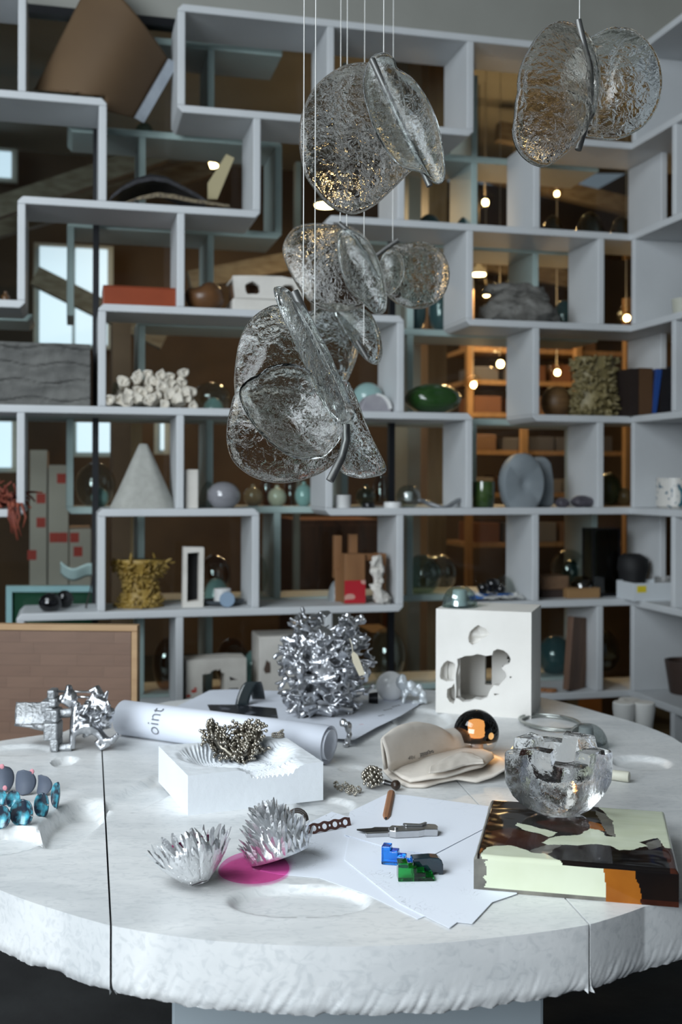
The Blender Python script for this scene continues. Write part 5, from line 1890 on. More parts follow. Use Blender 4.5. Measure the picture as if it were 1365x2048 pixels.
REG = [(1, [tp(u, v) for u, v in [(975, 1695), (990, 1692), (1020, 1690), (1045, 1697), (1062, 1704), (1092, 1708), (1130, 1725), (1160, 1733), (1205, 1742), (1250, 1738), (1275, 1742), (1275, 1770), (940, 1770), (960, 1710)]]),
       (1, [tp(u, v) for u, v in [(1085, 1685), (1112, 1672), (1118, 1672), (1160, 1670), (1180, 1656), (1200, 1660), (1215, 1672), (1232, 1674), (1225, 1640), (1200, 1615), (1345, 1620), (1365, 1700), (1330, 1695), (1315, 1676), (1280, 1684), (1296, 1692), (1262, 1700), (1240, 1700), (1222, 1692), (1195, 1689), (1160, 1690), (1130, 1690), (1095, 1690)]]),
       (1, [tp(u, v) for u, v in [(1030, 1650), (1034, 1645), (1065, 1652), (1095, 1660), (1118, 1666), (1100, 1674), (1080, 1668), (1050, 1660)]]),
       (2, [tp(u, v) for u, v in [(975, 1688), (985, 1662), (1020, 1655), (1050, 1662), (1105, 1676), (1085, 1690), (1060, 1700), (1040, 1696), (1018, 1690)]]),
       (2, [tp(u, v) for u, v in [(1070, 1645), (1130, 1632), (1180, 1640), (1178, 1660), (1160, 1668), (1115, 1662)]]),
       (3, [tp(u, v) for u, v in [(1175, 1640), (1205, 1650), (1210, 1662), (1185, 1660), (1172, 1650)]]),
       (2, [tp(u, v) for u, v in [(1320, 1680), (1345, 1695), (1365, 1745), (1345, 1750), (1330, 1710)]]),
       (4, [tp(u, v) for u, v in [(1190, 1620), (1230, 1635), (1258, 1660), (1232, 1675), (1215, 1668), (1205, 1650)]]),
       (4, [tp(u, v) for u, v in [(1060, 1702), (1095, 1688), (1125, 1690), (1100, 1705), (1090, 1712)]]),
       (4, [tp(u, v) for u, v in [(1290, 1688), (1318, 1678), (1335, 1690), (1300, 1700)]])]


def smat(x, y, front=False):
    jx = x + 0.003 * noise.noise(Vector((x * 60, y * 60, 5)))
    jy = y + 0.004 * noise.noise(Vector((x * 60, y * 60, 9)))
    edge = min(x, SLD - y)
    for k, poly in REG:
        if inpoly((jx, jy), poly):
            if k == 1 and x < 0.012 + 0.01 * noise.noise(Vector((y * 40, 1, 1))):
                return 4
            return k
    if x < 0.006:
        return 4
    return 0


NS = 170
mb = MB()
idx = {}


def sz(x, y):
    e = min(x, SLB - x, y, SLD - y)
    return STH - 0.006 * max(0, 1 - e / 0.006) ** 2 + 0.0006 * noise.noise(Vector((x * 25, y * 25, 0)))


xs = [SLB * i / NS for i in range(NS + 1)]
ys = [SLD * i / NS for i in range(NS + 1)]
mb.v = [(x, y, sz(x, y)) for y in ys for x in xs]
mi = []
for j in range(NS):
    for i in range(NS):
        a = j * (NS + 1) + i
        mb.f.append((a, a + 1, a + NS + 2, a + NS + 1))
        mi.append(smat((xs[i] + xs[i + 1]) / 2, (ys[j] + ys[j + 1]) / 2))


def side(ix):
    """one side wall: top-edge vertex indices, two rows down, coloured like the edge"""
    KZ = 24
    prev = list(ix)
    for k in range(1, KZ + 1):
        cur = []
        for a in ix:
            x, y, z = mb.v[a]
            cur.append(len(mb.v))
            mb.v.append((x, y, z * (1 - k / KZ)))
        for p in range(len(ix) - 1):
            mb.f.append((prev[p], cur[p], cur[p + 1], prev[p + 1]))
            x, y, _ = mb.v[ix[p]]
            t_ = k / KZ
            if y < 1e-6:
                xx = x + 0.004 * noise.noise(Vector((x * 30, t_ * 3, 3)))
                if xx < 0.020 + 0.006 * noise.noise(Vector((t_ * 6, x * 80, 2))):
                    mi.append(4)
                elif xx < 0.197 + 0.004 * t_:
                    mi.append(1 if t_ < 0.9 else 4)
                elif xx < 0.243 + 0.012 * t_:
                    mi.append(3)
                else:
                    mi.append(0 if t_ < 0.85 else 2)
            else:
                mi.append(0 if x > 0.1 else (4 if t_ > 0.5 and y < 0.16 else 2))
        prev = cur


side([i for i in range(NS + 1)])
side([j * (NS + 1) + NS for j in range(NS + 1)])
side([NS * (NS + 1) + i for i in range(NS, -1, -1)])
side([j * (NS + 1) for j in range(NS, -1, -1)])
me = mb.mesh('slab', 40, fix=False)
for m_ in SMATS:
    me.materials.append(m_)
for p_, k in zip(me.polygons, mi):
    p_.material_index = k
o = bpy.data.objects.new('slab', me)
COL.objects.link(o)
o.parent = slabg

# --- crenellated clear glass bowl on the slab
bp_ = T(1128, 1641, STH + 0.0015)
bowl = thing('glass_bowl', 'clear cast glass bowl with a stepped square rim on the slab', 'bowl', (bp_.x, bp_.y + 0.045, bp_.z), 0.08)
BR, BH = 0.083, 0.128


def sq(a, n=7.0):
    a = a + PI / 4
    return 1.0 / (abs(math.cos(a)) ** n + abs(math.sin(a)) ** n) ** (1 / n)


def bowl_rim(a):
    k = int(((a + PI / 8) % (2 * PI)) / (PI / 4))
    return [0.84, 1.0, 0.88, 0.98, 0.84, 0.95, 0.80, 0.92][k % 8] * BH


mb = MB()
NA = 96
outp = []
V, F = [], []
prof_o = [(0.30, 0.0), (0.52, 0.003), (0.74, 0.013), (0.90, 0.031), (0.985, 0.054), (1.0, 0.070)]
R_ = 0.075
for k, (r, z) in enumerate(prof_o):
    for i in range(NA):
        a = 2 * PI * i / NA
        s = 1 + (sq(a) - 1) * min(1, k / 4)
        V.append((R_ * r * s * math.cos(a), R_ * r * s * math.sin(a), z))
for kk, r in ((0, 1.0), (1, 1.0), (2, 0.975)):
    for i in range(NA):
        a = 2 * PI * i / NA
        zt = bowl_rim(a)
        z = [0.78 * zt + 0.01, zt - 0.003, zt][kk]
        V.append((R_ * r * sq(a) * math.cos(a), R_ * r * sq(a) * math.sin(a), z))
for r, zf in ((0.56, 0.995), (0.53, 0.96), (0.46, 0.70), (0.34, 0.52), (0.18, 0.46), (0.02, 0.45)):
    for i in range(NA):
        a = 2 * PI * i / NA
        zt = bowl_rim(a)
        z = zt * zf if zf > 0.9 else BH * zf
        V.append((R_ * r * (1 + (sq(a) - 1) * (r > 0.3)) * math.cos(a), R_ * r * (1 + (sq(a) - 1) * (r > 0.3)) * math.sin(a), z))
nr = len(V) // NA
for k in range(nr - 1):
    for i in range(NA):
        i2 = (i + 1) % NA
        F.append((k * NA + i, k * NA + i2, (k + 1) * NA + i2, (k + 1) * NA + i))
F.append(tuple(range(NA - 1, -1, -1)))
F.append(tuple((nr - 1) * NA + i for i in range(NA)))
mb.add(V, F)
mb.build('body', glass('rippled clear cast glass', (0.985, 0.99, 0.99), 0.0, 1.36, 0.30, 70, dist=0.006), bowl, smooth=45)

# --- clear dome with white core, amber pebble, cream plug, wire coil
cg = thin_glass('clear heavy glass', (0.66, 0.70, 0.70), 2.0, 0.08)
t = at_table('glass_dome', 'low clear glass dome with a frosted core behind the bowl', 'dome', 1174, 1494)
MB().lathe(dome_profile(0.052, 0.056, 14, 0.8), 36, ecc=(1, 0.9)).build('dome', cg, t, smooth=60)
MB().lathe([(0.019, 0.004), (0.020, 0.006), (0.017, 0.047), (0.014, 0.049)], 20, Matrix.Translation((0.0, 0.006, 0))).build('core', mat('frosted core', (0.42, 0.44, 0.45), 0.7), t, smooth=40)
t = at_table('white_tube', 'small white ceramic tube standing before the clear dome', 'tube', 1168, 1511)
MB().lathe([(0.011, 0), (0.0125, 0.002), (0.0125, 0.030), (0.0115, 0.032), (0.0085, 0.032), (0.008, 0.01), (0.001, 0.009)], 22).build('tube', mat('cream ceramic', (0.74, 0.70, 0.62), 0.5), t, smooth=40)
t = at_table('amber_pebble', 'polished brown glass pebble half hidden by the bowl', 'pebble', 1050, 1530)
lump(0.072, 0.06, 0.055, 0.004, 14, 5, 22).build('body', mat('polished brown glass', (0.085, 0.042, 0.02), 0.06, col2=(0.03, 0.016, 0.01), scale=25, coat=0.8), t, smooth=True)
t = at_table('ceramic_plug', 'cream ceramic plug lying beside the glass bowl', 'plug', 1222, 1560)
MB().lathe([(0.009, 0), (0.0105, 0.001), (0.0115, 0.038), (0.0105, 0.04)], 18, Matrix.Translation((0, 0, 0.0118)) @ Matrix.Rotation(-0.5, 4, 'Z') @ Matrix.Rotation(PI / 2, 4, 'Y')).build('plug', mat('cream plug', (0.72, 0.70, 0.58), 0.5), t, smooth=40)
t = at_table('wire_coil', 'loose coil of pale steel wire lying behind the domes', 'wire', 1102, 1450)
pts = []
for i in range(150):
    a = 2 * PI * i / 48
    k = i / 150
    pts.append(((0.074 + 0.003 * math.sin(3 * a)) * math.cos(a + 0.4 * k), (0.088 + 0.006 * k) * math.sin(a), 0.003 + 0.008 * k + 0.0025 * math.sin(a * 0.66)))
e = pts[0]
MB().tube(pts, 0.0032, 7).build('coil', mat('dull zinc wire', (0.42, 0.44, 0.42), 0.38, 0.85), t, smooth=True)
q = T(1063, 1456) - t.location
MB().tube([(-0.072, -0.015, 0.004), (q.x * 0.95, q.y * 0.6, 0.004), (q.x, q.y, 0.004)], [0.003, 0.003, 0.0045], 8).build('tail', mat('dull zinc wire', (0.42, 0.44, 0.42), 0.38, 0.85), t, smooth=True)

# --- plaster cube with broken openings, dome on top
pa, pb = T(872, 1425), T(1063, 1438)
cyaw = math.atan2(pb.y - pa.y, pb.x - pa.x)
CW, CD, CH = (pb - pa).length, 0.20, 0.287
cube = thing('plaster_cube', 'hollow white plaster cube with broken openings in its face', 'sculpture', pa, cyaw)
CM = Matrix.Translation(pa) @ Matrix.Rotation(cyaw, 4, 'Z')
CMi = CM.inverted()


def cf(u, v):
    """pixel on the cube's front face -> (x, z)"""
    r = CMi.to_3x3() @ ray(u, v)
    o_ = CMi @ Vector((0, 0, CAMZ))
    k = -o_.y / r.y
    return (o_.x + r.x * k, o_.z + r.z * k)


plaster2 = mat('smooth white plaster', (0.78, 0.76, 0.72), 0.8, col2=(0.72, 0.70, 0.66), scale=7, bump=0.08, bscale=50)
main = [cf(u, v) for u, v in [(915, 1318), (924, 1315), (930, 1312), (945, 1311), (955, 1308), (966, 1310), (972, 1312), (985, 1310), (987, 1302), (996, 1298), (1008, 1301), (1017, 1308), (1022, 1318), (1019, 1328), (1010, 1330),
                               (1004, 1336), (1012, 1345), (1014, 1354), (1003, 1366), (998, 1372), (988, 1370), (980, 1382), (975, 1395), (962, 1400), (950, 1398), (940, 1403), (926, 1404), (918, 1398), (912, 1396), (913, 1380), (912, 1350), (916, 1330)]]
left1 = [cf(u, v) for u, v in [(880, 1352), (882, 1336), (888, 1326), (895, 1321), (905, 1324), (911, 1328), (912, 1344), (910, 1352), (908, 1362), (893, 1363), (882, 1358)]]
left2 = [cf(u, v) for u, v in [(895, 1378), (904, 1374), (909, 1366), (911, 1382), (911, 1398), (908, 1408), (900, 1404), (894, 1394)]]
topn = [cf(u, v) for u, v in [(937, 1276), (940, 1264), (948, 1256), (957, 1250), (964, 1254), (972, 1257), (981, 1268), (974, 1272), (965, 1276), (958, 1284), (945, 1290), (938, 1284)]]
small = [[cf(u, v) for u, v in [(988, 1387), (1000, 1388), (990, 1391)]], [cf(u, v) for u, v in [(1020, 1352), (1025, 1354), (1021, 1357)]]]
FT = 0.034
holed([(0, 0), (CW, 0), (CW, CH), (0, CH)], [main, left1, left2, topn] + small, 0, FT).build('front', plaster2, cube)
bh = [ragged(CW * 0.70, CH * 0.40, 0.016, 0.022, 9, 0.4, 3), ragged(CW * 0.63, CH * 0.36, 0.009, 0.009, 7, 0.3, 4), ragged(CW * 0.66, CH * 0.46, 0.006, 0.006, 7, 0.3, 5), ragged(CW * 0.76, CH * 0.34, 0.008, 0.012, 7, 0.3, 6),
      ragged(CW * 0.70, CH * 0.56, 0.006, 0.006, 8, 0.1, 7), [(CW * 0.40, CH * 0.18), (CW * 0.475, CH * 0.18), (CW * 0.475, CH * 0.62), (CW * 0.40, CH * 0.62)]]
holed([(0.025, 0.02), (CW - 0.025, 0.02), (CW - 0.025, CH - 0.02), (0.025, CH - 0.02)], bh, CD - 0.02, CD).build('back', plaster2, cube)
MB().box(0, 0.0249, FT + 0.0002, CD, 0, CH).build('side', plaster2, cube)
MB().box(CW - 0.0249, CW, FT + 0.0002, CD, 0, CH).build('side', plaster2, cube)
MB().box(0.025, CW - 0.025, FT + 0.0002, CD, 0, 0.0199).build('bottom', plaster2, cube)
MB().box(0.025, CW - 0.025, FT + 0.0002, CD, CH - 0.0199, CH).build('top', plaster2, cube)
x0, z0 = topn[0]
mb = MB().grid(lambda a, b: (min(p[0] for p in topn) - 0.01 + a * 0.078, FT + 0.001 + 0.012 * noise.noise(Vector((a * 5, b * 5, 1))) - 0.010, min(p[1] for p in topn) - 0.01 + b * 0.072), 14, 14)
mb.v = [(x, max(FT - 0.022, y), z) for x, y, z in mb.v]
mb.build('niche_back', plaster2, cube, smooth=True)
mb = MB().grid(lambda a, b: (0.026 + a * 0.034, FT + 0.02 - 0.012 * math.sin(PI * b) + 0.008 * noise.noise(Vector((a * 4, b * 6, 3))), 0.03 + b * 0.14), 10, 16)
mb.build('niche_back', plaster2, cube, smooth=True)
dm = CM @ Vector((CW * 0.20, 0.07, CH))
dome = thing('glass_dome', 'clear glass dome with a white core standing on the plaster cube', 'dome', dm)
MB().lathe(dome_profile(0.050, 0.058, 14, 0.75), 36).build('dome', thin_glass('pale green heavy glass', (0.60, 0.70, 0.68), 2.0, 0.08), dome, smooth=60)
MB().lathe([(0.022, 0.003), (0.0225, 0.005), (0.020, 0.046), (0.015, 0.049)], 20).build('core', mat('white glass core', (0.72, 0.76, 0.78), 0.4), dome, smooth=40)

# --- black glass lamp with glowing core
lp_ = T(953, 1510)
lamp = thing('orb_lamp', 'round black-topped glass orb lamp with a glowing amber core', 'lamp', lp_)
LR = 0.053
prof = [(LR * math.cos(a), LR + LR * math.sin(a)) for a in [-0.30 + (PI / 2 + 0.30) * i / 14 for i in range(14)]] + [(0.0005, 2 * LR)]
MB().lathe([(LR * 0.93, LR * 0.70)] + prof, 40).build('dark_shade', thin_glass('smoked black glass', (0.035, 0.03, 0.026), 1.55, 0.02), lamp, smooth=True)
prof = [(LR * 0.25, 0.0005)] + [(LR * math.cos(a), LR + LR * math.sin(a)) for a in [-PI / 2 + 0.28 + (PI / 2 - 0.28 - 0.32) * i / 9 for i in range(10)]]
MB().lathe(prof, 40).build('clear_base', thin_glass('clear lamp base', (0.93, 0.93, 0.92), 1.5, 0.03), lamp, smooth=True)
MB().lathe([(0.014, LR * 0.80), (0.019, LR * 0.84), (0.0205, LR * 1.0), (0.019, LR * 1.1), (0.020, LR * 1.3), (0.018, LR * 1.5), (0.010, LR * 1.56)], 22).build('glowing_core', emission('amber glow', (1.0, 0.50, 0.16), 24.0), lamp, smooth=True)
MB().lathe([(0.016, 0.002), (0.017, 0.004), (0.016, LR * 0.79)], 20).build('core_stem', mat('frosted pink stem', (0.62, 0.50, 0.44), 0.5), lamp, smooth=40)
l = bpy.data.lights.new('lamp_glow', 'POINT')
l.energy, l.color, l.shadow_soft_size = 0.12, (1.0, 0.55, 0.2), 0.015
lo = bpy.data.objects.new('lamp_glow', l)
COL.objects.link(lo)
lo.parent = lamp
lo.location = (0.05, -0.05, 0.05)

# --- folded clay sheets
clay = mat('unfired cream clay', (0.70, 0.64, 0.57), 0.75, col2=(0.65, 0.59, 0.52), scale=6, bump=0.06, bscale=60)


def interp(L, t):
    x = t * (len(L) - 1)
    i = min(int(x), len(L) - 2)
    f = x - i
    f = f * f * (3 - 2 * f) if False else f
    return [L[i][k] + (L[i + 1][k] - L[i][k]) * f for k in range(len(L[0]))]


def clay_sheet(label, front, back, hf, hb, base, belly, seed, thick=0.005):
    c = T(*base)
    t = thing('clay_sheet', label, 'clay sheet', c, group='clay sheets')

    def fn(a, b):
        u, v = interp(front, a)
        u2, v2 = interp(back, a)
        h0 = interp([(x,) for x in hf], a)[0]
        h1 = interp([(x,) for x in hb], a)[0]
        p, q_ = T(u, v, h0), T(u2, v2, h1)
        r = p.lerp(q_, b)
        r.z += belly * math.sin(PI * b) + 0.002 * noise.noise(Vector((a * 6, b * 4, seed)))
        r.z = max(r.z, TZ + 0.0006)
        return r - c
    o = MB().grid(fn, 48, 14).build('sheet', clay, t, smooth=True, fix=False)
    m_ = o.modifiers.new('thick', 'SOLIDIFY')
    m_.thickness = thick
    m_.offset = 1
    return t


clay_sheet('lowest wavy clay sheet curling up at its edges', [(768, 1545), (785, 1562), (815, 1575), (850, 1576), (880, 1566), (915, 1560), (955, 1566), (985, 1556), (1012, 1541), (1036, 1551)],
           [(775, 1525), (800, 1508), (830, 1500), (860, 1497), (900, 1497), (940, 1500), (980, 1508), (1005, 1520), (1020, 1534), (1036, 1543)],
           [0.001, 0.001, 0.002, 0.002, 0.006, 0.010, 0.004, 0.010, 0.020, 0.004], [0.002] * 10, (890, 1545), 0.004, 1)
clay_sheet('middle folded clay sheet with a loose torn flap', [(778, 1540), (800, 1556), (820, 1566), (850, 1560), (890, 1556), (930, 1545), (965, 1535), (985, 1518)],
           [(790, 1520), (815, 1505), (850, 1500), (880, 1497), (910, 1495), (940, 1498), (965, 1502), (984, 1510)],
           [0.010, 0.012, 0.011, 0.018, 0.020, 0.024, 0.026, 0.020], [0.014, 0.016, 0.018, 0.02, 0.02, 0.02, 0.02, 0.018], (880, 1540), 0.006, 5)
clay_sheet('thin torn clay flap resting on the folded sheet', [(858, 1547), (880, 1545), (905, 1540), (930, 1532), (950, 1529), (968, 1528)],
           [(862, 1535), (885, 1522), (905, 1512), (925, 1506), (945, 1508), (966, 1521)],
           [0.036] * 6, [0.034] * 6, (910, 1535), 0.003, 8, 0.003)
# upright fold
fa, fb = T(784, 1543, 0.020), T(945, 1494, 0.024)
fold = thing('clay_fold', 'folded clay sheet standing like an envelope with pencilled weight', 'clay sheet', fa, math.atan2(fb.y - fa.y, fb.x - fa.x), group='clay sheets')
FL = (fb - fa).length


def fold_pt(a, b):
    x = FL * a
    # section: front foot -> crest -> rear foot
    H = 0.078 * (0.80 + 0.42 * math.sin(PI * min(1, a * 1.15 + 0.10)) ** 0.7 - 0.25 * a)
    k = b
    y = 0.005 + (0.018 + 0.057 * min(1.0, a * 2.2)) * (1 - math.cos(PI * k)) / 2
    z = H * math.sin(PI * min(k, 1.0)) ** 0.62
    lean = -0.012 * (z / 0.07)
    x2 = x - 0.014 * (1 - a) * 2 * (z / 0.07) + 0.0
    return (x2, y + lean + 0.002 * noise.noise(Vector((a * 5, b * 5, 2))), z + 0.0015 * noise.noise(Vector((a * 9, b * 4, 6))))


o = MB().grid(fold_pt, 44, 26).build('sheet', clay, fold, smooth=True, fix=False)
m_ = o.modifiers.new('thick', 'SOLIDIFY')
m_.thickness = 0.005
m_.offset = -1
ink = mat('dark pencil ink', (0.04, 0.04, 0.045), 0.7)


def text_mesh(body, size):
    cu = bpy.data.curves.new('lettering', 'FONT')
    cu.body = body
    cu.size = size
    cu.offset = -0.014 * size
    cu.resolution_u = 3
    ob = bpy.data.objects.new('lettering', cu)
    COL.objects.link(ob)
    dg = bpy.context.evaluated_depsgraph_get()
    me_ = bpy.data.meshes.new_from_object(ob.evaluated_get(dg))
    bm = bmesh.new()
    bm.from_mesh(me_)
    bmesh.ops.triangulate(bm, faces=bm.faces)
    bmesh.ops.subdivide_edges(bm, edges=[e_ for e_ in bm.edges if e_.calc_length() > size * 0.12], cuts=2)
    vs_ = [v_.co.copy() for v_ in bm.verts]
    bm.verts.ensure_lookup_table()
    fs_ = [tuple(v_.index for v_ in f_.verts) for f_ in bm.faces]
    bm.free()
    bpy.data.objects.remove(ob)
    return vs_, fs_


def fold_surface(x, z):
    """point on the front of the fold at length x and height z, just proud of it"""
    a = max(0, min(1, x / FL))
    lo_, hi_ = 0.0, 0.5
    for _ in range(24):
        mid = (lo_ + hi_) / 2
        if fold_pt(a, mid)[2] < z:
            lo_ = mid
        else:
            hi_ = mid
    p0 = Vector(fold_pt(a, lo_))
    return p0


vs_, fs_ = text_mesh('4lbs', 0.013)
mb = MB()
mb.v = []
for v_ in vs_:
    p0 = fold_surface(0.060 + v_.x * 1.15 + v_.y * 0.2, 0.013 + v_.y * 1.0)
    mb.v.append((p0.x, p0.y - 0.0007, p0.z + 0.0004))
mb.f = fs_
mb.build('lettering', ink, fold, fix=False)
mb = MB()
sc_ = []
for i in range(90):
    k = i / 89
    x = 0.100 + 0.046 * k + 0.0016 * math.sin(k * 62)
    z = 0.017 + 0.0032 * math.sin(k * 62 + 1.2) * (1.4 - k * 0.5) + (0.003 if 0.58 < k < 0.64 or 0.86 < k < 0.9 else 0)
    p0 = fold_surface(x, z)
    sc_.append((p0.x, p0.y - 0.0006, p0.z + 0.0004))
mb.tube(sc_, 0.00042, 4)
sc_ = []
for i in range(12):
    p0 = fold_surface(0.094 + 0.032 * i / 11, 0.0105 + 0.001 * i / 11)
    sc_.append((p0.x, p0.y - 0.0006, p0.z + 0.0004))
mb.tube(sc_, 0.0003, 4)
mb.build('scribble', ink, fold, fix=False)

# --- paper roll with lettering
ra, rb_ = T(248, 1469), T(655, 1527)
RR = 0.044
dv = Vector((rb_.x - ra.x, rb_.y - ra.y, 0))
RL = dv.length
roll = thing('paper_roll', 'thick roll of white printed paper lying across the table', 'paper roll', (ra.x, ra.y, TZ), math.atan2(dv.y, dv.x))
roll_m = mat('white roll paper', (0.80, 0.84, 0.93), 0.7, scale=3)


def spiral(a, b):
    th = a * 2 * PI * 3.2
    r = RR - 0.0046 * (th / (2 * PI))
    ins = 0.006 * min(2.0, th / (2 * PI))
    x = b * (RL + (0.0 if th < 6.28 else 0.0) - 0.0) + (0.006 * math.sin(th * 0.5) * b)
    return (x + (ins if b > 0.5 else -ins) * 0.35, r * math.sin(th + 2.4), RR + r * math.cos(th + 2.4))


o = MB().grid(spiral, 160, 3).build('paper', roll_m, roll, smooth=True, fix=False)
m_ = o.modifiers.new('thick', 'SOLIDIFY')
m_.thickness = 0.0009
MB().tube([(0.004, 0, RR), (0.006, 0, RR)], RR * 0.80, 30).build('end_stop', roll_m, roll)
vs_, fs_ = text_mesh('oint', 0.056)
tx0 = (T(432, 1450) - ra).dot(dv.normalized())
mb = MB()
for v_ in vs_:
    ph = -0.55 + v_.x / RR * 0.80           # angle around the roll, from the front upwards
    x = tx0 - v_.y * 0.92 + 0.002
    mb.v.append((x, -(RR + 0.0009) * math.cos(ph), RR + (RR + 0.0009) * math.sin(ph)))
mb.f = fs_
mb.build('lettering', mat('grey print ink', (0.12, 0.13, 0.15), 0.6), roll, fix=False)

# --- printed sheets behind the roll
pw = mat('white print paper', (0.76, 0.80, 0.89), 0.7, scale=4)
s1 = sheet('white printed sheets with a black photo band behind the roll', [(330, 1425), (420, 1381), (470, 1379), (600, 1384), (690, 1405), (680, 1470), (560, 1450), (430, 1432)], 0.002, pw, 0.0008)
q = [T(u, v, 0.0042) - s1.location for u, v in [(415, 1409), (470, 1409), (552, 1416), (556, 1436), (470, 1428), (420, 1420)]]
MB().prism([(p.x, p.y) for p in q], 0.0016, 0.0021, axis='z').build('photo_band', mat('black photo print', (0.015, 0.017, 0.022), 0.3, col2=(0.25, 0.27, 0.32), scale=14, detail=8, lo=0.28, hi=0.42), s1)
s2 = sheet('curled printed sheet with red notes under the aluminium coral', [(560, 1452), (590, 1416), (700, 1402), (790, 1398), (846, 1404), (800, 1436), (706, 1490), (660, 1480)], 0.0042, pw, 0.0006,
           curl=lambda p: 0.010 * max(0, min(1, ((p.x - T(706, 1490).x) * 0.8 + (T(760, 1450).y - p.y) * 0.55) / 0.10)) ** 2)
for u, v, n in [(770, 1419, 3), (787, 1412, 3), (800, 1424, 4), (760, 1430, 2)]:
    for k in range(n):
        q = T(u + 6 * k, v - 1.5 * k, 0.0075) - s2.location
        MB().box(q.x - 0.004, q.x + 0.004, q.y - 0.002, q.y + 0.002, 0.0012, 0.0016).build('print_line', ink, s2)
for u, v in [(722, 1455), (728, 1450), (716, 1462)]:
    q = T(u, v, 0.006) - s2.location
    MB().tube([(q.x - 0.012, q.y, 0.0018), (q.x - 0.004, q.y + 0.01, 0.0018), (q.x + 0.004, q.y - 0.004, 0.0018), (q.x + 0.014, q.y + 0.008, 0.0018)], 0.0005, 4).build('red_note', mat('pale red pencil', (0.70, 0.25, 0.25), 0.7), s2)

# --- dark curved strip
t = at_table('acrylic_strip', 'bent strip of dark glossy acrylic standing on the printed sheets', 'strip', 484, 1411, 0.05, h=0.0032)


def strip_pt(a, b):
    x = -0.019 + 0.038 * a
    k = b
    return (x + 0.034 * k ** 1.2, 0.03 * math.sin(PI * 0.5 * k), 0.062 * math.sin(PI * 0.5 * k) ** 0.9)


def strip_full(a, b):
    if b <= 0.62:
        return strip_pt(a, b / 0.62)
    k = (b - 0.62) / 0.38
    x, y, z = strip_pt(a, 1.0)
    return (x + 0.012 * k, y + 0.045 * k, max(0.001, z - 0.058 * k ** 1.6))


o = MB().grid(strip_full, 6, 30).build('strip', mat('dark glossy acrylic', (0.018, 0.026, 0.030), 0.08, coat=0.4), t, smooth=True, fix=False)
o.modifiers.new('thick', 'SOLIDIFY').thickness = 0.003

# --- aluminium coral with a swing tag
cp = T(650, 1438, 0.006)
cor = thing('aluminium_coral', 'large shiny cast aluminium coral of tangled petals', 'sculpture', cp)
r_ = random.Random(21)
mb = MB()
CWd, CHt = 0.29, 0.262


def env(z):
    """half width of the coral at relative height z"""
    return interp([(0.105,), (0.118,), (0.122,), (0.128,), (0.130,), (0.128,), (0.122,), (0.112,), (0.095,)], min(1, max(0, z)))[0]


for i in range(200):
    z = r_.uniform(0.02, 0.99)
    a = r_.uniform(0, 2 * PI)
    R = env(z)
    rr = R * math.sqrt(r_.uniform(0.25, 1.0)) * 0.92
    p = Vector((rr * math.cos(a) + 0.008 * (z - 0.5), rr * math.sin(a) * 0.80 + 0.08, z * CHt))
    out = Vector((math.cos(a), math.sin(a), (z - 0.5) * 1.4)).normalized()
    if i % 3 == 0:
        dv_ = out.copy()
        pts, rads = [p], [0.0075]
        for k in range(4):
            dv_ = (dv_ + Vector((r_.uniform(-.9, .9), r_.uniform(-.9, .9), r_.uniform(-.9, .9)))).normalized()
            p = p + dv_ * 0.011
            pts.append(p)
            rads.append(r_.uniform(0.0045, 0.009))
        mb.tube(pts, rads, 8)
    else:
        # open petal cup
        Rm = (out + Vector((r_.uniform(-.7, .7), r_.uniform(-.7, .7), r_.uniform(-.7, .7)))).to_track_quat('Z', 'Y').to_matrix().to_4x4()
        M = Matrix.Translation(p) @ Rm
        w1, w2, hh_ = r_.uniform(0.016, 0.029), r_.uniform(0.009, 0.019), r_.uniform(0.022, 0.036)
        sw = r_.uniform(3.4, 5.6)
        a0 = r_.uniform(0, 6)

        def cupf(s, t_):
            q_ = a0 + sw * s
            rd = (0.35 + 0.65 * t_) * (1 + 0.2 * math.sin(3 * q_))
            return Vector((w1 * rd * math.cos(q_), w2 * rd * math.sin(q_), hh_ * (t_ - 0.3) + 0.003 * math.sin(4 * q_)))
        nu, nv = 9, 4
        V, F = [], []
        for sh in (0.0, 1.0):
            for j in range(nv):
                for k in range(nu):
                    q_ = cupf(k / (nu - 1), j / (nv - 1))
                    n_ = Vector((q_.x, q_.y, 0)).normalized() * 0.0050
                    V.append(q_ - n_ * sh)
        S = nu * nv
        for j in range(nv - 1):
            for k in range(nu - 1):
                b_ = j * nu + k
                F.append((b_, b_ + 1, b_ + nu + 1, b_ + nu))
                F.append((S + b_ + 1, S + b_, S + b_ + nu, S + b_ + nu + 1))
        loop = [k for k in range(nu)] + [j * nu + nu - 1 for j in range(1, nv)] + [(nv - 1) * nu + k for k in range(nu - 2, -1, -1)] + [j * nu for j in range(nv - 2, 0, -1)]
        for k in range(len(loop)):
            a_, b_ = loop[k], loop[(k + 1) % len(loop)]
            F.append((b_, a_, S + a_, S + b_))
        mb.add(V, F, M)
for i in range(70):
    a = r_.uniform(0, 2 * PI)
    z = r_.uniform(0.05, 0.9)
    R = env(z) * 0.62
    p = Vector((R * math.cos(a), R * math.sin(a) * 0.8 + 0.08, z * CHt))
    q = Vector((R * math.cos(a + 0.9), R * math.sin(a + 0.9) * 0.8 + 0.08, min(0.95, max(0.03, z + r_.uniform(-.2, .2))) * CHt))
    mb.tube([p, (p + q) / 2 * 0.97, q], [0.009, 0.007, 0.009], 7)
mb.ball((0.0, 0.08, CHt * 0.5), 1, 14, sc=(0.062, 0.05, 0.10))
zmin = min(p[2] for p in mb.v)
mb.v = [(x, y, max(z, 0.0)) for x, y, z in mb.v]
o = mb.build('casting', alu, cor, smooth=True, fix=False)
remesh(o, 0.0025, 2)
mb = MB()
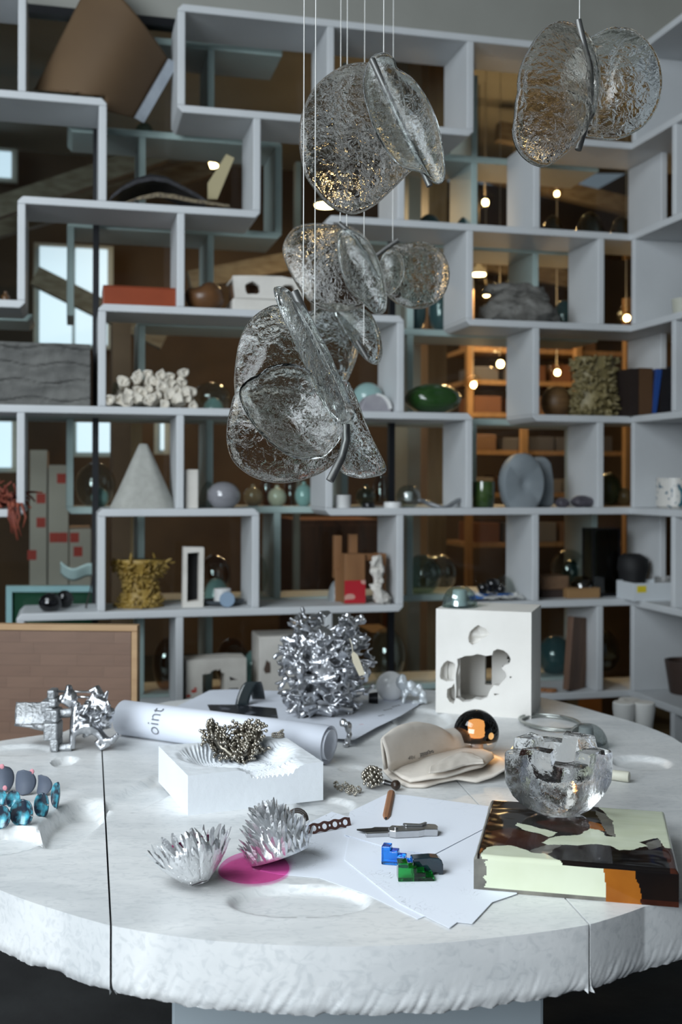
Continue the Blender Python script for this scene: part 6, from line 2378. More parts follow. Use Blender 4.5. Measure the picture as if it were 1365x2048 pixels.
q0, q1 = P(700, 1277, 2.86) - cp, P(706, 1305, 2.83) - cp
MB().tube([q0, q0.lerp(q1, 0.5) + Vector((0.002, -0.003, 0)), q1], 0.0011, 5).build('string', mat('cotton string', (0.62, 0.58, 0.46), 0.9), cor)
px_ = [(703, 1308), (708, 1303), (716, 1310), (731, 1349), (719, 1352), (706, 1324)]
V = [P(u, v, 2.83 + (v - 1303) * -0.0001) - cp for u, v in px_]
mb = MB()
n = len(V)
mb.add(V + [v_ + Vector((0, 0.0012, 0)) for v_ in V], [tuple(range(n)), tuple(range(2 * n - 1, n - 1, -1))] + [(i, (i + 1) % n, (i + 1) % n + n, i + n) for i in range(n)])
mb.build('tag', mat('manila card', (0.55, 0.50, 0.38), 0.8), cor)


def nugget(name, label, cat, u, v, boxes, m, voxel=0.0022, seed=1, h=0.0):
    """small casting made of melted lumps; boxes: (du, dv_top, r, stretch)"""
    p = T(u, v, h)
    t = thing(name, label, cat, p)
    k = p.y / FPX
    mb = MB()
    pr = None
    for du, dz, r, sx, sz_ in boxes:
        c = Vector((du * k, 0.004 * math.sin(du), dz * k))
        mb.ball(c, r * k, 10, sc=(sx, 0.8, sz_))
        if pr is not None:
            mb.tube([pr, c], min(r * k * 0.6, 0.008), 7)
        pr = c
    displace(mb, 0.0035, 90, seed=seed)
    mb.v = [(x, y, max(0, z)) for x, y, z in mb.v]
    o_ = mb.build('casting', m, t, smooth=True, fix=False)
    remesh(o_, voxel, 2)
    return t


pale = mat('pale blue-white cast metal', (0.60, 0.64, 0.67), 0.4, 0.4, scale=30, bump=0.2)
nugget('pale_coral', 'small pale metal coral beside the white globe', 'sculpture', 826, 1410, [(-22, 46, 12, 1, 1.3), (-18, 24, 8, .8, 1.3), (-20, 6, 5, .8, 1), (-16, 22, 7, 1, 1), (-4, 36, 11, 1, 1.2), (6, 26, 9, 1, 1), (14, 34, 6, 1, 1.4), (20, 18, 9, 1, 1.3), (14, 6, 6, 1.2, 1), (26, 8, 5, 1, 1.2), (4, 5, 6, 1.3, .8)], pale, 0.0022, 3)
nugget('silver_nugget', 'tiny crumpled silver casting at the mouth of the paper roll', 'casting', 693, 1494, [(-6, 48, 8, 1, 1), (4, 40, 9, .9, 1.4), (6, 24, 7, .8, 1.5), (2, 8, 7, 1, 1.2), (-1, 4, 6, 1.1, .8)], alu, 0.0016, 9)
p = T(782, 1402)
gl = thing('opal_globe', 'round white opal glass globe beside the aluminium coral', 'globe', p)
kk = p.y / FPX
MB().ball((0, 0, 30 * kk), 29.5 * kk, 32).build('globe', mat('white opal glass', (0.86, 0.87, 0.88), 0.15, coat=0.6, scale=2), gl, smooth=True)
MB().lathe([(0.010, 0), (0.011, 0.002), (0.009, 0.006)], 14, Matrix.Translation((0, 0, 0))).build('foot', black_metal, gl)
t = thing('black_socket', 'black lamp socket lying between coral and opal globe', 'socket', T(752, 1409))
MB().tube([(-0.02, 0.0, 0.018), (0.006, 0, 0.018)], [0.014, 0.018], 14).build('cup', black_metal, t, smooth=40)

# --- aluminium cast on the left
k = T(130, 1497).y / FPX
ac = thing('cast_aluminium_part', 'rough cast aluminium machine part with a half-pipe spout', 'casting', T(130, 1499))


def A(u, v, y=0.0):
    return Vector(((u - 130) * k, y, max(0.0, (1499 - v) * k)))


def channel(a, b):
    """convex plate: a runs from the top edge down the front and under, b along its length"""
    u = 22 + 10 * a + (90 - 22 - 10 * a) * b
    if a < 0.7:
        q_ = a / 0.7
        v, y = 1412 + 42 * q_, 0.03 - 0.034 * math.sin(PI * 0.5 * q_)
    else:
        q_ = (a - 0.7) / 0.3
        v, y = 1454 + 8 * math.sin(PI * 0.5 * q_), -0.004 + 0.06 * q_
    r = A(u, v, y)
    return (r.x, r.y + 0.012, r.z + 0.0012 * noise.noise(Vector((a * 9, b * 9, 1))))


o = MB().grid(lambda a, b: channel(a, b), 28, 12).build('half_pipe', alu_dull, ac, smooth=True, fix=False)
m_ = o.modifiers.new('thick', 'SOLIDIFY')
m_.thickness = 0.007
MB().tube([A(30, 1450, -0.001), A(60, 1452, -0.004), A(96, 1456, -0.010)], [0.003, 0.004, 0.006], 8).build('ridge', alu_dull, ac, smooth=True)


def ablock(u0, u1, v0, v1, y0, y1):
    a_, b_ = A(u0, v1), A(u1, v0)
    return MB().box(a_.x, b_.x, y0, y1, a_.z, b_.z).build('block', alu_dull, ac, bevel=0.004)


for q in [(91, 107, 1383, 1402, 0.01, 0.05), (96, 112, 1399, 1416, 0.0, 0.05), (76, 96, 1407, 1432, 0.02, 0.08), (86, 104, 1418, 1450, 0.01, 0.07), (104, 119, 1418, 1443, -0.02, 0.03), (92, 120, 1443, 1478, -0.025, 0.03), (106, 122, 1474, 1499, -0.03, 0.02), (103, 112, 1470, 1490, -0.01, 0.04)]:
    ablock(*q)
MB().tube([A(62, 1452, 0.0), A(95, 1453, -0.012)], [0.006, 0.010], 10).build('spout', alu_dull, ac, smooth=True)
for v, y in ((1429, 0.01), (1494, -0.01)):
    MB().tube([A(119, v, y), A(146, v - 2, y)], 0.011, 14).build('collar', alu_dull, ac, smooth=40)
for v in (1388, 1399):
    MB().tube([A(108 if v < 1390 else 140, v, 0.03), A(184, v + 1, 0.03)], 0.003, 8).build('rod', steel, ac, smooth=True)
mb = MB()
r_ = random.Random(5)
mb.tube([A(146, 1496, -0.01), A(147, 1470, -0.012), A(150, 1440, -0.01), A(152, 1418, 0.0), A(156, 1405, 0.01)], [0.007, 0.008, 0.011, 0.013, 0.008], 10)
mb.tube([A(150, 1462, -0.01), A(165, 1452, -0.012), A(182, 1452, -0.01), A(196, 1462, -0.005), A(212, 1478, -0.01), A(226, 1478, -0.015), A(240, 1465, -0.02)], [0.012, 0.016, 0.016, 0.012, 0.011, 0.009, 0.006], 10)
mb.tube([A(196, 1478, -0.01), A(204, 1492, -0.01), A(218, 1484, -0.01)], [0.009, 0.010, 0.008], 10)
mb.tube([A(128, 1412, 0.02), A(132, 1396, 0.02), A(135, 1374, 0.02)], [0.016, 0.014, 0.007], 10)
mb.tube([A(115, 1398, 0.02), A(140, 1408, 0.02)], [0.010, 0.012], 10)
mb.tube([A(178, 1392, 0.03), A(186, 1380, 0.03), A(196, 1394, 0.02), A(186, 1402, 0.02)], [0.010, 0.009, 0.011, 0.009], 10)
mb.tube([A(172, 1420, 0.02), A(188, 1402, 0.015), A(206, 1412, 0.01), A(220, 1430, 0.005)], [0.010, 0.012, 0.012, 0.009], 10)
for i in range(80):
    a, b = r_.uniform(0, 2 * PI), r_.uniform(0.35, 1.1)
    c = A(192 + 30 * b * math.cos(a), 1430 + 30 * b * math.sin(a), r_.uniform(-0.03, 0.03) + 0.01)
    if r_.random() < 0.55:
        c2 = c + Vector((r_.uniform(-1, 1), r_.uniform(-1, 0.4), r_.uniform(-1, 1))) * 0.022
        c2.z = max(c2.z, 0.006)
        mb.tube([c, c2], [r_.uniform(0.004, 0.009), r_.uniform(0.003, 0.007)], 8)
    else:
        mb.ball(c, r_.uniform(0.005, 0.011), 8)
mb.ball(A(188, 1430, 0.02), 0.030, 14)
mb.ball(A(205, 1440, 0.015), 0.024, 12)
mb.ball(A(178, 1448, 0.01), 0.022, 12)
mb.ball(A(200, 1418, 0.02), 0.020, 12)
mb.ball(A(136, 1400, 0.02), 0.018, 10, sc=(1, 1, 1.2))
displace(mb, 0.005, 60, seed=3)
mb.v = [(x, y, max(0.0, z)) for x, y, z in mb.v]
o = mb.build('melted_casting', alu, ac, smooth=True, fix=False)
remesh(o, 0.0024, 2)

# --- teal enamel necklace
teal_e = mat('teal enamel', (0.07, 0.42, 0.54), 0.3, col2=(0.010, 0.018, 0.035), scale=45, detail=9, lo=0.42, hi=0.60, coat=0.3)
slate_e = mat('slate enamel back', (0.10, 0.12, 0.16), 0.6, col2=(0.075, 0.09, 0.125), scale=12)
pink_e = mat('pink enamel fleck', (0.62, 0.26, 0.30), 0.6)
neck = thing('enamel_necklace', 'teal and slate enamel necklace of curved petal plates', 'necklace', T(40, 1640))
nb = neck.location


def petal(u0, u1, vb, vt, m, bend, yaw_, z0=0.0, flecks=()):
    c = T((u0 + u1) / 2, vb, z0)
    kx = c.y / FPX
    w, hh_ = (u1 - u0) * kx / max(0.35, math.cos(yaw_)), (vb - vt) * kx * 0.98

    def fn(a, b):
        s = (a - 0.5) * 2
        # rounded leaf outline
        hw = math.sqrt(max(0.0, 1 - (2 * b - 1) ** 2)) ** 0.75
        hw = max(hw, 0.06)
        x = s * hw * w / 2
        y = bend * (1 - (s * hw) ** 2) * w * 0.30 + 0.004 * math.sin(PI * b)
        return (x, y, hh_ * b)
    o_ = MB().grid(fn, 15, 15).build('petal', m, neck, smooth=True, fix=False)
    m2 = o_.modifiers.new('thick', 'SOLIDIFY')
    m2.thickness = 0.0016
    o_.matrix_local = Matrix.Translation(c - nb) @ Matrix.Rotation(yaw_, 4, 'Z') @ Matrix.Rotation(-0.10 * (1 if bend > 0 else 1), 4, 'X')
    for fu, fv in flecks:
        q_ = Vector(((fu - (u0 + u1) / 2) * kx, bend * w * 0.26, (vb - fv) * kx))
        MB().prism(ragged(q_.x, q_.z, 0.0042, 0.0042, 8, 0.3, fu), q_.y - 0.003 - 0.01 * (bend > 0), q_.y - 0.0025, ).build('fleck', pink_e, o_)
    return o_


petal(-14, 27, 1584, 1530, slate_e, -0.8, 0.1)
petal(27, 71, 1589, 1538, slate_e, -0.8, -0.15)
petal(69, 103, 1590, 1548, slate_e, -0.9, -0.5)
petal(92, 113, 1618, 1565, teal_e, 0.9, -0.9)
petal(62, 94, 1636, 1588, teal_e, 0.8, -0.35)
petal(17, 63, 1654, 1601, teal_e, 0.7, -0.05)
petal(-26, 18, 1660, 1612, teal_e, 0.7, 0.15)
petal(11, 38, 1616, 1583, teal_e, 0.8, 0.1)
petal(-16, 12, 1613, 1582, teal_e, 0.8, 0.0)
for u0_, v0_, u1_, v1_ in [(62, 1610, 66, 1612), (92, 1588, 96, 1590)]:
    MB().tube([T(u0_, v0_ + 20, 0.03) - nb, T(u1_, v1_ + 20, 0.03) - nb], 0.0016, 6).build('link', steel, neck)
for u, v in [(64, 1543), (4, 1533), (10, 1576)]:
    c = P(u, v, T(u, 1586).y - 0.012) - nb
    MB().ball(c, 0.005, 8, sc=(1, 0.25, 1.1)).build('fleck', pink_e, neck, smooth=True)

# --- spiky aluminium form, pink film, copper strip
foil = mat('crumpled aluminium foil', (0.88, 0.89, 0.90), 0.42, 1.0, col2=(0.72, 0.73, 0.74), scale=50, bump=0.2, bscale=160)
spk = thing('spiky_aluminium_form', 'twisted aluminium band bristling with folded metal flakes', 'sculpture', T(470, 1755))
sb = spk.location
flake = MB()
FLn, FWd = 0.021, 0.0085
rowsf = [(0.0, 0.35), (0.25, 0.8), (0.55, 1.0), (0.8, 0.8), (1.0, 0.25)]
V = []
for z_, w_ in rowsf:
    for s_ in (-1, 0, 1):
        V.append((s_ * w_ * FWd / 2, 0.0022 * abs(s_) * w_ + 0.004 * z_ * z_, z_ * FLn))
F = []
for j in range(4):
    for i in range(2):
        a_ = j * 3 + i
        F.append((a_, a_ + 1, a_ + 4, a_ + 3))
flake.add(V, F)
flake_me = flake.mesh('flake', False, False)
flake_me.materials.append(foil)


def lobe(c, axis, up, r0, r1, height, name, rows, n0_, span, a_start, tilt, seed):
    """open flaring cup: base ring r0, rim r1, flakes shingled on the outside"""
    ax = Vector(axis).normalized()
    e1 = Vector(up)
    e1 = (e1 - ax * e1.dot(ax)).normalized()
    e2 = ax.cross(e1)

    def pos(a, t_):
        r = r0 + (r1 - r0) * (math.sin(t_ * PI / 2) if r1 > r0 else 1 - math.cos(t_ * PI / 2))
        return Vector(c) + ax * (height * t_) + (e1 * math.cos(a) + e2 * math.sin(a)) * r
    band_ = MB().grid(lambda s, t_: pos(a_start + span * s, t_) - sb, 40, 8).build(name, foil, spk, smooth=True, fix=False)
    for v_ in band_.data.vertices:
        v_.co.z = max(v_.co.z, 0.002)
    m2 = band_.modifiers.new('thick', 'SOLIDIFY')
    m2.thickness = 0.0012
    r3 = random.Random(seed)
    for j in range(rows):
        t_ = 0.04 + 0.94 * j / (rows - 1)
        n_ = int(n0_ * (0.6 + 0.4 * t_))
        for i in range(n_):
            a = a_start + span * (i + 0.5 * (j % 2) + r3.uniform(-.15, .15)) / n_
            p_ = pos(a, t_)
            out = (e1 * math.cos(a) + e2 * math.sin(a))
            d_ = (ax * 1.0 + out * (tilt + r3.uniform(-.35, .5)) + Vector((r3.uniform(-.45, .25), r3.uniform(-.35, .35), r3.uniform(-.2, .4)))).normalized()
            side_ = d_.cross(out)
            if side_.length < 1e-3:
                continue
            side_.normalize()
            nrm = side_.cross(d_).normalized()
            s_ = r3.uniform(0.75, 1.4)
            tip = p_ + d_ * FLn * s_
            if tip.z < TZ + 0.002:
                d_.z += 0.8
                d_.normalize()
                side_ = d_.cross(out).normalized()
                nrm = side_.cross(d_).normalized()
            if p_.z < TZ + 0.003:
                p_.z = TZ + 0.003
            M3 = Matrix((side_, -nrm, d_)).transposed().to_4x4()
            o_ = bpy.data.objects.new('flake', flake_me)
            COL.objects.link(o_)
            o_.parent = band_
            o_.matrix_local = Matrix.Translation(p_ + out * 0.001 - sb) @ M3 @ Matrix.Diagonal((s_, s_, s_, 1))


cl = T(397, 1786) + Vector((0, 0.014, 0.010))
lobe(cl, (-0.22, 0.30, 0.62), (0, -0.4, 1), 0.014, 0.054, 0.050, 'cup_band', 8, 30, 2 * PI, 0.0, 0.75, 3)
lobe(cl + Vector((-0.004, 0.006, 0.012)), (-0.4, 0.25, 0.6), (0, -0.4, 1), 0.006, 0.034, 0.036, 'inner_band', 5, 17, 2 * PI, 0.0, 0.5, 13)
cr_ = T(558, 1734) + Vector((0.0, 0.02, 0.012))
lobe(cr_, (-0.20, 0.12, 0.62), (0.3, -0.3, 1), 0.052, 0.012, 0.066, 'arched_band', 9, 34, 2 * PI, 0.0, 0.75, 8)
film = thin_glass('magenta film', (0.97, 0.36, 0.66), 1.12, 0.0)
pc = T(508, 1742)
disc = thing('pink_film_disc', 'translucent magenta plastic disc under the spiky aluminium form', 'disc', pc + Vector((0, 0, 0.0032)))
def film_pt(a, b):
    r = 0.03 + 0.97 * b
    y = 0.072 * r * math.sin(2 * PI * a)
    return (0.058 * r * math.cos(2 * PI * a), y, 0.008 * max(0, y) / 0.1 + 0.002 * max(0, -y) / 0.07)


MB().grid(film_pt, 48, 6, closed_u=True).build('film', film, disc, smooth=True)
f2 = thing('pink_film_curl', 'curled translucent magenta film inside the left spiky cup', 'film', cl)


def pinkcone(a, b):
    ax = Vector((-0.22, 0.30, 0.62)).normalized()
    e1 = Vector((0, -0.4, 1))
    e1 = (e1 - ax * e1.dot(ax)).normalized()
    e2 = ax.cross(e1)
    th = 2 * PI * a
    r = 0.008 + 0.036 * b
    return ax * (0.012 + 0.050 * b) + (e1 * math.cos(th) + e2 * math.sin(th)) * r


o = MB().grid(pinkcone, 30, 6).build('film', mat('magenta film curl', (0.80, 0.06, 0.30), 0.3, col2=(0.55, 0.03, 0.2), scale=20), f2, smooth=True, fix=False)
cop = mat('dull copper', (0.20, 0.10, 0.085), 0.45, 0.6, col2=(0.14, 0.07, 0.06), scale=40)
ca, cb = T(598, 1676), T(703, 1655)
dv = cb - ca
CL = dv.length
ct = thing('copper_strip', 'scalloped copper strip punched with round holes', 'strip', ca + Vector((0, 0, 0.003)), math.atan2(dv.y, dv.x))
hz = 0.0165
outer = []
NSC = 40
for i in range(NSC + 1):
    x = CL * i / NSC
    outer.append((x, 0.0012 * math.cos(x / CL * 2 * PI * 5)))
for i in range(NSC, -1, -1):
    x = CL * i / NSC
    outer.append((x, hz - 0.0012 * math.cos(x / CL * 2 * PI * 5)))
holes = []
for i in range(5):
    x = CL * (0.1 + 0.2 * i)
    holes.append([(x + 0.0052 * math.cos(2 * PI * q_ / 12), hz / 2 + 0.0052 * math.sin(2 * PI * q_ / 12)) for q_ in range(12)])
    if i < 4:
        x += CL * 0.1
        holes.append([(x + 0.0024 * math.cos(2 * PI * q_ / 8), hz / 2 + 0.0024 * math.sin(2 * PI * q_ / 8)) for q_ in range(8)])
o = holed(outer, holes, 0, 0.001).build('strip', cop, ct)
o.rotation_euler.x = -0.35
t = thing('metal_ribbon', 'dark curled metal ribbon between spiky form and copper strip', 'ribbon', T(594, 1668) + Vector((0, 0, 0.002)))
for k_ in range(3):
    pts = [((0.016 + 0.002 * k_) * math.cos(a), 0.012 * math.sin(a) * 0.6 + 0.005 * k_, 0.020 + (0.017 + 0.002 * k_) * math.sin(a) * 0.9 + 0.0) for a in [2 * PI * i / 20 for i in range(18)]]
    MB().tube(pts, 0.0016, 6, flat=1.0).build('coil', mat('dark bronze ribbon', (0.12, 0.10, 0.09), 0.35, 0.8), t, smooth=True)

# --- framed board and stool behind the table
by = 3.22
br_ = P(275, 1251, by)
bd_ = thing('framed_board', 'brown stave-built wooden panel with pale oak frame standing behind the table', 'panel', (br_.x, by, 0), -0.05)
paleoak = mat('pale oak edge', (0.42, 0.27, 0.14), 0.6, col2=(0.36, 0.22, 0.11), scale=6, stretch=(1, 6, 6))
BZ = br_.z
BW = 1.15
MB().box(-BW, 0, 0, 0.035, BZ - 0.018, BZ).build('frame_rail', paleoak, bd_, bevel=0.002)
MB().box(-0.018, 0, 0, 0.035, 0, BZ - 0.0185).build('frame_stile', paleoak, bd_, bevel=0.002)
MB().box(-BW, -0.0185, 0.020, 0.034, 0.0, BZ - 0.0185).build('backing', mat('stave backing', (0.05, 0.03, 0.02), 0.8), bd_)
st_m = [mat('brown stave %d' % i, c_, 0.5, col2=tuple(x * 0.82 for x in c_), scale=7, stretch=(0.8, 8, 8)) for i, c_ in enumerate([(0.152, 0.084, 0.053), (0.158, 0.088, 0.056), (0.147, 0.080, 0.050), (0.163, 0.091, 0.058)])]
r_ = random.Random(6)
SH = 0.0335
zt_ = BZ - 0.019
row = 0
smesh = {}
while zt_ > 0.50:
    x = -0.0190 - r_.uniform(0, 0.08)
    xr = -0.0190
    while xr > -0.75:
        L_ = r_.choice((0.11, 0.14, 0.17)) if xr < -0.02 else r_.choice((0.05, 0.08, 0.12))
        mi_ = r_.randrange(4)
        key = (L_, mi_)
        if key not in smesh:
            m_b = MB().box(-L_ + 0.0001, -0.0001, 0.0, 0.019, -SH + 0.0001, -0.0001)
            smesh[key] = m_b.mesh('stave')
            smesh[key].materials.append(st_m[mi_])
        o_ = bpy.data.objects.new('stave', smesh[key])
        COL.objects.link(o_)
        o_.parent = bd_
        o_.location = (xr, 0.0005 + r_.uniform(0, 0.0005), zt_)
        xr -= L_
    zt_ -= SH
    row += 1
sy = 3.75
c = P(1266, 1402, sy)
stl = thing('plaster_stool', 'white three-lobed plaster stool standing on the floor behind the table', 'stool', (c.x, sy, 0))
wst = 84 / FPX * sy
for k_ in range(3):
    a = [PI * 1.15, -PI * 0.15, PI * 0.5][k_]
    x, y = wst * 0.26 * math.cos(a), wst * 0.26 * math.sin(a)
    r0 = wst * 0.27
    MB().lathe([(r0 * 0.55, 0), (r0 * 0.6, 0.02), (r0 * 0.62, c.z * 0.75), (r0 * 0.8, c.z * 0.88), (r0 * 0.98, c.z * 0.96), (r0 * 0.98, c.z * 0.995), (r0 * 0.90, c.z)], 22, Matrix.Translation((x, y, 0))).build('lobe', mat('chalk plaster', (0.62, 0.62, 0.60), 0.8), stl, smooth=40)

# ================================================================== hanging clusters of cast glass discs
disc_g = glass('rippled pale cast glass', (0.93, 0.96, 0.95), 0.0, 1.33, 0.45, 52, dist=0.006)
disc_g2 = glass('softly frosted cast glass', (0.86, 0.91, 0.90), 0.10, 1.33, 0.45, 55, dist=0.005)
disc_g3 = glass('smoky cast glass', (0.86, 0.84, 0.80), 0.03, 1.33, 0.42, 66, dist=0.005)
gun = mat('gunmetal tube', (0.16, 0.16, 0.155), 0.45, 0.7, scale=30)
cord_w = mat('pale suspension cord', (0.60, 0.60, 0.58), 0.6, scale=40)


def glass_disc(parent, outline, Y, normal, m, belly=0.02, thick=0.007, rim_t=0.011, seed=1, crease=0.0):
    """irregular cast disc: the traced outline laid on a tilted plane through depth Y, dished and thick-rimmed"""
    cu = sum(p[0] for p in outline) / len(outline)
    cv = sum(p[1] for p in outline) / len(outline)
    c = P(cu, cv, Y)
    n = Vector(normal).normalized()
    o3 = Vector((0, 0, CAMZ))
    pts = []
    for u, v in outline:
        r = ray(u, v)
        k = (c - o3).dot(n) / r.dot(n)
        pts.append(o3 + r * k - c)
    # closed smooth outline (Catmull-Rom)
    L = []
    m_ = len(pts)
    for i in range(m_):
        p0, p1, p2, p3 = pts[i - 1], pts[i], pts[(i + 1) % m_], pts[(i + 2) % m_]
        for s in range(5):
            t = s / 5
            L.append(0.5 * ((2 * p1) + (p2 - p0) * t + (2 * p0 - 5 * p1 + 4 * p2 - p3) * t * t + (3 * p1 - p0 - 3 * p2 + p3) * t ** 3))
    N_ = len(L)
    e1 = (L[0] - L[0].project(n)).normalized()
    e2 = n.cross(e1)
    rings = [(0.06, 0), (0.2, 0), (0.35, 0), (0.5, 0), (0.64, 0), (0.76, 0), (0.86, 0.15), (0.92, 0.7), (0.96, 1.0), (0.985, 0.75), (0.996, 0.25)]
    V, F = [], []

    def off(p, k):
        x, y = p.dot(e1), p.dot(e2)
        d = belly * (1 - k * k) + 0.006 * noise.noise(Vector((x * 9, y * 9, seed)))
        d += crease * math.exp(-((x * 0.6 + y * 0.8 - 0.01) / 0.012) ** 2)
        return d
    ringsidx = []
    for side in (1, -1):
        for k, rt in rings:
            row = []
            for p in L:
                q = p * k
                th = thick + (rim_t - thick) * rt
                th *= 1 + 0.25 * noise.noise(Vector((q.x * 30, q.z * 30, seed * 3.1)))
                row.append(len(V))
                V.append(q + n * (off(q, k) + side * th / 2))
            ringsidx.append(row)
    edge = []
    for p in L:
        edge.append(len(V))
        V.append(p * 1.0 + n * off(p, 1.0))
    nr = len(rings)
    for s, base in ((1, 0), (-1, nr)):
        for k in range(nr - 1):
            a, b = ringsidx[base + k], ringsidx[base + k + 1]
            for i in range(N_):
                j = (i + 1) % N_
                F.append((a[i], b[i], b[j], a[j]))
        F.append(tuple(ringsidx[base]))
        a = ringsidx[base + nr - 1]
        for i in range(N_):
            j = (i + 1) % N_
            F.append((a[i], edge[i], edge[j], a[j]))
    base_l = parent.location
    mb = MB()
    mb.add([v + c - base_l for v in V], F)
    return mb.build('glass_disc', m, parent, smooth=60)


def rod(parent, px, Y, r, name='rod'):
    pts = [P(u, v, Y + dy) - parent.location for u, v, dy in px]
    return MB().tube(pts, r, 12).build(name, gun, parent, smooth=40)


def cord(parent, u, v0, Y, r=0.0011):
    p = P(u, v0, Y)
    return MB().tube([p - parent.location, Vector((p.x, p.y, 3.9)) - parent.location], r, 6).build('cord', cord_w, parent)


def pendant(label, u, v, Y):
    return thing('glass_pendant', label, 'pendant', P(u, v, Y), group='hanging cast glass pendants')


# upper centre pair
Y = 2.15
t = pendant('upper pendant of two large rippled glass discs hanging at top centre', 768, 110, Y)
glass_disc(t, [(599, 270), (605, 225), (625, 180), (655, 150), (690, 131), (735, 127), (775, 150), (805, 200), (825, 265), (838, 322), (815, 350), (780, 385), (745, 415), (705, 430), (665, 415), (635, 385), (610, 350), (600, 305)], Y + 0.03, (0.35, -1, 0.15), disc_g3, 0.03, seed=2)
glass_disc(t, [(748, 112), (772, 106), (788, 116), (795, 135), (830, 160), (862, 210), (882, 270), (889, 330), (886, 360), (868, 366), (842, 345), (805, 335), (775, 305), (750, 260), (732, 205), (726, 165), (733, 135)], Y - 0.04, (-0.55, -1, 0.1), disc_g2, -0.025, seed=5)
rod(t, [(744, 118, 0), (800, 240, 0.01), (860, 372, 0.0)], Y, 0.0065)
cord(t, 768, 108, Y)
# upper right pair
Y = 2.05
t = pendant('upper right pendant of two rippled clear glass ovals', 1160, 45, Y)
glass_disc(t, [(1030, 235), (1027, 270), (1040, 305), (1065, 327), (1092, 333), (1120, 318), (1155, 285), (1183, 235), (1198, 180), (1196, 120), (1180, 75), (1150, 50), (1115, 43), (1085, 60), (1058, 100), (1040, 150)], Y - 0.03, (0.5, -1, 0.1), disc_g3, 0.03, seed=7, crease=0.006)
glass_disc(t, [(1190, 70), (1220, 55), (1255, 53), (1290, 75), (1315, 110), (1325, 155), (1318, 205), (1295, 245), (1260, 270), (1225, 281), (1190, 276), (1160, 265), (1140, 230), (1130, 190), (1128, 150), (1145, 110), (1165, 85)], Y + 0.04, (-0.45, -1, -0.1), disc_g, 0.03, seed=11, crease=-0.012)
rod(t, [(1157, 40, 0), (1178, 130, 0.005), (1178, 230, 0.005), (1157, 300, 0)], Y, 0.0065)
cord(t, 1160, 42, Y)
# middle pair behind
Y = 2.55
t = pendant('middle pendant of pale glass discs behind the lowest cluster', 694, 455, Y)
glass_disc(t, [(570, 480), (590, 455), (625, 447), (675, 450), (705, 455), (735, 480), (757, 520), (765, 560), (760, 590), (735, 610), (700, 620), (660, 622), (625, 608), (600, 580), (578, 540), (566, 505)], Y + 0.05, (0.2, -1, 0.2), disc_g3, 0.03, seed=13)
glass_disc(t, [(680, 460), (715, 465), (745, 495), (765, 540), (773, 590), (770, 622), (750, 627), (725, 605), (700, 582), (685, 545), (676, 500)], Y - 0.05, (-0.7, -1, 0.1), disc_g2, 0.02, seed=17)
rod(t, [(678, 446, 0), (712, 474, 0.0), (760, 560, 0.0)], Y, 0.006)
cord(t, 694, 458, Y)
cord(t, 681, 450, Y + 0.02)
# right small pair
Y = 2.85
t = pendant('small smoky glass pendant at the right of the group', 786, 490, Y)
glass_disc(t, [(775, 495), (810, 487), (850, 485), (885, 505), (899, 535), (897, 570), (880, 600), (845, 617), (805, 612), (775, 590), (765, 555), (765, 520)], Y + 0.04, (0.1, -1, 0.1), disc_g3, 0.02, seed=19)
glass_disc(t, [(765, 512), (785, 498), (803, 510), (808, 540), (800, 570), (780, 590), (766, 580), (760, 545)], Y - 0.03, (-0.4, -1, 0), disc_g2, 0.015, seed=23)
rod(t, [(750, 514, 0), (772, 497, 0), (797, 480, 0)], Y, 0.006)
cord(t, 786, 486, Y)
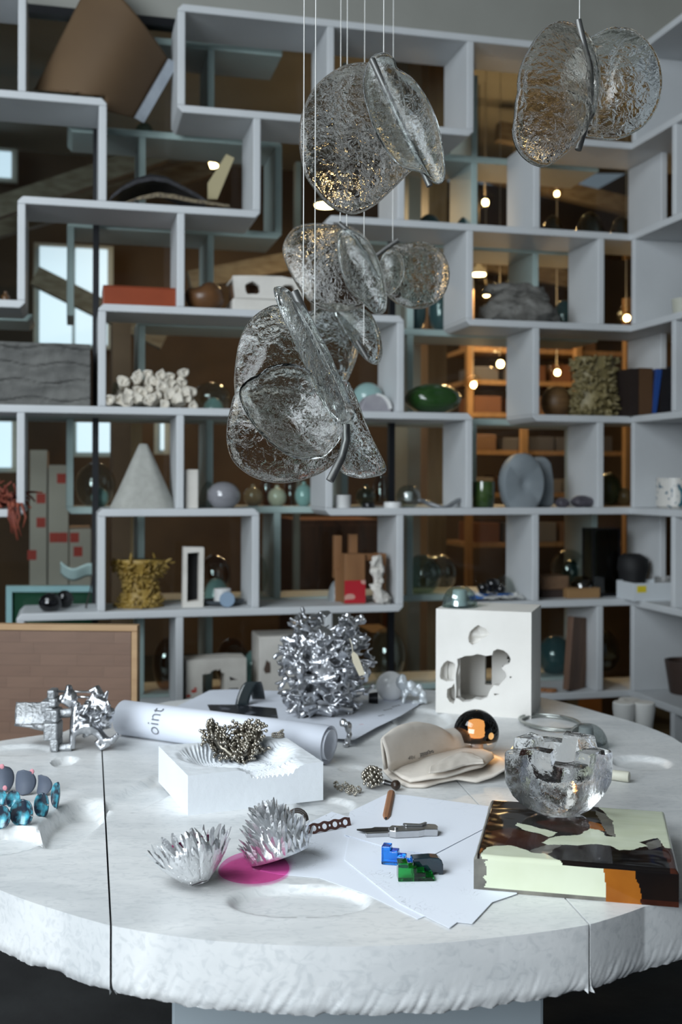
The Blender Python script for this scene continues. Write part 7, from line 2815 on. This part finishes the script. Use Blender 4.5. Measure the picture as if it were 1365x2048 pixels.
# lower middle pair
Y = 2.65
t = pendant('frosted glass pendant tucked between the middle and lowest clusters', 727, 690, Y)
glass_disc(t, [(612, 640), (640, 612), (675, 612), (705, 630), (717, 665), (716, 705), (702, 745), (682, 775), (660, 745), (640, 712), (622, 680)], Y + 0.04, (0.5, -1, 0.2), disc_g2, 0.02, seed=29)
glass_disc(t, [(668, 615), (705, 612), (740, 625), (758, 660), (766, 700), (756, 728), (735, 722), (712, 695), (688, 660)], Y - 0.03, (-0.4, -1, 0.1), disc_g2, 0.02, seed=31)
rod(t, [(714, 682, 0), (736, 718, 0)], Y - 0.08, 0.0055)
cord(t, 728, 690, Y - 0.08)
# lowest, nearest cluster
Y = 1.92
t = pendant('lowest and nearest cluster of clear glass discs on gunmetal tubes', 607, 585, Y)
glass_disc(t, [(535, 615), (505, 635), (483, 670), (472, 720), (470, 780), (480, 830), (520, 850), (580, 840), (622, 800), (640, 750), (625, 700), (600, 655), (575, 625), (555, 612)], Y + 0.10, (0.35, -1, 0.25), disc_g, 0.03, seed=37, crease=0.008)
glass_disc(t, [(480, 780), (460, 820), (453, 870), (462, 915), (490, 945), (530, 962), (575, 965), (620, 955), (660, 935), (685, 900), (683, 850), (640, 800), (560, 770)], Y + 0.05, (0.1, -1, -0.15), disc_g3, 0.03, seed=41)
glass_disc(t, [(478, 788), (500, 757), (540, 734), (580, 728), (615, 740), (650, 770), (672, 805), (686, 845), (682, 875), (660, 903), (622, 918), (580, 912), (540, 885), (505, 845)], Y - 0.06, (0.15, -1, 0.35), disc_g, -0.035, 0.007, 0.012, seed=43, crease=-0.012)
glass_disc(t, [(556, 574), (576, 580), (602, 612), (642, 682), (672, 740), (692, 790), (702, 830), (692, 846), (676, 840), (650, 798), (620, 738), (585, 660), (562, 606)], Y - 0.02, (-2.2, -1, -0.4), disc_g, 0.012, 0.010, 0.014, seed=47)
glass_disc(t, [(688, 760), (706, 790), (728, 850), (750, 900), (768, 935), (760, 950), (727, 957), (697, 950), (684, 935), (692, 900), (700, 860), (692, 810)], Y + 0.03, (-1.2, -1, -0.2), disc_g, 0.02, 0.010, 0.014, seed=53)
rod(t, [(588, 583, 0.02), (650, 715, 0.02), (704, 830, 0.02)], Y, 0.0085)
rod(t, [(692, 848, 0), (693, 880, 0), (684, 915, 0), (660, 962, -0.01)], Y, 0.0072, 'curved_rod')
cord(t, 607, 620, Y + 0.02)
cord(t, 630, 670, Y + 0.02)
